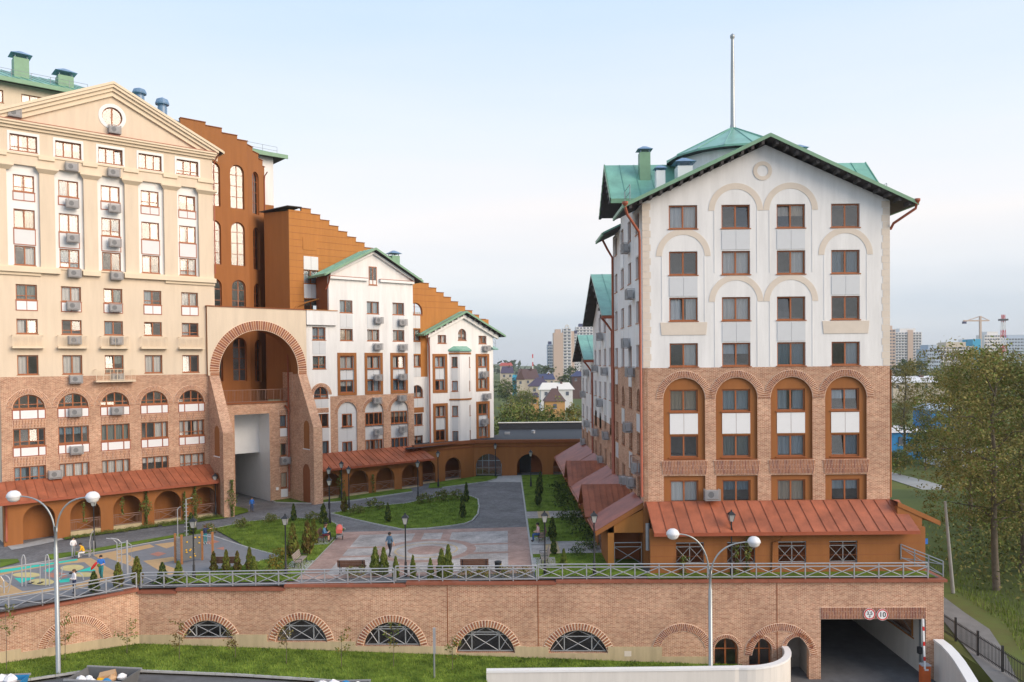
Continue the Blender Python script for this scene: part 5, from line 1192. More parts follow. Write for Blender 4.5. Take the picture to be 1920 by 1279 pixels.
# railings on the wall
def railing(label, root_loc, rz, L_, n, z0, z1=None, h=.92):
    z1 = z0 if z1 is None else z1
    T_ = thing('metal_railing', label, 'railing', root_loc, rz); W_ = L_ / n; dz = (z1 - z0) / n
    pm = cached('rpost', lambda: MB().box(-.035, .035, -.035, .035, 0, h).mesh('post', 'rail'))
    k_ = round(W_, 3), round(dz, 3)
    b1 = cached(('rb1',) + k_, lambda: MB().bar((0, 0, .12), (W_, 0, h * .78 + dz), .042).mesh('brace', 'rail')); b2 = cached(('rb2',) + k_, lambda: MB().bar((0, .045, h * .78), (W_, .045, .12 + dz), .042).mesh('brace', 'rail'))
    rr = cached(('rr',) + k_, lambda: MB().bar((0, 0, 0), (W_, 0, dz), .055).mesh('rail', 'rail'))
    for i in range(n + 1):
        z = z0 + dz * i; link('post', pm, T_, (i * W_, .15, z))
        if i < n:
            link('brace', b1, T_, (i * W_, .13, z)); link('brace', b2, T_, (i * W_, .13, z))
            for hh in (.10, h * .80, h): link('rail', rr, T_, (i * W_, .15, z + hh))
def onwall(u): return WALLA + Vector((math.cos(WRZ) * u, math.sin(WRZ) * u, 0))
railing('grey crossed-brace railing on the wall beside the playground corner and west lawn', onwall(.1), WRZ, 15.8, 11, -.47, -.25)
railing('grey crossed-brace railing on the wall in front of the plaza benches', onwall(16.0), WRZ, 8.7, 6, -.12)
railing('grey crossed-brace railing on the wall in front of the right-hand building', onwall(24.8), WRZ, 23.6, 16, -.03)
railing('grey crossed-brace railing on the slanting wall at far left below the playground', LWO, ang, Ln - .1, 9, -1.25, -.48, .95)
rs = thing('stair_railing', 'grey sloping stair railing at the right end of the terrace', 'railing', (24.6, 49.0, 0))
mb = MB()
for z in (.12, .75, .95): mb.bar((0, .8, z + .75), (1.9, -.55, z), .05)
for f in (0, .33, .66, 1): p = Vector((0, .8, .75)).lerp(Vector((1.9, -.55, 0)), f); mb.bar(p, p + Vector((0, 0, .95)), .06)
mb.bar((0, .8, .85), (1.9, -.55, .75), .04); mb.bar((0, .8, 1.5), (1.9, -.55, .1), .04); mb.obj('rails', 'rail', rs)
# pale parapet walls of the ramp
def ribbon(name, label, pts, thick, zt, zb, m='parapet'):
    P_ = [Vector((p[0], p[1], 0)) for p in pts]; zs = [p[2] if len(p) > 2 else zt for p in pts]; A_, B_ = [], []
    for i, p in enumerate(P_):
        d = (P_[min(i + 1, len(P_) - 1)] - P_[max(0, i - 1)]).normalized(); n_ = Vector((-d.y, d.x, 0)) * thick / 2; A_.append(p - n_); B_.append(p + n_)
    T_ = thing(name, label, 'wall', (P_[0].x, P_[0].y, zb)); mb = MB(); cpm = MB(); o_ = Vector((P_[0].x, P_[0].y, zb)); n = len(P_)
    v = [(a.x - o_.x, a.y - o_.y, 0) for a in A_] + [(b.x - o_.x, b.y - o_.y, 0) for b in B_] + [(a.x - o_.x, a.y - o_.y, z - zb - .12) for a, z in zip(A_, zs)] + [(b.x - o_.x, b.y - o_.y, z - zb - .12) for b, z in zip(B_, zs)]
    f = []
    for i in range(n - 1): f += [(i, i + 1, 2 * n + i + 1, 2 * n + i), (n + i + 1, n + i, 3 * n + i, 3 * n + i + 1)]
    f += [(0, 2 * n, 3 * n, n), (n - 1, 2 * n - 1, 4 * n - 1, 3 * n - 1)]
    mb.add(v, f); mb.obj('wall', m, T_)
    v2 = []
    for (a, b, z) in zip(A_, B_, zs):
        e = (b - a).normalized() * .04; v2 += [(a.x - e.x - o_.x, a.y - e.y - o_.y, z - zb - .12), (b.x + e.x - o_.x, b.y + e.y - o_.y, z - zb - .12), (b.x + e.x - o_.x, b.y + e.y - o_.y, z - zb), (a.x - e.x - o_.x, a.y - e.y - o_.y, z - zb)]
    f2 = [(0, 1, 2, 3), tuple(4 * (n - 1) + k for k in (3, 2, 1, 0))]
    for i in range(n - 1):
        for k in range(4): a0, b0 = 4 * i + k, 4 * i + (k + 1) % 4; f2.append((a0, a0 + 4, b0 + 4, b0))
    cpm.add(v2, f2); cpm.obj('coping', 'trimwhite', T_)
def arcpts(cx, cy, r, a0, a1, n): return [(cx + r * math.cos(R(a0 + (a1 - a0) * i / n)), cy + r * math.sin(R(a0 + (a1 - a0) * i / n))) for i in range(n + 1)]
ribbon('ramp_wall', 'pale plastered ramp wall curving in to the brick wall left of the garage', [(-1.25, 45.05), (4, 45.05), (9, 45.05), (12.8, 45.1)] + arcpts(13.6, 48.3, 3.2, -100, 0, 12), .3, -4.1, -6.4)
ribbon('ramp_wall', 'pale curved ramp wall running forward right of the garage entrance', [(25.95, 48.0, -3.66), (25.9, 47.0, -3.68), (25.75, 46.0, -3.75), (25.55, 45.0, -3.85), (25.25, 43.9, -3.95), (24.9, 42.7, -4.05), (24.4, 41.2, -4.2), (23.6, 39.5, -4.3)], .5, -3.7, -6.4)
# picket fence by the path
pf = thing('picket_fence', 'dark grey metal picket fence between the garage ramp and the footpath', 'fence', (28.05, 52.2, -4.4)); d = Vector((-.35, -10.0, 0)); n_ = 4
pk = MB().box(-.012, .012, -.012, .012, 0, 1.2).mesh('picket', 'darkmetal'); po_ = MB().box(-.05, .05, -.05, .05, 0, 1.5).mesh('post', 'darkmetal')
for i in range(n_ + 1): link('post', po_, pf, d * (i / n_))
for i in range(72):
    if i % 18: link('picket', pk, pf, d * (i / 72) + Vector((0, 0, .08)))
for z in (.2, 1.15): MB().bar((0, 0, z), d + Vector((0, 0, z)), .05).obj('rail', 'darkmetal', pf)
# traffic signs over the garage
def roundsign(label, u, v, draw):
    p = onwall(u); S_ = thing('traffic_sign', label, 'sign', (p.x, p.y - .08, v), WRZ, 'round signs over the garage')
    MB().prism(arc(0, 0, .335, 0, 360, 28)[:-1], [], -.03, .02).obj('rim', 'red', S_); MB().prism(arc(0, 0, .265, 0, 360, 28)[:-1], [], -.036, -.029).obj('disc', 'whitepaint', S_); MB().prism(arc(0, 0, .35, 0, 360, 28)[:-1], [arc(0, 0, .336, 0, 360, 28)[:-1]], -.031, .01).obj('edge', 'whitepaint', S_)
    for txt, sz, x, z in draw:
        if txt in '^v':
            s_ = 1 if txt == '^' else -1; MB().prism([(x - .035, z - .025), (x + .035, z - .025), (x, z + .03)] if s_ > 0 else [(x - .035, z + .025), (x, z - .03), (x + .035, z + .025)], [], -.042, -.037).obj('arrow', 'black', S_); continue
        cu = bpy.data.curves.new('numeral', 'FONT'); cu.body = txt; cu.size = sz; cu.align_x = 'CENTER'; cu.align_y = 'CENTER'; cu.extrude = .003; cu.offset = .004
        tmp = bpy.data.objects.new('tmp_text', cu); COL.objects.link(tmp); me = bpy.data.meshes.new_from_object(tmp.evaluated_get(bpy.context.evaluated_depsgraph_get())); bpy.data.objects.remove(tmp); bpy.data.curves.remove(cu); me.materials.clear(); me.materials.append(MATS['black']); o = link('numeral', me, S_, (x, -.042, z)); o.rotation_euler = (R(90), 0, 0)
roundsign('round red-rimmed height limit sign reading 3,5 m', 44.79, -2.14, [('3,5', .30, 0, .045), ('м', .13, 0, -.125), ('^', 0, 0, -.222), ('v', 0, 0, .222)])
roundsign('round red-rimmed sign reading 10', 45.56, -2.18, [('10', .42, 0, 0)])
# barrier
p = onwall(47.75); ba = thing('barrier_gate', 'orange barrier cabinet with a raised white striped boom at the garage entrance', 'barrier', (p.x, p.y - .75, -6.15))
MB().box(-.25, .25, -.2, .2, 0, 1.15).obj('cabinet', 'orange', ba); MB().box(-.27, .27, -.22, .22, 1.15, 1.22).obj('lid', 'acbody', ba); MB().box(-.12, .12, -.206, -.2, .88, .98).obj('plate', 'whitepaint', ba)
bo = MB().box(-.05, .05, -.03, .03, 0, 3.0).obj('boom', 'whitepaint', ba, (-.12, -.24, 1.0)); bo.rotation_euler = (0, R(-2), 0)
for k in range(3): MB().box(-.053, .053, -.033, .033, .5 + k * .9, .75 + k * .9).obj('stripe', 'red', bo)

# ================================================================== lamps
def street_lamp(label, loc, zf, heads):
    S_ = thing('street_lamp', label, 'street lamp', loc)
    z0 = loc[2]; MB().tube([(0, 0, 0), (0, 0, zf - z0 - 1.2), (0, 0, zf - z0 - 1.15), (0, 0, zf - z0)], [.13, .115, .085, .08], 12).obj('pole', 'galv', S_, smooth=True)
    for hx, hz in heads:
        dx, dz = hx - loc[0], hz - z0; pts = []
        for i in range(13):
            t = i / 12; x = dx * (t ** 1.7) ; z = (zf - z0 - .3) + (dz - (zf - z0 - .3)) * (1 - (1 - t) ** 2.1)
            pts.append((x + math.copysign(.05, dx), 0, z))
        MB().tube(pts, [.05] * 9 + [.042] * 4, 8).obj('arm', 'galv', S_, smooth=True)
        h_ = MB().lathe([(0.0, .33), (.15, .31), (.28, .23), (.36, .10), (.385, -.02), (.36, -.05)], 18).obj('lamp_head', 'lampwhite', S_, (dx + math.copysign(.3, dx), 0, dz), smooth=True)
        MB().lathe([(.35, -.05), (.29, -.2), (.17, -.29), (0, -.32)], 18).obj('diffuser', 'lampglass', h_, smooth=True)
street_lamp('tall twin-headed grey street lamp in front of the left retaining wall', (-25.2, 44.5, -4.9), 4.4, ((-27.2, 6.1), (-23.4, 6.0)))
street_lamp('tall twin-headed grey street lamp in front of the right retaining wall', (11.75, 46.2, -6.2), 1.2, ((9.9, 3.25), (14.0, 2.75)))
gp = thing('pole', 'plain short grey steel pole rising from the front lawn', 'pole', (-4.22, 45.2, -4.9)); MB().tube([(0, 0, 0), (0, 0, 3.1)], .055, 10).obj('shaft', 'galv', gp); MB().box(-.05, .09, -.07, .07, 1.7, 3.15).obj('bracket', 'rail', gp)
up = thing('utility_pole', 'leaning grey concrete utility pole on the grass right of the building', 'pole', tuple(at(1787, 1112, -4.4)))
d = atY(1772, 940, up.location.y); MB().tube([(0, 0, 0), (d.x - up.location.x, 0, d.z + 4.4)], [.14, .09], 10).obj('shaft', 'concretegrey', up)
cbl = MB(); pa = Vector((d.x, up.location.y, d.z)); pb = Vector((58, 58, 1.4)); cbl.tube([pa.lerp(pb, i / 10) + Vector((0, 0, -.9 * math.sin(math.pi * i / 10))) for i in range(11)], .02, 5); tag(cbl.obj('cable', 'black'), 'black overhead cable running right from the leaning utility pole', 'cable')
lampm = {}
def garden_lamp(label, x, y, dz=0):
    if not lampm:
        lampm['p'] = MB().lathe([(.11, 0), (.11, .5), (.08, .56), (.08, .9), (.05, .95), (.042, 3.2), (.06, 3.25), (.03, 3.35)], 10).mesh('post', 'darkmetal', True)
        lampm['g'] = MB().add([(-.1, -.1, 0), (.1, -.1, 0), (.1, .1, 0), (-.1, .1, 0), (-.18, -.18, .42), (.18, -.18, .42), (.18, .18, .42), (-.18, .18, .42)], [(0, 1, 5, 4), (1, 2, 6, 5), (2, 3, 7, 6), (3, 0, 4, 7), (0, 3, 2, 1)]).mesh('lantern', 'lanternglass')
        mb = MB()
        for a in (-1, 1):
            for b in (-1, 1): mb.bar((a * .1, b * .1, 0), (a * .185, b * .185, .42), .02)
        mb.add([(-.23, -.23, .42), (.23, -.23, .42), (.23, .23, .42), (-.23, .23, .42), (-.07, -.07, .6), (.07, -.07, .6), (.07, .07, .6), (-.07, .07, .6)], [(0, 3, 2, 1), (0, 1, 5, 4), (1, 2, 6, 5), (2, 3, 7, 6), (3, 0, 4, 7), (4, 5, 6, 7)]); mb.lathe([(.05, .6), (.05, .68), (0, .74)], 8); lampm['c'] = mb.mesh('lantern_cap', 'darkmetal')
    T_ = thing('garden_lamp', label, 'lamp post', (x, y, gz(x) + dz), 0, 'black garden lamps in the courtyard')
    link('post', lampm['p'], T_); l_ = link('lantern', lampm['g'], T_, (0, 0, 3.33)); link('lantern_cap', lampm['c'], l_)
for lb, x, y in (('black lantern post on the plaza behind the railing thujas', -6.45, 50.5), ('black lantern post beside the white slatted bench at the plaza edge', 2.35, 49.9), ('black lantern post in front of the nearest porch gable', 5.4, 49.5), ('black lantern post on the west lawn near the grey slatted bench', -14.3, 51.4),
                 ('black lantern post behind the couple on the bench', -15.2, 68.4), ('black lantern post on the drive kerb at the gate lawn', -15.0, 75.8), ('black lantern post on the drive before the podium corner arch', -8.8, 79.1), ('black lantern post between playground and cream arcade', -31.6, 61.0),
                 ('black lantern post beside the climbing wall of the playground', -20.2, 51.3), ('black lantern post at the cream arcade beside the gateway buttress', -26.8, 73.4), ('black lantern post on the corner lawn before the podium', -7.5, 87.5), ('black lantern post on the east lawn near the podium', 2.6, 85.6), ('black lantern post against the podium between two arches', -1.3, 94.2),
                 ('black lantern post in front of the gateway right buttress', -16.9, 75.9), ('black lantern post close to the white building arcade', -16.6, 80.3), ('black lantern post before the right-hand lean-to roof', 13.9, 49.4)):
    garden_lamp(lb, x, y)

# ================================================================== vegetation
def rnds(n): return random.Random(n)
def leafmesh(name, pts, size, mats, rg, up=.0, asp=1.0, midx=None):
    vs, fs, ms = [], [], []
    for k, p in enumerate(pts):
        a = Vector((rg.gauss(0, 1), rg.gauss(0, 1), rg.gauss(0, 1) * (1 - up) + up * 2)).normalized()
        b = a.cross(Vector((rg.gauss(0, 1), rg.gauss(0, 1), rg.gauss(0, 1)))).normalized()
        s = size * rg.uniform(.6, 1.3); a = a * s * asp; b = b * s * .55; p = Vector(p); i = len(vs)
        vs += [tuple(p - a), tuple(p + b * .9), tuple(p + a), tuple(p - b * .9)]; fs.append((i, i + 1, i + 2, i + 3)); ms.append(midx[k] if midx else rg.randrange(len(mats)))
    me = bpy.data.meshes.new(name); me.from_pydata(vs, [], fs)
    for m in mats: me.materials.append(MATS[m])
    me.polygons.foreach_set('material_index', ms); me.update(); return me
def clumps(rg, n, per, fn, spread):
    """leaves gathered in clumps whose centres fn() draws inside the crown"""
    out_ = []
    for _ in range(n):
        c = Vector(fn()); s = spread * rg.uniform(.5, 1.3)
        for _ in range(per): out_.append(c + Vector((rg.gauss(0, s), rg.gauss(0, s), rg.gauss(0, s * .7))))
    return out_
def treemesh(seed, h, rad, kind, leaf, nclump, per, mats, bark='bark'):
    """trunk with limbs, and a crown of leaf clumps: two meshes sharing one base point"""
    rg = rnds(seed); mb = MB(); base = h * (.28 if kind != 'birch' else .3)
    lean = Vector((rg.uniform(-.04, .04) * h, rg.uniform(-.04, .04) * h, 0))
    spine = [Vector((lean.x * t ** 2 + rg.uniform(-.01, .01) * h, lean.y * t ** 2 + rg.uniform(-.01, .01) * h, h * .93 * t)) for t in (0, .15, .3, .45, .6, .75, .9, 1)]
    r0 = h * .013 + .03; mb.tube(spine, [r0 * (1 - .12 * i) for i in range(8)], 8)
    tips = []
    nb = 15 if kind != 'birch' else 13
    for k in range(nb):
        t = .26 + .68 * k / nb; i = min(6, int(t * 7)); p = spine[i].lerp(spine[i + 1], t * 7 - i); a = k * 2.4 + rg.uniform(-.5, .5)
        prof = (math.sin(math.pi * min(1, (t - .12) / .92)) ** .7) if kind != 'birch' else (1.05 - .55 * t)
        L_ = rad * prof * rg.uniform(.75, 1.15); q = p + Vector((math.cos(a) * L_, math.sin(a) * L_, L_ * rg.uniform(.15, .75)))
        m_ = p.lerp(q, .5) + Vector((0, 0, L_ * .12)); rr = r0 * (.5 - .35 * t)
        mb.tube([p, m_, q], [max(rr, .012), max(rr * .65, .01), .008], 5); tips += [(q, 1.0), (m_, .7), (p.lerp(q, .78) + Vector((rg.uniform(-.5, .5), rg.uniform(-.5, .5), .3)) * L_ * .35, .9)]
    def fn():
        q, s = rg.choice(tips); d = rad * .36 * s
        g1 = lambda: max(-1.25, min(1.25, rg.gauss(0, 1)))
        return q + Vector((g1() * d, g1() * d, g1() * d * .7))
    pts = clumps(rg, nclump, per, fn, rad * .095)
    return mb.mesh('trunk', bark, True), leafmesh('crown', pts, leaf, mats, rg)
TREES = {}
def tree(label, loc, variant, s=1.0, rz=0, group=None, name='tree'):
    if variant not in TREES: TREES[variant] = treemesh(*VAR[variant])
    tm, cm_ = TREES[variant]; T_ = thing(name, label, 'tree', loc, rz, group); T_.scale = (s, s, s)
    link('trunk', tm, T_); link('crown', cm_, T_); return T_
VAR = {
 'poplar_a': (11, 19, 4.6, 'round', .12, 420, 48, ('leafolive', 'leafolive', 'leafgreen')), 'poplar_b': (12, 18, 4.2, 'round', .12, 340, 46, ('leafolive', 'leafgreen', 'leafolive')), 'poplar_c': (13, 17, 3.8, 'birch', .12, 250, 42, ('leafolive', 'leafyellow', 'leafolive')),
 'birch_a': (21, 12, 2.2, 'birch', .17, 150, 20, ('leafolive', 'leafgreen'), 'birchbark'), 'birch_b': (22, 11, 2.4, 'birch', .17, 150, 20, ('leafolive', 'leafyellow', 'leafgreen'), 'birchbark'),
 'round_a': (31, 9, 4.2, 'round', .20, 260, 24, ('leafgreen', 'leafgreen', 'leafolive')), 'round_b': (32, 9, 3.6, 'round', .20, 220, 24, ('leafgreen', 'leafdark')), 'dark_a': (33, 12, 3.5, 'round', .25, 150, 24, ('leafdark', 'leafdark', 'leafgreen')),
}
RG = 'tall trees right of the white building'
for lb, x, y, v, s, rz in (('tallest olive tree with a bare lower trunk at the right edge of the picture', 1866, 1110, 'poplar_a', 1.0, .4), ('second olive tree with its trunk close to the right frame edge', 1915, 1085, 'poplar_b', 1.02, 2.1), ('slender olive tree just left of the tallest tree', 1818, 1015, 'poplar_c', .92, 1.0),
                           ('olive tree standing farther back between the pole and the white building', 1778, 930, 'poplar_b', .98, 4.0), ('yellowish tree nearest the corner of the white building, beyond the street', 1695, 868, 'poplar_c', 1.05, 3.0), ('olive tree beyond the street behind the tallest tree', 1880, 905, 'poplar_a', 1.0, 5.0), ('broad olive tree filling the gap beside the right frame edge', 1955, 960, 'poplar_a', 1.0, 2.6), ('olive tree with thin crown over the blue shed', 1800, 880, 'poplar_b', .95, .2)):
    p = at(x, y, -4.45); tree(lb, tuple(p), v, s, rz, RG)
BG = 'trees beyond the podium roof'
for lb, x, ytop, Y, v, h, rz in (('broad green tree directly behind the black podium roof', 992, 765, 133, 'round_a', 9, 0), ('yellow-green birch behind the podium roof near the right-hand row', 1066, 754, 138, 'birch_b', 11, 1), ('birch with white trunk beside the white bay building', 958, 738, 150, 'birch_a', 12, 2), ('second white-trunked birch behind the podium', 978, 748, 155, 'birch_a', 12, 3.3),
                                 ('dark green tree between the broad tree and the yellow birch', 1043, 782, 140, 'round_b', 9, 1.5), ('small bright tree at the left end of the podium roof', 953, 792, 128, 'round_b', 9, 4), ('slim tree at the edge of the farthest row unit', 1087, 762, 160, 'birch_b', 11, 5), ('tree before the small orange house', 1026, 775, 175, 'round_b', 9, 2.2),
                                 ('dark round tree below the tall tower blocks', 1027, 684, 560, 'dark_a', 12, 0), ('dark tree in front of the striped tower block', 1073, 686, 520, 'dark_a', 12, 2), ('dark tree behind the right purple roofs', 1058, 700, 420, 'dark_a', 12, 3), ('tree beside the red-topped house', 950, 715, 330, 'round_b', 9, .5), ('tree among the roofs left of the white house', 985, 735, 260, 'round_a', 9, 5.5)):
    top_ = atY(x, ytop, Y); zb = tz(top_.x, Y); tree(lb, (top_.x, Y, zb - .2), v, max(.3, (top_.z - zb) / h), rz, BG)
BG2 = 'trees far behind the street'
for lb, x, ytop, Y, v, h, rz in (('dark tree mass below the brown-striped tower block', 1706, 672, 420, 'dark_a', 12, 0), ('dark tree right of the brown-striped tower block', 1728, 676, 430, 'dark_a', 12, 1.5), ('dark tree left of the long grey block', 1688, 680, 400, 'dark_a', 12, 3), ('dark tree before the long grey block', 1765, 690, 380, 'round_b', 9, 4), ('hedge tree beside the blue shed', 1735, 800, 128, 'round_b', 9, 2), ('low tree at the foot of the brick corner across the street', 1688, 845, 122, 'round_a', 9, 1)):
    top_ = atY(x, ytop, Y); tree(lb, (top_.x, Y, -4.6), v, (top_.z + 4.6) / h, rz, BG2)
# far woods: one mass along the horizon
rg = rnds(77); pts = []
for k in range(5200):
    x = rg.uniform(-900, 2200); Y = rg.uniform(1050, 1500); g0 = tz(x, Y); pts.append((x, Y, g0 + abs(rg.gauss(0, 1)) * 5.5 * (1 + .5 * math.sin(x * .013) + .4 * math.sin(x * .031 + 2))))
stuff(link('distant_woods', leafmesh('distant_woods', pts, 6.5, ('farwood', 'leafdark', 'farwood'), rg)))
rg = rnds(78); pts = []
for k in range(2600):
    x = rg.uniform(42, 120); Y = rg.uniform(128, 150); pts.append((x, Y, -4.4 + abs(rg.gauss(0, 1)) * 1.6))
for k in range(9000):
    t = rg.random(); x = 38 + t * 26 + rg.gauss(0, 2.0); Y = 62 + t * 30 + rg.gauss(0, 5); pts.append((x, Y, tz(x, Y) + abs(rg.gauss(0, 1)) * 1.1))
stuff(link('undergrowth', leafmesh('undergrowth', pts, .17, ('leafolive', 'drygrass', 'leafgreen', 'drygrass'), rg)))

# thujas
def thujamesh(seed, mats):
    rg = rnds(seed); pts = []; mi_ = []
    for k in range(1150):
        z = rg.random() ** .9; r = .26 * (1 - z) ** .62 * (1 - .35 * max(0, .18 - z) / .18) * rg.uniform(.72, 1.08) * (1 + .15 * math.sin(z * 21 + seed)); a = rg.uniform(0, 6.283)
        pts.append((r * math.cos(a), r * math.sin(a), .05 + z * .95)); mi_.append(rg.randrange(len(mats)))
    return leafmesh('foliage', pts, .055, mats, rg, up=.75, asp=1.25)
THJ = [thujamesh(1, ('thuja', 'thuja', 'leafgreen')), thujamesh(2, ('thuja', 'thujabrown', 'thuja')), thujamesh(3, ('thujabrown', 'thuja', 'thujabrown')), thujamesh(4, ('leafdark', 'leafdark', 'thuja'))]
thst = MB().tube([(0, 0, 0), (0, 0, .5)], [.035, .02], 6).mesh('stem', 'bark')
def thuja(label, x, y, h, v=0, wd=1.0):
    T_ = thing('thuja', label, 'shrub', (x, y, gz(x) + .05), rnd.uniform(0, 6), 'thujas in the courtyard'); T_.scale = (h * .62 * wd + .15, h * .62 * wd + .15, h); link('foliage', THJ[v], T_); link('stem', thst, T_)
for a in (('dark thuja at the edge of the drive on the west lawn', -18.7, 69.9, 1.5, 3), ('bushy thuja behind the couple on the bench', -15.7, 68.2, 1.7, 3, 1.3), ('brown thuja at the left tip of the island lawn', -15.0, 73.6, 1.9, 2), ('dark slim thuja in the middle of the island lawn', -10.2, 68.3, 1.6, 3), ('front thuja of the trio beside the lantern on the west lawn', -15.1, 56.1, 2.4, 1, 1.1), ('brown middle thuja of the trio behind the grey slatted bench', -14.3, 57.0, 2.4, 2, 1.0), ('rear thuja of the trio near the couple on the bench', -14.7, 60.5, 1.9, 1, 1.1),
          ('left of the twin thujas between bench and walking man', -8.45, 50.9, 1.75, 0, 1.2), ('right of the twin thujas between bench and walking man', -7.9, 50.9, 1.7, 0, 1.1), ('thuja at the step of the railing', -7.0, 49.9, 1.35, 0), ('thin thuja at the foot of the plaza lantern', -5.9, 49.7, 1.45, 0, .8), ('short thuja right of the plaza lantern', -4.8, 49.6, 1.25, 0), ('left of the tall pair of thujas behind the railing', -4.1, 49.6, 1.8, 0, 1.1), ('right of the tall pair of thujas behind the railing', -3.7, 49.8, 2.0, 0, .9),
          ('slim thuja at the far right end of the island lawn', -3.9, 77.0, 1.9, 3, .8), ('dark thuja at the right edge of the island lawn', -3.85, 69.2, 1.9, 3, .9), ('first brown thuja in the row along the playground bench', -19.4, 52.6, 1.4, 2), ('second brown thuja in the row along the playground bench', -18.5, 52.4, 1.5, 1), ('third brown thuja in the row along the playground bench', -17.8, 52.5, 1.4, 2), ('fourth and tallest thuja in the row along the playground bench', -17.1, 52.8, 1.55, 1), ('fifth thuja beside the yellow shrub', -16.3, 51.2, 1.3, 0, 1.3),
          ('round dark thuja beside the man on the right-hand bench', 3.4, 60.0, 1.6, 3, 1.2), ('small thuja at the corner of the near porch path', 3.2, 55.0, 1.2, 3, 1.1), ('tall dark thuja on the east lawn beside the drive', 2.9, 74.0, 2.6, 3, .7), ('tall dark thuja on the east lawn closer to the podium', 3.4, 80.5, 2.3, 3, .7), ('yellowish small thuja by the railing near the lantern', 3.6, 50.9, 1.3, 0),
          ('first thuja behind the slanting railing, next to the boy in white', -25.3, 48.7, 1.25, 3, 1.5), ('second thuja behind the slanting railing', -24.3, 49.7, 1.5, 1, 1.3), ('third thuja behind the slanting railing, beside the boy with the ball', -23.4, 50.3, 1.7, 1, 1.3), ('fourth thuja near the corner of the railing', -21.8, 50.3, 1.3, 3, 1.5), ('small thuja beside the corner post of the railing', -20.9, 50.6, 1.3, 0, 1.4), ('shrub-like thuja at the lawn corner by the drive', -26.0, 65.6, 1.7, 3, 1.4)): thuja(*a)
# shrubs
def bushmesh(seed, mats, n=420, size=.085):
    rg = rnds(seed)
    def fn():
        a = rg.uniform(0, 6.28); r = rg.random() ** .5 * .8; return (r * math.cos(a), r * math.sin(a), .15 + rg.random() * (.9 - .5 * r))
    return leafmesh('foliage', clumps(rg, n // 10, 10, fn, .14), size, mats, rg)
BUSH = {'y': bushmesh(5, ('leafyellow', 'leafgreen', 'leafyellow')), 'g': bushmesh(6, ('leafgreen', 'leafolive')), 'd': bushmesh(7, ('leafdark', 'leafgreen')), 't': bushmesh(8, ('drygrass', 'leafgreen', 'leafolive'), 380, .10)}
def bush(label, x, y, s, k, grp='low shrubs in the courtyard', sz=None):
    T_ = thing('shrub', label, 'shrub', (x, y, gz(x) + .04), rnd.uniform(0, 6), grp); T_.scale = (s, s, sz or s); link('foliage', BUSH[k], T_)
for a in (('yellow shrub beside the lantern on the west lawn', -15.1, 52.1, 1.0, 'y'), ('second yellow shrub in front of the brown thuja trio', -15.9, 55.5, .9, 'y'), ('yellow low shrub by the drive at the left tip of the west lawn', -24.6, 65.8, .8, 'y'), ('low flowering shrub in front of the dark back bench', -9.6, 50.6, .8, 'g'), ('first yellow-green shrub below the right plaza bench', -2.6, 49.7, .7, 'y'), ('second yellow-green shrub below the right plaza bench', -1.6, 49.7, .65, 'y'), ('yellow-green shrub by the litter bin', -.2, 49.7, .7, 'y'), ('yellow-green shrub at the plaza corner by the railing', 1.0, 49.7, .6, 'y'),
          ('reddish perennial clump on the island lawn top edge', -8.0, 77.2, 1.0, 't'), ('tall grass clump on the island lawn top edge', -6.4, 78.3, 1.1, 't'), ('dry grass clump on the far end of the island lawn', -5.0, 78.6, 1.0, 't'), ('perennial clump at the upper left of the island lawn', -12.4, 74.6, 1.0, 't'), ('perennial clump on the left rise of the island lawn', -13.6, 72.3, .9, 't'),
          ('dark shrub beside the near porch wall', 5.6, 56.4, .9, 'd'), ('dark shrub below the near porch gutter', 5.8, 60.5, 1.2, 'd'), ('dark shrub between the porch paths', 5.4, 64.5, 1.1, 'd'), ('dark shrub under the second porch roof', 5.6, 67.0, 1.2, 'd'), ('dark shrub past the second porch path', 5.4, 73.0, 1.2, 'd'), ('dark shrub under the third porch roof', 5.5, 77.0, 1.3, 'd'), ('dark shrub near the podium end of the row', 5.6, 82.0, 1.3, 'd'), ('hedge clump along the near porch path', 4.8, 54.6, .7, 'd'), ('hedge clump along the far porch path', 4.6, 67.4, .7, 'd'),
          ('tall grass clump at the top edge of the west lawn', -20.6, 69.6, .8, 't'), ('tall grass clump on the west lawn by the drive bend', -22.6, 67.8, .8, 't'), ('grass clump beside the dark thuja of the west lawn', -17.0, 69.8, .8, 't')): bush(*a)
rg = rnds(12)
# climbers on the arcade piers
def climber(label, p, h, wd=.28, dens=260):
    rg_ = rnds(int(h * 100 + p[0] * 7)); pts = []
    for k in range(dens): z = rg_.random(); pts.append((rg_.gauss(0, wd * (.45 + .4 * math.sin(z * 9 + h))), rg_.gauss(0, .10) - .1, z * h))
    T_ = thing('climbing_plant', label, 'climber', p, LRZ); link('foliage', leafmesh('foliage', pts, .10, ('leafgreen', 'leafgreen', 'leafolive'), rg_), T_)
    m_ = MB().tube([(0, 0, 0), (.04, -.02, h * .5), (-.03, 0, h * .95)], [.02, .015, .008], 5); link('stem', m_.mesh('stem', 'bark'), T_)
climber('leafy climber on the fourth pier of the cream arcade', tuple(LP(9.25, 1.95, -.5)), 2.9, .33, 420)
climber('leafy climber on the last pier of the cream arcade', tuple(LP(13.45, 1.95, -.45)), 2.9, .33, 420); climber('slim climber on the right jamb of the fourth cream arch', tuple(LP(12.5, 1.95, -.45)), 2.5, .18)
climber('thin climber hanging in the third cream arch', tuple(LP(7.3, 1.95, .6)), 1.5, .12, 90); climber('thin climber hanging in the second cream arch', tuple(LP(4.3, 1.95, .4)), 1.7, .12, 90)
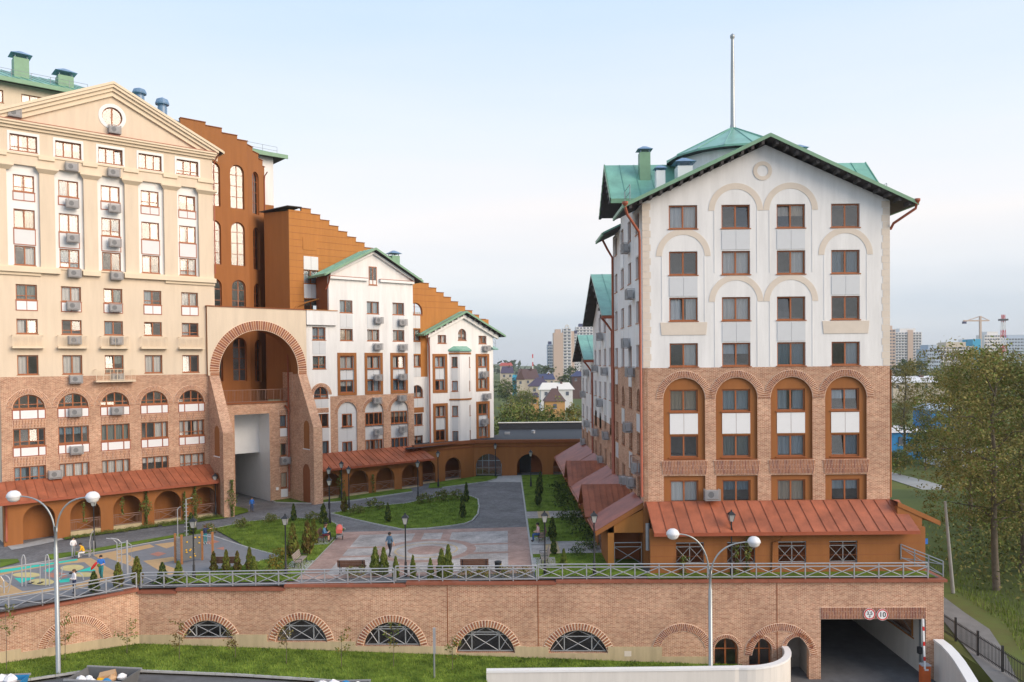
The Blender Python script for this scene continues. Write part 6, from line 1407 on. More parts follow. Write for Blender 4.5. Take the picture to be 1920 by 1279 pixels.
climber('leafy climber on the gateway left buttress', tuple(LP(16.2, 3.6, -.5)), 3.4, .3, 420); climber('leafy climber in the first arch of the white building arcade', tuple(LP(28.2, 1.95, -.4)), 2.9, .3, 380); climber('slim climber on the white building arcade', tuple(LP(32.0, 1.95, -.3)), 2.0, .16, 120)
climber('leafy climber on the lean-to wall at the right', (14.9, 49.75, .0), 2.4, .2, 200); climber('thin climber left of the barred opening', (10.9, 49.75, 0), 1.2, .12, 90); climber('thin climber on the second barred opening', (14.2, 49.75, 0), 1.9, .14, 110)
for i in range(14):
    t_ = i / 13; p = LP(3.4 + t_ * 12, 2.9 + rg.uniform(-.3, .3)); bush(['first','second','third','fourth','fifth','sixth','seventh','eighth','ninth','tenth','eleventh','twelfth','thirteenth','last'][i] + ' low green clump from the left in the bed along the cream arcade', p.x, p.y, rg.uniform(.45, .7), 'g', 'ground cover clumps along the cream arcade', .35)
# saplings on the front lawn
def sapling(label, x, y, h, k):
    p = at(x, y, -4.2)
    for _ in range(4): p = at(x, y, fz(p.x))
    rg_ = rnds(int(x)); mb = MB(); mb.tube([(0, 0, 0), (.03, 0, h * .5), (.0, .02, h)], [.02, .016, .008], 5); pts = []
    for j in range(9):
        z = h * rg_.uniform(.35, 1.0); a = rg_.uniform(0, 6.28); L_ = rg_.uniform(.25, .6); q = Vector((math.cos(a) * L_, math.sin(a) * L_, z + L_ * .5)); mb.tube([(0, 0, z), q], [.009, .004], 4)
        for _ in range(16): pts.append(Vector((0, 0, z)).lerp(q, rg_.uniform(.4, 1.1)) + Vector((rg_.gauss(0, .09), rg_.gauss(0, .09), rg_.gauss(0, .09))))
    T_ = thing('sapling', label, 'tree', (p.x, p.y, p.z), 0, 'saplings on the front lawn'); mb.obj('trunk', 'bark', T_); link('crown', leafmesh('crown', pts, .075, {'y': ('leafyellow', 'leafgreen'), 'g': ('leafgreen', 'leafolive'), 'b': ('thujabrown', 'leafolive')}[k], rg_), T_)
for a in (('leafy green sapling at the far left end of the wall', 12, 1258, 3.6, 'g'), ('yellow-green sapling below the blind arch behind the lamp post', 122, 1240, 2.5, 'y'), ('green sapling at the inner corner of the wall', 238, 1226, 1.9, 'g'), ('thin brownish sapling left of the first barred opening', 336, 1238, 2.2, 'b'), ('bare brown sapling right of the first barred opening', 441, 1236, 1.7, 'b'), ('bare brown sapling in front of the second barred opening', 537, 1246, 2.1, 'b'), ('brown and yellow sapling between second and third openings', 640, 1252, 2.2, 'y'), ('slender yellow-green sapling in front of the third barred opening', 738, 1252, 2.4, 'y'), ('small yellow sapling between third and fourth openings', 848, 1258, 1.9, 'y')): sapling(*a)
# grass blades
def blades(name, poly, n, zf, seed, h=.10):
    rg_ = rnds(seed); xs_ = [p[0] for p in poly]; ys_ = [p[1] for p in poly]; vs, fs = [], []
    def inside(x, y):
        c = False; j = len(poly) - 1
        for i in range(len(poly)):
            xi, yi, xj, yj = poly[i][0], poly[i][1], poly[j][0], poly[j][1]
            if (yi > y) != (yj > y) and x < (xj - xi) * (y - yi) / (yj - yi) + xi: c = not c
            j = i
        return c
    k = 0
    while k < n:
        x, y = rg_.uniform(min(xs_), max(xs_)), rg_.uniform(min(ys_), max(ys_))
        if not inside(x, y): continue
        k += 1; a = rg_.uniform(0, 6.28); w_ = .025; hh = h * rg_.uniform(.5, 1.6); z = zf(x, y); i = len(vs)
        vs += [(x - w_ * math.cos(a), y - w_ * math.sin(a), z), (x + w_ * math.cos(a), y + w_ * math.sin(a), z), (x + rg_.gauss(0, .04), y + rg_.gauss(0, .04), z + hh)]; fs.append((i, i + 1, i + 2))
    me = bpy.data.meshes.new(name); me.from_pydata(vs, [], fs); me.materials.append(MATS['blade']); stuff(link(name, me))
blades('front_grass', [(p[0], p[1]) for p in front], 26000, lambda x, y: fz(x) + .05, 1, .10)
blades('island_grass', [(p.x, p.y) for p in lawnA], 12000, lambda x, y: gz(x) + .07, 2, .08); blades('west_grass', [(p[0], p[1]) for p in lawnB], 20000, lambda x, y: gz(x) + .07, 3, .08)
for k, (ya, yb, n_) in enumerate(((49.3, 55.0, 3500), (59.2, 67.8, 4000), (71.4, 94, 7000))): blades('east_grass', [(1.9, ya), (6.4, ya), (6.4, yb), (1.9, yb)], n_, lambda x, y: gz(x) + .06, 40 + k, .08)
blades('verge_blades', [(29.3, 44), (31.2, 48.7), (33.0, 53), (33.5, 57), (34.2, 61), (37, 75), (44, 95), (56, 95), (42, 56), (36, 46)], 16000, lambda x, y: -4.44, 5, .3)

# ================================================================== benches, bin, playground
def bench(label, x, y, rz, wood='benchwood', L_=1.8):
    T_ = thing('bench', label, 'bench', (x, y, gz(x) + .05), rz, 'park benches')
    key = ('slat', round(L_, 2), wood); sl = cached(key, lambda: MB().box(-L_ / 2, L_ / 2, -.045, .045, -.018, .018).mesh('slat', wood))
    for k in range(4): link('seat_slat', sl, T_, (0, -.2 + k * .11, .44))
    for k in range(4): o = link('back_slat', sl, T_, (0, .22 + k * .035, .54 + k * .11)); o.rotation_euler = (R(72), 0, 0)
    lg = cached('benchleg', lambda: MB().tube([(0, -.24, 0), (0, -.2, .25), (0, -.24, .42), (0, .18, .42), (0, .24, .55), (0, .36, .92)], .025, 6).tube([(0, .27, 0), (0, .18, .2), (0, .18, .42)], .025, 6).tube([(0, -.26, .42), (0, -.28, .6), (0, .22, .62)], .02, 6).mesh('leg', 'darkmetal'))
    for s_ in (-1, 1): link('leg', lg, T_, (s_ * (L_ / 2 - .15), 0, 0))
bench('dark wooden bench in the middle behind the railing, seen from its back', -10.05, 51.5, R(180)); bench('dark wooden bench beside the litter bin, seen from its back', -2.1, 50.9, R(180))
bench('brown-grey slatted bench angled at the plaza left edge', -14.0, 53.9, R(90), 'benchgrey'); bench('bench with the seated couple at the plaza left edge', -14.2, 61.4, R(90)); bench('bench with the man sitting at the plaza right edge', 2.55, 59.3, R(-90)); bench('pale slatted bench by the lantern at the plaza right corner', 2.45, 52.9, R(-90), 'benchgrey')
bench('dark bench beside the climbing wall behind the thuja row', -18.9, 53.5, R(180))
for x, y in ((-14.1, 53.9), (-14.3, 61.3), (2.4, 59.3), (2.4, 52.9)): struct(sheet('bench_pad', [(x - .8, y - 1.2), (x + .8, y - 1.2), (x + .8, y + 1.2), (x - .8, y + 1.2)], 'kerb', lift=.085))
bn = thing('litter_bin', 'small dark cylindrical litter bin right of the plaza bench', 'bin', (-.6, 50.8, gz(-.6) + .03)); MB().lathe([(.19, .08), (.22, .62), (.24, .64), (.24, .68)], 14).obj('body', 'darkmetal', bn); MB().lathe([(.06, 0), (.06, .1)], 8).obj('foot', 'darkmetal', bn); MB().lathe([(.24, .68), (.2, .7), (.0, .6)], 14).obj('rim', 'darkmetal', bn)
def play_thing(label, px, name, cat='playground equipment'):
    p = yard(*px); return thing(name, label, cat, (p.x, p.y, p.z + .05))
q8 = lambda x, y: (x / 6.396, 960 + y / 6.396)
t1 = play_thing('white steel frame of a double air-walker on the yellow playground field', q8(430, 900), 'fitness_frame')
for x in (-.75, .75):
    for d_ in (-.12, .12): MB().tube([(x + d_, 0, 0), (x + d_, 0, 1.7), (x + d_ * .5, 0, 1.95), (x, 0, 2.0)], .035, 8).obj('post', 'steel', t1)
MB().tube([(-.75, 0, 1.35), (.75, 0, 1.45)], .04, 8).obj('cross_bar', 'steel', t1)
for x in (-.3, .3): MB().tube([(x, 0, 1.38), (x, -.05, .25)], .025, 6).obj('swing_arm', 'steel', t1); MB().box(x - .1, x + .1, -.2, .2, .2, .24).obj('foot_plate', 'darkmetal', t1)
t2 = play_thing('white steel pull-up ladder with curved handles beside the boy with the ball', q8(1490, 755), 'pull_up_frame')
for x in (-.45, -.15): MB().tube([(x, 0, 0), (x, 0, 2.1), (x - .2, -.1, 2.35), (x - .6, -.2, 2.45)], .03, 8).obj('ladder_rail', 'steel', t2)
for k in range(7): MB().bar((-.45, 0, .25 + k * .28), (-.15, 0, .25 + k * .28), .03).obj('rung', 'steel', t2)
MB().tube([(.22, 0, 0), (.22, 0, 2.25)], .06, 10).obj('post', 'steel', t2); MB().bar((-.3, 0, 2.05), (.22, 0, 2.15), .05).obj('top_bar', 'steel', t2); MB().tube([(.25, 0, 2.1), (.5, 0, 1.95), (.5, 0, .95), (.25, 0, .75)], .025, 8).obj('side_handle', 'steel', t2)
t3 = play_thing('low grey rowing trainer behind the boy in the white shirt', q8(790, 830), 'rowing_trainer')
MB().tube([(-.5, 0, .1), (-.2, 0, .35), (.9, 0, .5)], .04, 8).obj('frame', 'steel', t3); MB().tube([(-.3, 0, .2), (-.25, .1, .9)], .03, 8).obj('lever', 'steel', t3); MB().box(.3, .65, -.18, .18, .46, .54).obj('seat', 'darkmetal', t3); MB().tube([(.9, 0, .5), (1.1, 0, .3), (1.15, 0, 0)], .03, 8).obj('leg', 'steel', t3); MB().tube([(-.5, -.25, 0), (-.5, .25, 0)], .03, 8).obj('foot', 'steel', t3)
t4 = play_thing('white wheel trainer at the far left edge of the playground', q8(50, 985), 'wheel_trainer')
MB().tube([(math.cos(a * .3142) * .38, 0, .75 + math.sin(a * .3142) * .38) for a in range(21)], .03, 6).obj('wheel', 'steel', t4); MB().tube([(0, 0, 0), (0, 0, .75)], .04, 8).obj('post', 'steel', t4); MB().tube([(.2, .05, 0), (.38, .05, .6), (.5, .05, 1.3)], .03, 8).obj('handle', 'steel', t4)
for k in range(3): MB().bar((0, 0, .75), (math.cos(k * 2.1) * .37, 0, .75 + math.sin(k * 2.1) * .37), .025).obj('spoke', 'steel', t4)
t5 = play_thing('wooden-posted climbing frame with a dark climbing wall and rope net', (350, 1058), 'climbing_structure')
pp = [Vector((-.9, .3, 0)), Vector((-.25, -.2, 0)), Vector((.75, .9, 0)), Vector((1.6, .6, 0))]
for p in pp: MB().box(p.x - .06, p.x + .06, p.y - .06, p.y + .06, 0, 2.05).obj('post', 'woodpost', t5)
m_ = MB(); m_.add([(-.2, -.18, .2), (.72, .84, .2), (.72, .84, 1.9), (-.2, -.18, 1.9), (-.24, -.14, .2), (.68, .88, .2), (.68, .88, 1.9), (-.24, -.14, 1.9)], [(0, 1, 2, 3), (7, 6, 5, 4), (3, 2, 6, 7), (0, 4, 5, 1), (0, 3, 7, 4), (1, 5, 6, 2)]); m_.obj('climbing_wall', 'bincontainer', t5)
hold = MB().lathe([(0, -.04), (.07, -.02), (.06, .03), (0, .05)], 6).mesh('hold', 'yellowpaint')
for k in range(12): f = .1 + .8 * rg.random(); link('hold', hold, t5, (-.2 + .92 * f + .02, -.18 + 1.02 * f - .04, .35 + 1.4 * rg.random()))
for k in range(6): f = k / 5; a, b = pp[0].lerp(pp[1], .08 + .84 * f), 0; MB().bar((a.x, a.y, .3), (a.x, a.y, 1.9), .02).obj('net_rope', 'khaki', t5)
for k in range(5): z = .35 + k * .36; MB().bar((pp[0].x, pp[0].y, z), (pp[1].x, pp[1].y, z), .02).obj('net_rope', 'khaki', t5)
MB().bar((pp[2].x, pp[2].y, 1.75), (pp[3].x, pp[3].y, 1.7), .05).obj('bar', 'steel', t5)
for k in range(3): f = .3 + .25 * k; p = pp[2].lerp(pp[3], f); MB().tube([(p.x, p.y, 1.72), (p.x, p.y, 1.35)], .01, 4).tube([(p.x + .1 * math.cos(a), p.y, 1.25 + .1 * math.sin(a)) for a in [i * .785 for i in range(9)]], .015, 5).obj('ring', 'steel', t5)
t6 = play_thing('tall white steel climbing pole ladder at the far side of the playground', (350, 1012), 'climbing_pole')
MB().tube([(0, 0, 0), (0, 0, 3.2), (.5, 0, 3.3)], .045, 8).obj('post', 'steel', t6); MB().tube([(-.7, 0, 0), (-.7, 0, 2.4), (-.45, 0, 2.6)], .035, 8).obj('side_post', 'steel', t6)
for k in range(9): MB().bar((-.16, 0, .4 + k * .3), (.16, 0, .4 + k * .3), .03).obj('rung', 'steel', t6)
t7 = play_thing('small slatted seat with a curved white handle where the boy in yellow sits', q8(1020, 545), 'trainer_seat')
MB().box(-.45, .45, -.2, .2, .38, .44).obj('seat', 'benchgrey', t7); MB().tube([(.25, .3, .0), (.2, .3, 1.0), (.35, .25, 1.6), (.55, .2, 1.85)], .035, 8).obj('handle', 'steel', t7); MB().bar((-.3, 0, 0), (-.3, 0, .4), .06).obj('leg', 'steel', t7); MB().bar((.3, 0, 0), (.3, 0, .4), .06).obj('leg', 'steel', t7); MB().tube([(.5, .3, 0), (.5, .3, 1.1)], .03, 8).obj('post', 'steel', t7)

# ================================================================== people
def skinmesh(J, E, rad, name):
    names = list(J); idx = {n: i for i, n in enumerate(names)}
    me = bpy.data.meshes.new(name); me.from_pydata([J[n] for n in names], [(idx[a], idx[b]) for a, b in E], []); o = bpy.data.objects.new('tmp_skin', me); COL.objects.link(o)
    sk = o.modifiers.new('skin', 'SKIN'); sk.use_smooth_shade = True
    for n in names: d = me.skin_vertices[0].data[idx[n]]; d.radius = (rad[n], rad[n]) ; d.use_root = (n == 'pelvis')
    sb_ = o.modifiers.new('sub', 'SUBSURF'); sb_.levels = 2; sb_.render_levels = 2
    dg = bpy.context.evaluated_depsgraph_get(); dg.update(); out_ = bpy.data.meshes.new_from_object(o.evaluated_get(dg)); bpy.data.objects.remove(o); return out_
RAD = dict(pelvis=.135, spine=.125, chest=.15, neck=.06, chin=.075, head=.105, crown=.075)
for s_ in 'LR': RAD.update({'sh' + s_: .075, 'el' + s_: .05, 'wr' + s_: .036, 'ha' + s_: .042, 'hi' + s_: .10, 'kn' + s_: .068, 'an' + s_: .046, 'to' + s_: .042})
def person(label, loc, rz, pose, top, bot, hair='hair', h=1.72, sleeve='short', shoe='shoes', skirt=False):
    J = dict(pelvis=(0, 0, .93), spine=(0, 0, 1.13), chest=(0, 0, 1.33), neck=(0, -.01, 1.48), chin=(0, -.03, 1.54), head=(0, -.035, 1.62), crown=(0, -.02, 1.69))
    for s_, k in (('L', 1), ('R', -1)): J.update({'sh' + s_: (.18 * k, 0, 1.40), 'el' + s_: (.24 * k, .02, 1.12), 'wr' + s_: (.25 * k, -.05, .88), 'ha' + s_: (.25 * k, -.07, .80), 'hi' + s_: (.095 * k, 0, .88), 'kn' + s_: (.10 * k, -.02, .48), 'an' + s_: (.10 * k, .02, .08), 'to' + s_: (.11 * k, -.13, .04)})
    J.update(pose); E = [('pelvis', 'spine'), ('spine', 'chest'), ('chest', 'neck'), ('neck', 'chin'), ('chin', 'head'), ('head', 'crown')]
    for s_ in 'LR': E += [('chest', 'sh' + s_), ('sh' + s_, 'el' + s_), ('el' + s_, 'wr' + s_), ('wr' + s_, 'ha' + s_), ('pelvis', 'hi' + s_), ('hi' + s_, 'kn' + s_), ('kn' + s_, 'an' + s_), ('an' + s_, 'to' + s_)]
    me = skinmesh(J, E, RAD, 'body'); mats = [top, bot, 'skin', shoe]
    for m in mats: me.materials.append(MATS[m])
    def seg(p, a, b):
        a, b = Vector(J[a]), Vector(J[b]); d = b - a; t = max(0, min(1, (p - a).dot(d) / max(d.length_squared, 1e-6))); return (p - a - d * t).length, t
    for f in me.polygons:
        best = (9, None, 0)
        for a, b in E:
            dd, t = seg(f.center, a, b)
            dd -= .5 * (RAD[a] + RAD[b]) * .6
            if dd < best[0]: best = (dd, (a, b), t)
        (a, b), t = best[1], best[2]; n = a + b
        if a in ('neck', 'chin', 'head'): m = 2
        elif a.startswith('wr') or (a.startswith('el') and sleeve == 'short'): m = 2
        elif a.startswith('an'): m = 3
        elif a.startswith('kn'): m = 2 if bot in ('khaki', 'maroon') and t < .85 else (1 if t < .9 else 3)
        elif a.startswith('hi') or b.startswith('hi'): m = 1
        elif a == 'pelvis' and t < .35: m = 1
        else: m = 0
        f.material_index = m
    # fingers
    bm = bmesh.new(); bm.from_mesh(me)
    fm = MB()
    for s_, k in (('L', 1), ('R', -1)):
        hp, wp = Vector(J['ha' + s_]), Vector(J['wr' + s_]); d = (hp - wp).normalized(); sd_ = Vector((0, 1, 0)) - d * d.y; sd_.normalize(); nn = d.cross(sd_)
        for j in range(4): b0 = hp + sd_ * (.027 - j * .018); L_ = (.065, .075, .07, .055)[j]; fm.tube([b0, b0 + d * L_ * .55 - nn * .004 * k, b0 + d * L_ - nn * .02 * k], [.0095, .009, .007], 5)
        b0 = wp + d * .03 - sd_ * .03; fm.tube([b0, b0 - sd_ * .02 + d * .035, b0 - sd_ * .022 + d * .06], [.011, .0105, .008], 5)
    k0 = [bm.verts.new(v) for v in fm.v]
    for f in fm.f:
        try: bm.faces.new([k0[i] for i in f]).material_index = 2
        except ValueError: pass
    # nose and ears
    hd = Vector(J['head']); bm.to_mesh(me); bm.free()
    sc_ = h / 1.72; T_ = thing('person', label, 'person', loc, rz); T_.scale = (sc_, sc_, sc_); link('body', me, T_)
    c = Vector(J['head']).lerp(Vector(J['crown']), .35); hv = MB(); upv = (Vector(J['crown']) - Vector(J['chin'])).normalized(); hr = MB()
    prof = [(.112, -.05), (.122, .0), (.12, .05), (.10, .095), (.06, .12), (0, .128)]; hr.lathe(prof, 14); qz = Vector((0, 0, 1)).rotation_difference(upv)
    hr.v = [tuple(c + Vector((0, .018, .0)) + qz @ Vector((v[0] * .9, v[1] * 1.0 + .012, v[2]))) for v in hr.v]; hr.obj('hair', hair, T_, smooth=True)
    fb = hd + Vector((0, -.10, 0)); MB().add([fb + Vector((-.014, .01, -.02)), fb + Vector((.014, .01, -.02)), fb + Vector((0, -.022, -.018)), fb + Vector((0, .008, .03))], [(0, 1, 2), (0, 2, 3), (1, 3, 2)]).obj('nose', 'skin', T_)
    for s_ in (-1, 1): MB().lathe([(0, -.004), (.011, 0), (0, .004)], 6).obj('eye', 'black', T_, tuple(fb + Vector((.035 * s_, .012, .018)))); MB().lathe([(0, -.03), (.014, -.01), (.016, .012), (0, .03)], 6).obj('ear', 'skin', T_, tuple(hd + Vector((.1 * s_, .015, -.005))))
    MB().box(-.024, .024, -.004, .004, -.004, .004).obj('mouth', 'maroon', T_, tuple(fb + Vector((0, .012, -.05))))
    return T_
walk = dict(knL=(.10, -.16, .50), anL=(.10, -.10, .09), toL=(.11, -.25, .05), knR=(-.10, .05, .48), anR=(-.10, .26, .13), toR=(-.10, .16, .04), elL=(.24, .10, 1.13), wrL=(.25, .08, .89), haL=(.25, .05, .81), elR=(-.24, -.03, 1.13), wrR=(-.25, -.14, .91), haR=(-.25, -.18, .83))
def sit(lean_=0.0, arm=0.0):
    d = dict(pelvis=(0, 0, .56), spine=(0, -.02 - lean_ * .3, .75), chest=(0, -.03 - lean_ * .7, .95), neck=(0, -.05 - lean_, 1.10), chin=(0, -.08 - lean_ * 1.15, 1.16), head=(0, -.09 - lean_ * 1.2, 1.24), crown=(0, -.08 - lean_ * 1.2, 1.31))
    for s_, k in (('L', 1), ('R', -1)): d.update({'sh' + s_: (.18 * k, -.03 - lean_ * .75, 1.02), 'el' + s_: (.23 * k, -.06 - lean_, .76), 'wr' + s_: (.12 * k, -.26 - lean_, .68 + arm), 'ha' + s_: (.08 * k, -.33 - lean_, .68 + arm), 'hi' + s_: (.10 * k, -.04, .54), 'kn' + s_: (.12 * k, -.43, .54), 'an' + s_: (.12 * k, -.42, .10), 'to' + s_: (.13 * k, -.57, .05)})
    return d
hold_ = dict(elL=(.25, -.03, 1.14), wrL=(.10, -.24, 1.10), haL=(.04, -.27, 1.10), elR=(-.25, -.03, 1.14), wrR=(-.10, -.24, 1.08), haR=(-.04, -.27, 1.07))
person('man in dark blue T-shirt and black trousers walking across the plaza', (-8.2, 55.6, gz(-8.2) + .03), R(150), walk, 'shirtblue', 'jeansblack')
person('woman in a denim jacket and maroon skirt seated on the bench by the stroller', (-14.1, 61.1, gz(-14) + .06), R(90), sit(.08, .06), 'denim', 'maroon', 'hairbrown', 1.66, 'long'); person('person in black seated behind the woman in denim on the bench', (-14.15, 61.75, gz(-14) + .06), R(90), sit(.05), 'black', 'jeansblack', 'hair', 1.7, 'long')
person('man in pale pink shirt and jeans sitting on the bench at the plaza right edge', (2.35, 59.1, gz(2.3) + .06), R(-80), sit(.02, .05), 'shirtpink', 'jeans', 'hair', 1.75)
p = yard(*q8(960, 565)); person('boy in yellow T-shirt and white shorts sitting bent forward on the trainer seat', (p.x + .25, p.y + .15, p.z), R(-75), sit(.22, -.05), 'shirtyellow', 'shirtwhite', 'hair', 1.45)
p = yard(*q8(880, 560)); person('boy in grey and white top standing beside the boy in yellow', (p.x, p.y, p.z + .06), R(60), hold_, 'shirtwhite', 'greyc', 'hair', 1.5, 'long')
p = yard(*q8(1215, 820)); by = person('boy in blue and navy shirt holding a green ball near the slanting railing', (p.x, p.y, p.z + .06), R(10), dict(hold_, **{k: walk[k] for k in ('knL', 'anL', 'toL', 'knR', 'anR', 'toR')}), 'blue', 'teal', 'hair', 1.55)
tag(MB().lathe([(.11 * math.sin(a * .3927), -.11 * math.cos(a * .3927)) for a in range(9)], 12).obj('ball', 'leafgreen', None, (p.x, p.y - .28, p.z + 1.05), smooth=True), 'green ball in the hands of the boy in blue', 'ball')
m_ = MB().tube([(0, 0, 0), (-.12, -.02, -.15), (-.3, -.04, -.38), (-.36, -.04, -.48)], [.06, .09, .08, .03], 8); tag(m_.obj('red_bag', 'red', None, (p.x - .22, p.y - .1, p.z + 1.2)), 'red cloth bag hanging from the arm of the boy in blue', 'bag')
p = yard(*q8(862, 1005)); person('boy in white shirt and dark trousers standing at the slanting railing', (p.x, p.y + .3, p.z + .06), R(-40), hold_, 'shirtwhite', 'navy', 'hairbrown', 1.45, 'long')
p = yard(*(385, 1022)); person('child in dark T-shirt with one arm out beside the climbing frame', (p.x, p.y, p.z + .06), R(-120), dict(elR=(-.42, 0, 1.36), wrR=(-.64, 0, 1.34), haR=(-.72, 0, 1.33)), 'navy', 'teal', 'hairbrown', 1.45)
person('child in bright blue jacket walking out of the gateway passage', (-24.1, 75.4, gz(-24)), R(20), walk, 'blue', 'jeans', 'hairbrown', 1.35, 'long')
# stroller
st_ = thing('stroller', 'coral red baby stroller with black wheels beside the seated couple', 'stroller', (-13.05, 62.0, gz(-13) + .05), R(10))
wh = MB().tube([(.0, math.cos(a * .5236) * .13, math.sin(a * .5236) * .13 + .15) for a in range(13)], .025, 6).mesh('wheel', 'black')
for x, y in ((-.25, -.3), (.25, -.3), (-.25, .3), (.25, .3)): link('wheel', wh, st_, (x, y, 0))
MB().bar((-.22, -.3, .15), (-.22, .3, .5), .03).bar((.22, -.3, .15), (.22, .3, .5), .03).bar((-.22, .3, .15), (-.22, -.3, .55), .03).bar((.22, .3, .15), (.22, -.3, .55), .03).tube([(-.22, .3, .5), (-.22, .6, 1.0), (.22, .6, 1.0), (.22, .3, .5)], .018, 6).obj('frame', 'acbody', st_); MB().box(-.2, .2, -.28, .28, .22, .34).obj('basket', 'greyc', st_)
MB().add([(-.22, -.35, .5), (.22, -.35, .5), (.22, .3, .48), (-.22, .3, .48), (-.25, -.42, .78), (.25, -.42, .78), (.25, .36, .8), (-.25, .36, .8)], [(0, 3, 2, 1), (0, 1, 5, 4), (1, 2, 6, 5), (2, 3, 7, 6), (3, 0, 4, 7)]).obj('carrycot', 'coral', st_)
mh = MB(); vs_ = []; 
for i in range(7):
    a = R(-10 + i * 20)
    for j in range(9): b = R(-90 + j * 22.5); vs_.append((.26 * math.sin(b), -.02 - .40 * math.cos(a) * 1.0 * math.cos(b * .5) + .35 * 0, .78 + .36 * math.sin(a) * math.cos(b) + .02))
mh.add(vs_, [(i * 9 + j, i * 9 + j + 1, (i + 1) * 9 + j + 1, (i + 1) * 9 + j) for i in range(6) for j in range(8)]); mh.obj('hood', 'coral', st_, smooth=True)

# ================================================================== containers and litter at the bottom edge
def skip(label, x, y, z, rz, m, wd=3.0, dp=1.7, h=1.25):
    T_ = thing('waste_container', label, 'container', (x, y, z), rz); mb = MB(); t_ = .06
    a = [(-wd / 2 + .25, -dp / 2 + .15), (wd / 2 - .25, -dp / 2 + .15), (wd / 2 - .25, dp / 2 - .15), (-wd / 2 + .25, dp / 2 - .15)]; b = [(-wd / 2, -dp / 2), (wd / 2, -dp / 2), (wd / 2, dp / 2), (-wd / 2, dp / 2)]
    c = [(x_ * .965, y_ * .94) for x_, y_ in b]; d_ = [(x_ * .955, y_ * .92) for x_, y_ in a]
    vs_ = [(p[0], p[1], .1) for p in a] + [(p[0], p[1], h) for p in b] + [(p[0], p[1], h) for p in c] + [(p[0], p[1], .18) for p in d_]
    fs_ = [(0, 3, 2, 1), (12, 13, 14, 15)]
    for i in range(4): j = (i + 1) % 4; fs_ += [(i, j, 4 + j, 4 + i), (4 + i, 4 + j, 8 + j, 8 + i), (8 + i, 8 + j, 12 + j, 12 + i)]
    mb.add(vs_, fs_); mb.obj('body', m, T_)
    MB().prism(rect(-wd / 2 - .05, -.05, wd / 2 + .05, .06), [], -dp / 2 - .05, -dp / 2 + .02).obj('rim', 'rail', T_, (0, 0, h)); MB().prism(rect(-wd / 2 - .05, -.05, wd / 2 + .05, .06), [], dp / 2 - .02, dp / 2 + .05).obj('rim', 'rail', T_, (0, 0, h))
    for x_ in (-wd / 2 + .4, wd / 2 - .4): MB().box(x_ - .08, x_ + .08, -dp / 2 + .2, dp / 2 - .2, 0, .1).obj('skid', 'rail', T_)
    return T_
def bag(label, x, y, z, r, m, seed):
    rg_ = rnds(seed); mb = MB(); n = 9; vs_ = []
    for i in range(5):
        for j in range(n): a = 6.283 * j / n; rr = r * (.5, 1.0, 1.05, .7, .2)[i] * rg_.uniform(.8, 1.15); vs_.append((rr * math.cos(a), rr * math.sin(a), r * (-.5, -.15, .3, .7, .95)[i] * rg_.uniform(.85, 1.1)))
    mb.add(vs_, [(i * n + j, i * n + (j + 1) % n, (i + 1) * n + (j + 1) % n, (i + 1) * n + j) for i in range(4) for j in range(n)] + [tuple(range(4 * n, 5 * n))]); tag(mb.obj('trash_bag', m, None, (x, y, z)), label, 'trash bag', 'rubbish in the containers')
skip('large open grey skip full of rubbish at the bottom left', -22.1, 43.35, -4.75, R(-8), 'bincontainer', 3.2, 1.9, 1.25)
cb = MB().box(-.4, .4, -.25, .25, 0, .42); cb.box(-.44, .0, -.27, -.25, .1, .44); o = tag(cb.obj('cardboard_box', 'cardboard', None, (-21.9, 43.5, -3.86), R(15)), 'brown cardboard box on top of the rubbish in the grey skip', 'box'); o.rotation_euler = (R(12), R(-8), R(15))
for k, (dx, dy, m, lb, r) in enumerate(((-1.1, -.3, 'trashwhite', 'white crumpled bag at the left end of the grey skip', .28), (-.75, -.1, 'whitepaint', 'small white bag left of the cardboard box', .22), (.05, -.45, 'shirtyellow', 'yellow bag in front of the cardboard box', .22), (.5, -.1, 'cardboard', 'torn brown bag right of the cardboard box', .25), (.95, .1, 'whitepaint', 'white and blue bag at the right end of the grey skip', .25), (.45, -.6, 'bagblue', 'blue bag at the front of the grey skip', .25), (-.4, -.5, 'trashwhite', 'white bag at the front left of the grey skip', .22))): bag(lb, -22.1 + dx, 43.35 + dy, -3.72, r, m, 40 + k)
skip('open blue-rimmed container with white rubbish at the bottom left corner', -27.2, 42.6, -4.6, R(6), 'bagblue', 2.2, 1.5, 1.1)
for k, (dx, lb) in enumerate(((-.6, 'big white bag in the blue-rimmed container'), (-.05, 'pale bag in the middle of the blue-rimmed container'), (.5, 'white bag at the right of the blue-rimmed container'))): bag(lb, -27.2 + dx, 42.6, -3.5, .36, 'trashwhite', 60 + k)
skip('open container with white and blue bags at the bottom centre', -9.2, 43.4, -5.35, R(2), 'bincontainer', 3.0, 1.6, 1.0)
for k, (dx, m, r, lb) in enumerate(((-1.0, 'trashwhite', .38, 'large white bag at the left of the bottom centre container'), (-.35, 'trashwhite', .42, 'crumpled white bag on the bottom centre container'), (.3, 'bagblue', .36, 'bright blue bag on the bottom centre container'), (.95, 'whitepaint', .30, 'small white bag at the right of the bottom centre container'))): bag(lb, -9.2 + dx, 43.4, -4.35, r, m, 70 + k)
yb = thing('grit_bin', 'yellow rounded bin lid at the foot of the right street lamp', 'bin', (12.1, 45.75, -6.1)); MB().lathe([(.55, 0), (.6, .75), (.62, .78)], 16).obj('body', 'yellowpaint', yb); MB().lathe([(.64, .78), (.62, .86), (.4, .98), (0, 1.02)], 16).obj('lid', 'yellowpaint', yb, smooth=True)

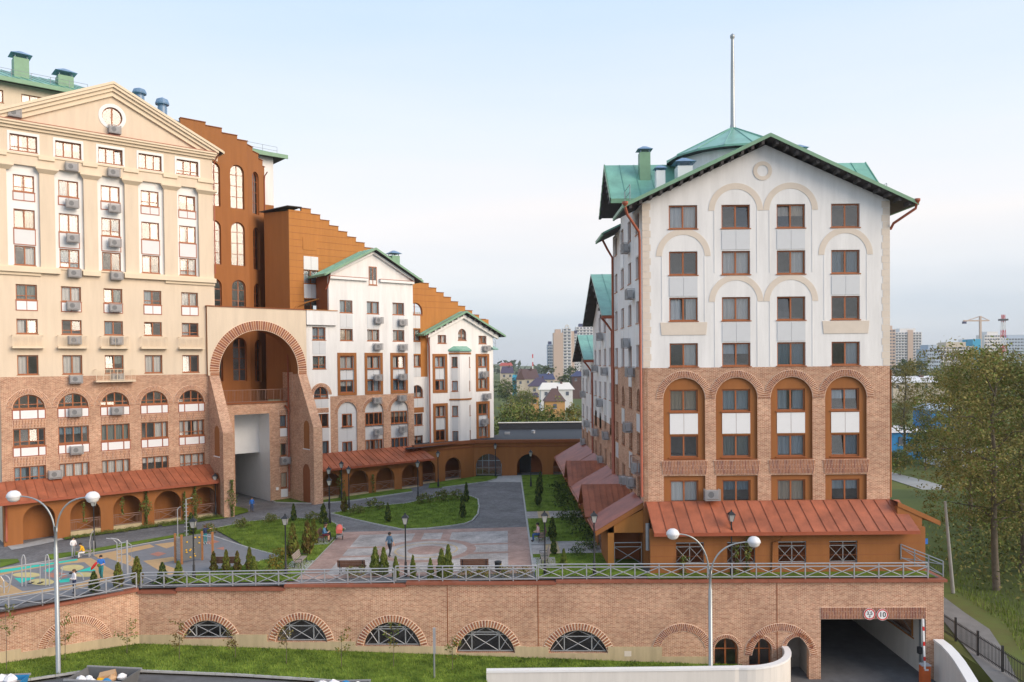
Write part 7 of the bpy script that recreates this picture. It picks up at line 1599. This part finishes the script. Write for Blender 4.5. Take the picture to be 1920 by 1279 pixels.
# ================================================================== far town
def tower(label, x0, x1, ytop, Y, floors, wall, stripe='farwindow', depth=16, bays=4, crown=None, base=None, side=None, solid=False):
    a, b = atY(x0, ytop, Y), atY(x1, ytop, Y); zb = tz(a.x, Y) if base is None else base; T_ = thing('tower_block', label, 'building', (a.x, Y, zb)); W_ = b.x - a.x; Hh = a.z - zb
    MB().box(0, W_, 0, depth, 0, Hh).obj('wall', wall, T_)
    if side: MB().box(-.2, 0, .3, depth - .3, 0, Hh * .97).obj('side_wall', side, T_)
    if not solid:
        fh = Hh / floors; bw = W_ / bays
        wm = MB().box(bw * .18, bw * .82, -.15, 0, fh * .35, fh * .80).mesh('window', stripe); sm = MB().box(0, W_, -.9, 0, fh * .05, fh * .28).mesh('balcony', 'farwhite')
        for k in range(floors):
            for j in range(bays): link('window', wm, T_, (j * bw, 0, k * fh))
            if crown != 'plain': link('balcony', sm, T_, (0, 0, k * fh))
    if crown == 'arch': MB().prism(archpoly(W_ * .25, 0, W_ * .75, 2.0), [archpoly(W_ * .38, 0, W_ * .62, 1.0)], 0, 3).obj('roof_arch', 'farwhite', T_, (0, -.3, Hh))
    elif crown: MB().box(W_ * .2, W_ * .8, 2, depth - 2, Hh, Hh + 3.5).obj('roof_house', 'farnavy' if crown == 'navy' else wall, T_)
    return T_
tower('tan windowless slab of the distant tower cluster', 1037.8, 1055.5, 624, 800, 17, 'fartan', solid=True, crown='box'); tower('white balconied tower with a roof arch right of the tan slab', 1055.5, 1071, 616, 801, 17, 'fartower', bays=2, crown='arch'); tower('narrow tan tower strip beside the white balconied tower', 1071, 1076.5, 621, 802, 17, 'fartan', solid=True); tower('blue-grey topped white tower next to the strip', 1076.5, 1084, 626, 803, 16, 'fartower', bays=2, crown='navy'); tower('tallest white tower of the cluster behind the right-hand row', 1080, 1112, 613, 860, 18, 'fartower', bays=5, crown='navy'); tower('small bluish tower left of the tan slab', 1026.5, 1036.5, 646, 900, 12, 'farblue', bays=3, crown='navy')
tower('orange-brown slab at the right edge of the brick corner', 1660, 1679, 618, 700, 16, 'fartan', bays=3, crown='plain'); tower('white tower block with a brown stripe at right', 1679, 1728, 623, 760, 17, 'fartower', bays=9, crown='box'); o = bpy.data.objects[-1] if False else None
a = atY(1702, 620, 759); MB().box(0, 5, -.4, .2, 0, a.z + 5).obj('brown_stripe', 'fartan', [q for q in bpy.data.objects if q.get('label') == 'white tower block with a brown stripe at right'][0], (a.x - atY(1679, 623, 760).x, -.8, 0))
tower('long grey-white slab block behind the right trees', 1738, 1764, 655, 620, 9, 'farblue', bays=6, crown='plain'); tower('pale cream slab block behind the right trees', 1764, 1826, 650, 640, 9, 'farcream', bays=12, crown='box'); tower('cyan wrapped unfinished tower beside the crane', 1824, 1839, 636, 700, 10, 'cyanwrap', solid=True); tower('wide white block at the right horizon', 1800, 1850, 642, 900, 12, 'fartower', bays=12, crown='plain'); tower('stepped white block under the red mast', 1846, 1880, 628, 880, 13, 'fartower', bays=7, crown='plain'); tower('white block with cyan stripe at the right frame edge', 1880, 1935, 634, 890, 12, 'farblue', bays=10, crown='plain')
cr = atY(1838, 690, 720); ct = thing('tower_crane', 'thin tower crane above the distant right blocks', 'crane', (cr.x, 720, -4.5)); zt = atY(1838, 593, 720).z + 4.5
MB().box(-.8, .8, -.8, .8, 0, zt).obj('mast', 'fartan', ct); jl = atY(1806, 603, 720).x - cr.x; MB().box(jl, 8, -.6, .6, zt - 4.6, zt - 3.4).obj('jib', 'fartan', ct); MB().bar((0, 0, zt), (jl * .7, 0, zt - 3.4), .5).bar((0, 0, zt), (7, 0, zt - 3.4), .5).obj('tie_rod', 'fartan', ct); MB().box(jl - .5, jl + 2.5, -1, 1, zt - 6.6, zt - 4.6).obj('trolley', 'farnavy', ct)
ms = atY(1881, 690, 850); mt = thing('lattice_mast', 'red and white lattice mast at the right horizon', 'mast', (ms.x, 850, -4.5)); zt = atY(1881, 590, 850).z + 4.5
for k in range(8):
    mb = MB(); z0_, z1_ = zt * k / 8, zt * (k + 1) / 8; w0_, w1_ = 2.6 * (1 - k / 14), 2.6 * (1 - (k + 1) / 14)
    for s1, s2 in ((-1, -1), (1, -1), (1, 1), (-1, 1)): mb.bar((s1 * w0_, s2 * w0_, z0_), (s1 * w1_, s2 * w1_, z1_), .5); mb.bar((s1 * w0_, s2 * w0_, z0_), (-s1 * w1_, s2 * w1_, z1_), .35)
    mb.obj('section', 'red' if k % 2 else 'whitepaint', mt)
MB().box(-3.4, 3.4, -3.4, 3.4, zt * .9, zt * .93).obj('platform', 'darkmetal', mt)
m2_ = atY(999, 690, 1000); sm_ = thing('lattice_mast', 'tiny mast on the horizon left of the tower cluster', 'mast', (m2_.x, 1000, tz(m2_.x, 1000))); zt = atY(999, 664, 1000).z - tz(m2_.x, 1000)
for k in range(6): MB().box(-.7, .7, -.7, .7, zt * k / 6, zt * (k + 1) / 6 - .1).obj('section', 'red' if k % 2 else 'whitepaint', sm_)
def house(label, x0, x1, ye, yr, Y, wall, roof, kind='hip', dp=None, wins=2, ov=.5):
    a, b = atY(x0, ye, Y), atY(x1, ye, Y); r = atY((x0 + x1) / 2, yr, Y); zb = tz(a.x, Y); W_ = b.x - a.x; Hh = max(2.5, a.z - zb); rh = r.z - a.z; dp = dp or W_ * .8
    T_ = thing('house', label, 'house', (a.x, Y, zb)); w0, w1 = W_ * .06, W_ * .94
    wl_ = MB().box(w0, w1, .4, dp - .4, 0, Hh); 
    if kind == 'gable': wl_.add([(w0, .4, Hh), (w1, .4, Hh), (W_ / 2, .4, Hh + rh * .93)], [(0, 1, 2)])
    wl_.obj('wall', wall, T_)
    rf = MB()
    if kind == 'hip': i0, i1, j0, j1 = W_ * .4, W_ * .6, dp * .4, dp * .6
    elif kind == 'gable': i0, i1, j0, j1 = W_ / 2 - .01, W_ / 2 + .01, 0, dp
    else: i0, i1, j0, j1 = W_ * .12, W_ * .88, dp / 2 - .01, dp / 2 + .01
    rf.add([(0, 0, Hh), (W_, 0, Hh), (W_, dp, Hh), (0, dp, Hh), (i0, j0, Hh + rh), (i1, j0, Hh + rh), (i1, j1, Hh + rh), (i0, j1, Hh + rh)], [(0, 1, 5, 4), (1, 2, 6, 5), (2, 3, 7, 6), (3, 0, 4, 7), (4, 5, 6, 7), (0, 3, 2, 1)]); ro_ = rf.obj('roof', roof, T_); MB().box(W_ * .62, W_ * .68, dp * .4, dp * .5, Hh + rh * .5, Hh + rh * 1.15).obj('chimney', 'farbrown', ro_)
    for k in range(wins): u = w0 + (w1 - w0) * (k + .5) / wins; wn = MB().box(-.55, .55, .3, .41, 0, 1.4).obj('window', 'farwindow', T_, (u, 0, max(.8, Hh - 2.2))); MB().box(-.65, .65, .26, .38, -.1, 0).obj('sill', 'farwhite', wn)
for a in (('orange house with a brown hipped roof beyond the podium', 1019.5, 1062, 753, 729, 250, 'farorange', 'farbrown', 'hip', 9, 1), ('white house with a pale low roof behind the orange house', 1010, 1078, 731, 718, 300, 'farwhite', 'parapet', 'long', 12, 3), ('cream house with a purple hipped roof', 990, 1034, 724.5, 708, 330, 'farcream', 'farpurple', 'hip', 10, 2), ('small purple-roofed annex left of the white house', 995, 1011, 745, 737, 280, 'farorange', 'farpurple', 'long', 6, 1), ('big house with brown and navy roof and pink gable', 968, 1012, 711, 692, 420, 'farcream', 'farbrown', 'long', 14, 3), ('gabled wing with red door panel left of the big house', 968, 984, 712, 694, 405, 'farcream', 'farbrown', 'gable', 10, 1),
          ('long navy-roofed house behind the purple roof', 1006, 1042, 712, 701, 450, 'farcream', 'farnavy', 'long', 12, 3), ('cream gabled house between navy roofs', 1022, 1037, 706, 697, 470, 'farcream', 'farwhite', 'gable', 10, 1), ('purple-roofed house at the edge of the white bay building', 938, 964, 700, 687, 450, 'farcream', 'farpurple', 'long', 12, 2), ('red-roofed building behind the purple-roofed house', 936, 962, 686, 680, 600, 'farcream', 'farred', 'long', 14, 2), ('small teal-walled house left of the big house', 960, 972, 712, 703, 430, 'farteal', 'farteal', 'long', 8, 1), ('navy-roofed house at the edge of the right-hand row', 1072, 1100, 706, 696, 400, 'farbrown', 'farnavy', 'hip', 12, 2),
          ('long white-roofed warehouse behind the right trees', 1668, 1790, 718, 706, 330, 'farcream', 'farwhite', 'long', 20, 6), ('blue market shed with white roof beside the brick corner', 1640, 1745, 812, 801, 142, 'blueshed', 'farwhite', 'long', 8, 3), ('low bluish-white shed behind the tallest tree', 1770, 1900, 905, 893, 130, 'farwhite', 'farblue', 'long', 8, 4), ('blue shed glimpsed through the right tree crowns', 1745, 1830, 770, 758, 190, 'blueshed', 'farblue', 'long', 10, 3)): house(*a)

# ================================================================== air
hz = MB().box(-2600, 2600, -400, 2300, -8.5, 75).mesh('haze', 'white'); hz.materials.clear()
hm = bpy.data.materials.new('air'); hm.use_nodes = True; t = hm.node_tree; t.nodes.clear(); ho = t.nodes.new('ShaderNodeOutputMaterial'); hv = t.nodes.new('ShaderNodeVolumePrincipled')
hv.inputs['Color'].default_value = (.86, .90, .96, 1); hv.inputs['Density'].default_value = .00016; hv.inputs['Anisotropy'].default_value = .2; t.links.new(hv.outputs[0], ho.inputs['Volume'])
hz.materials.append(hm); stuff(link('haze', hz))
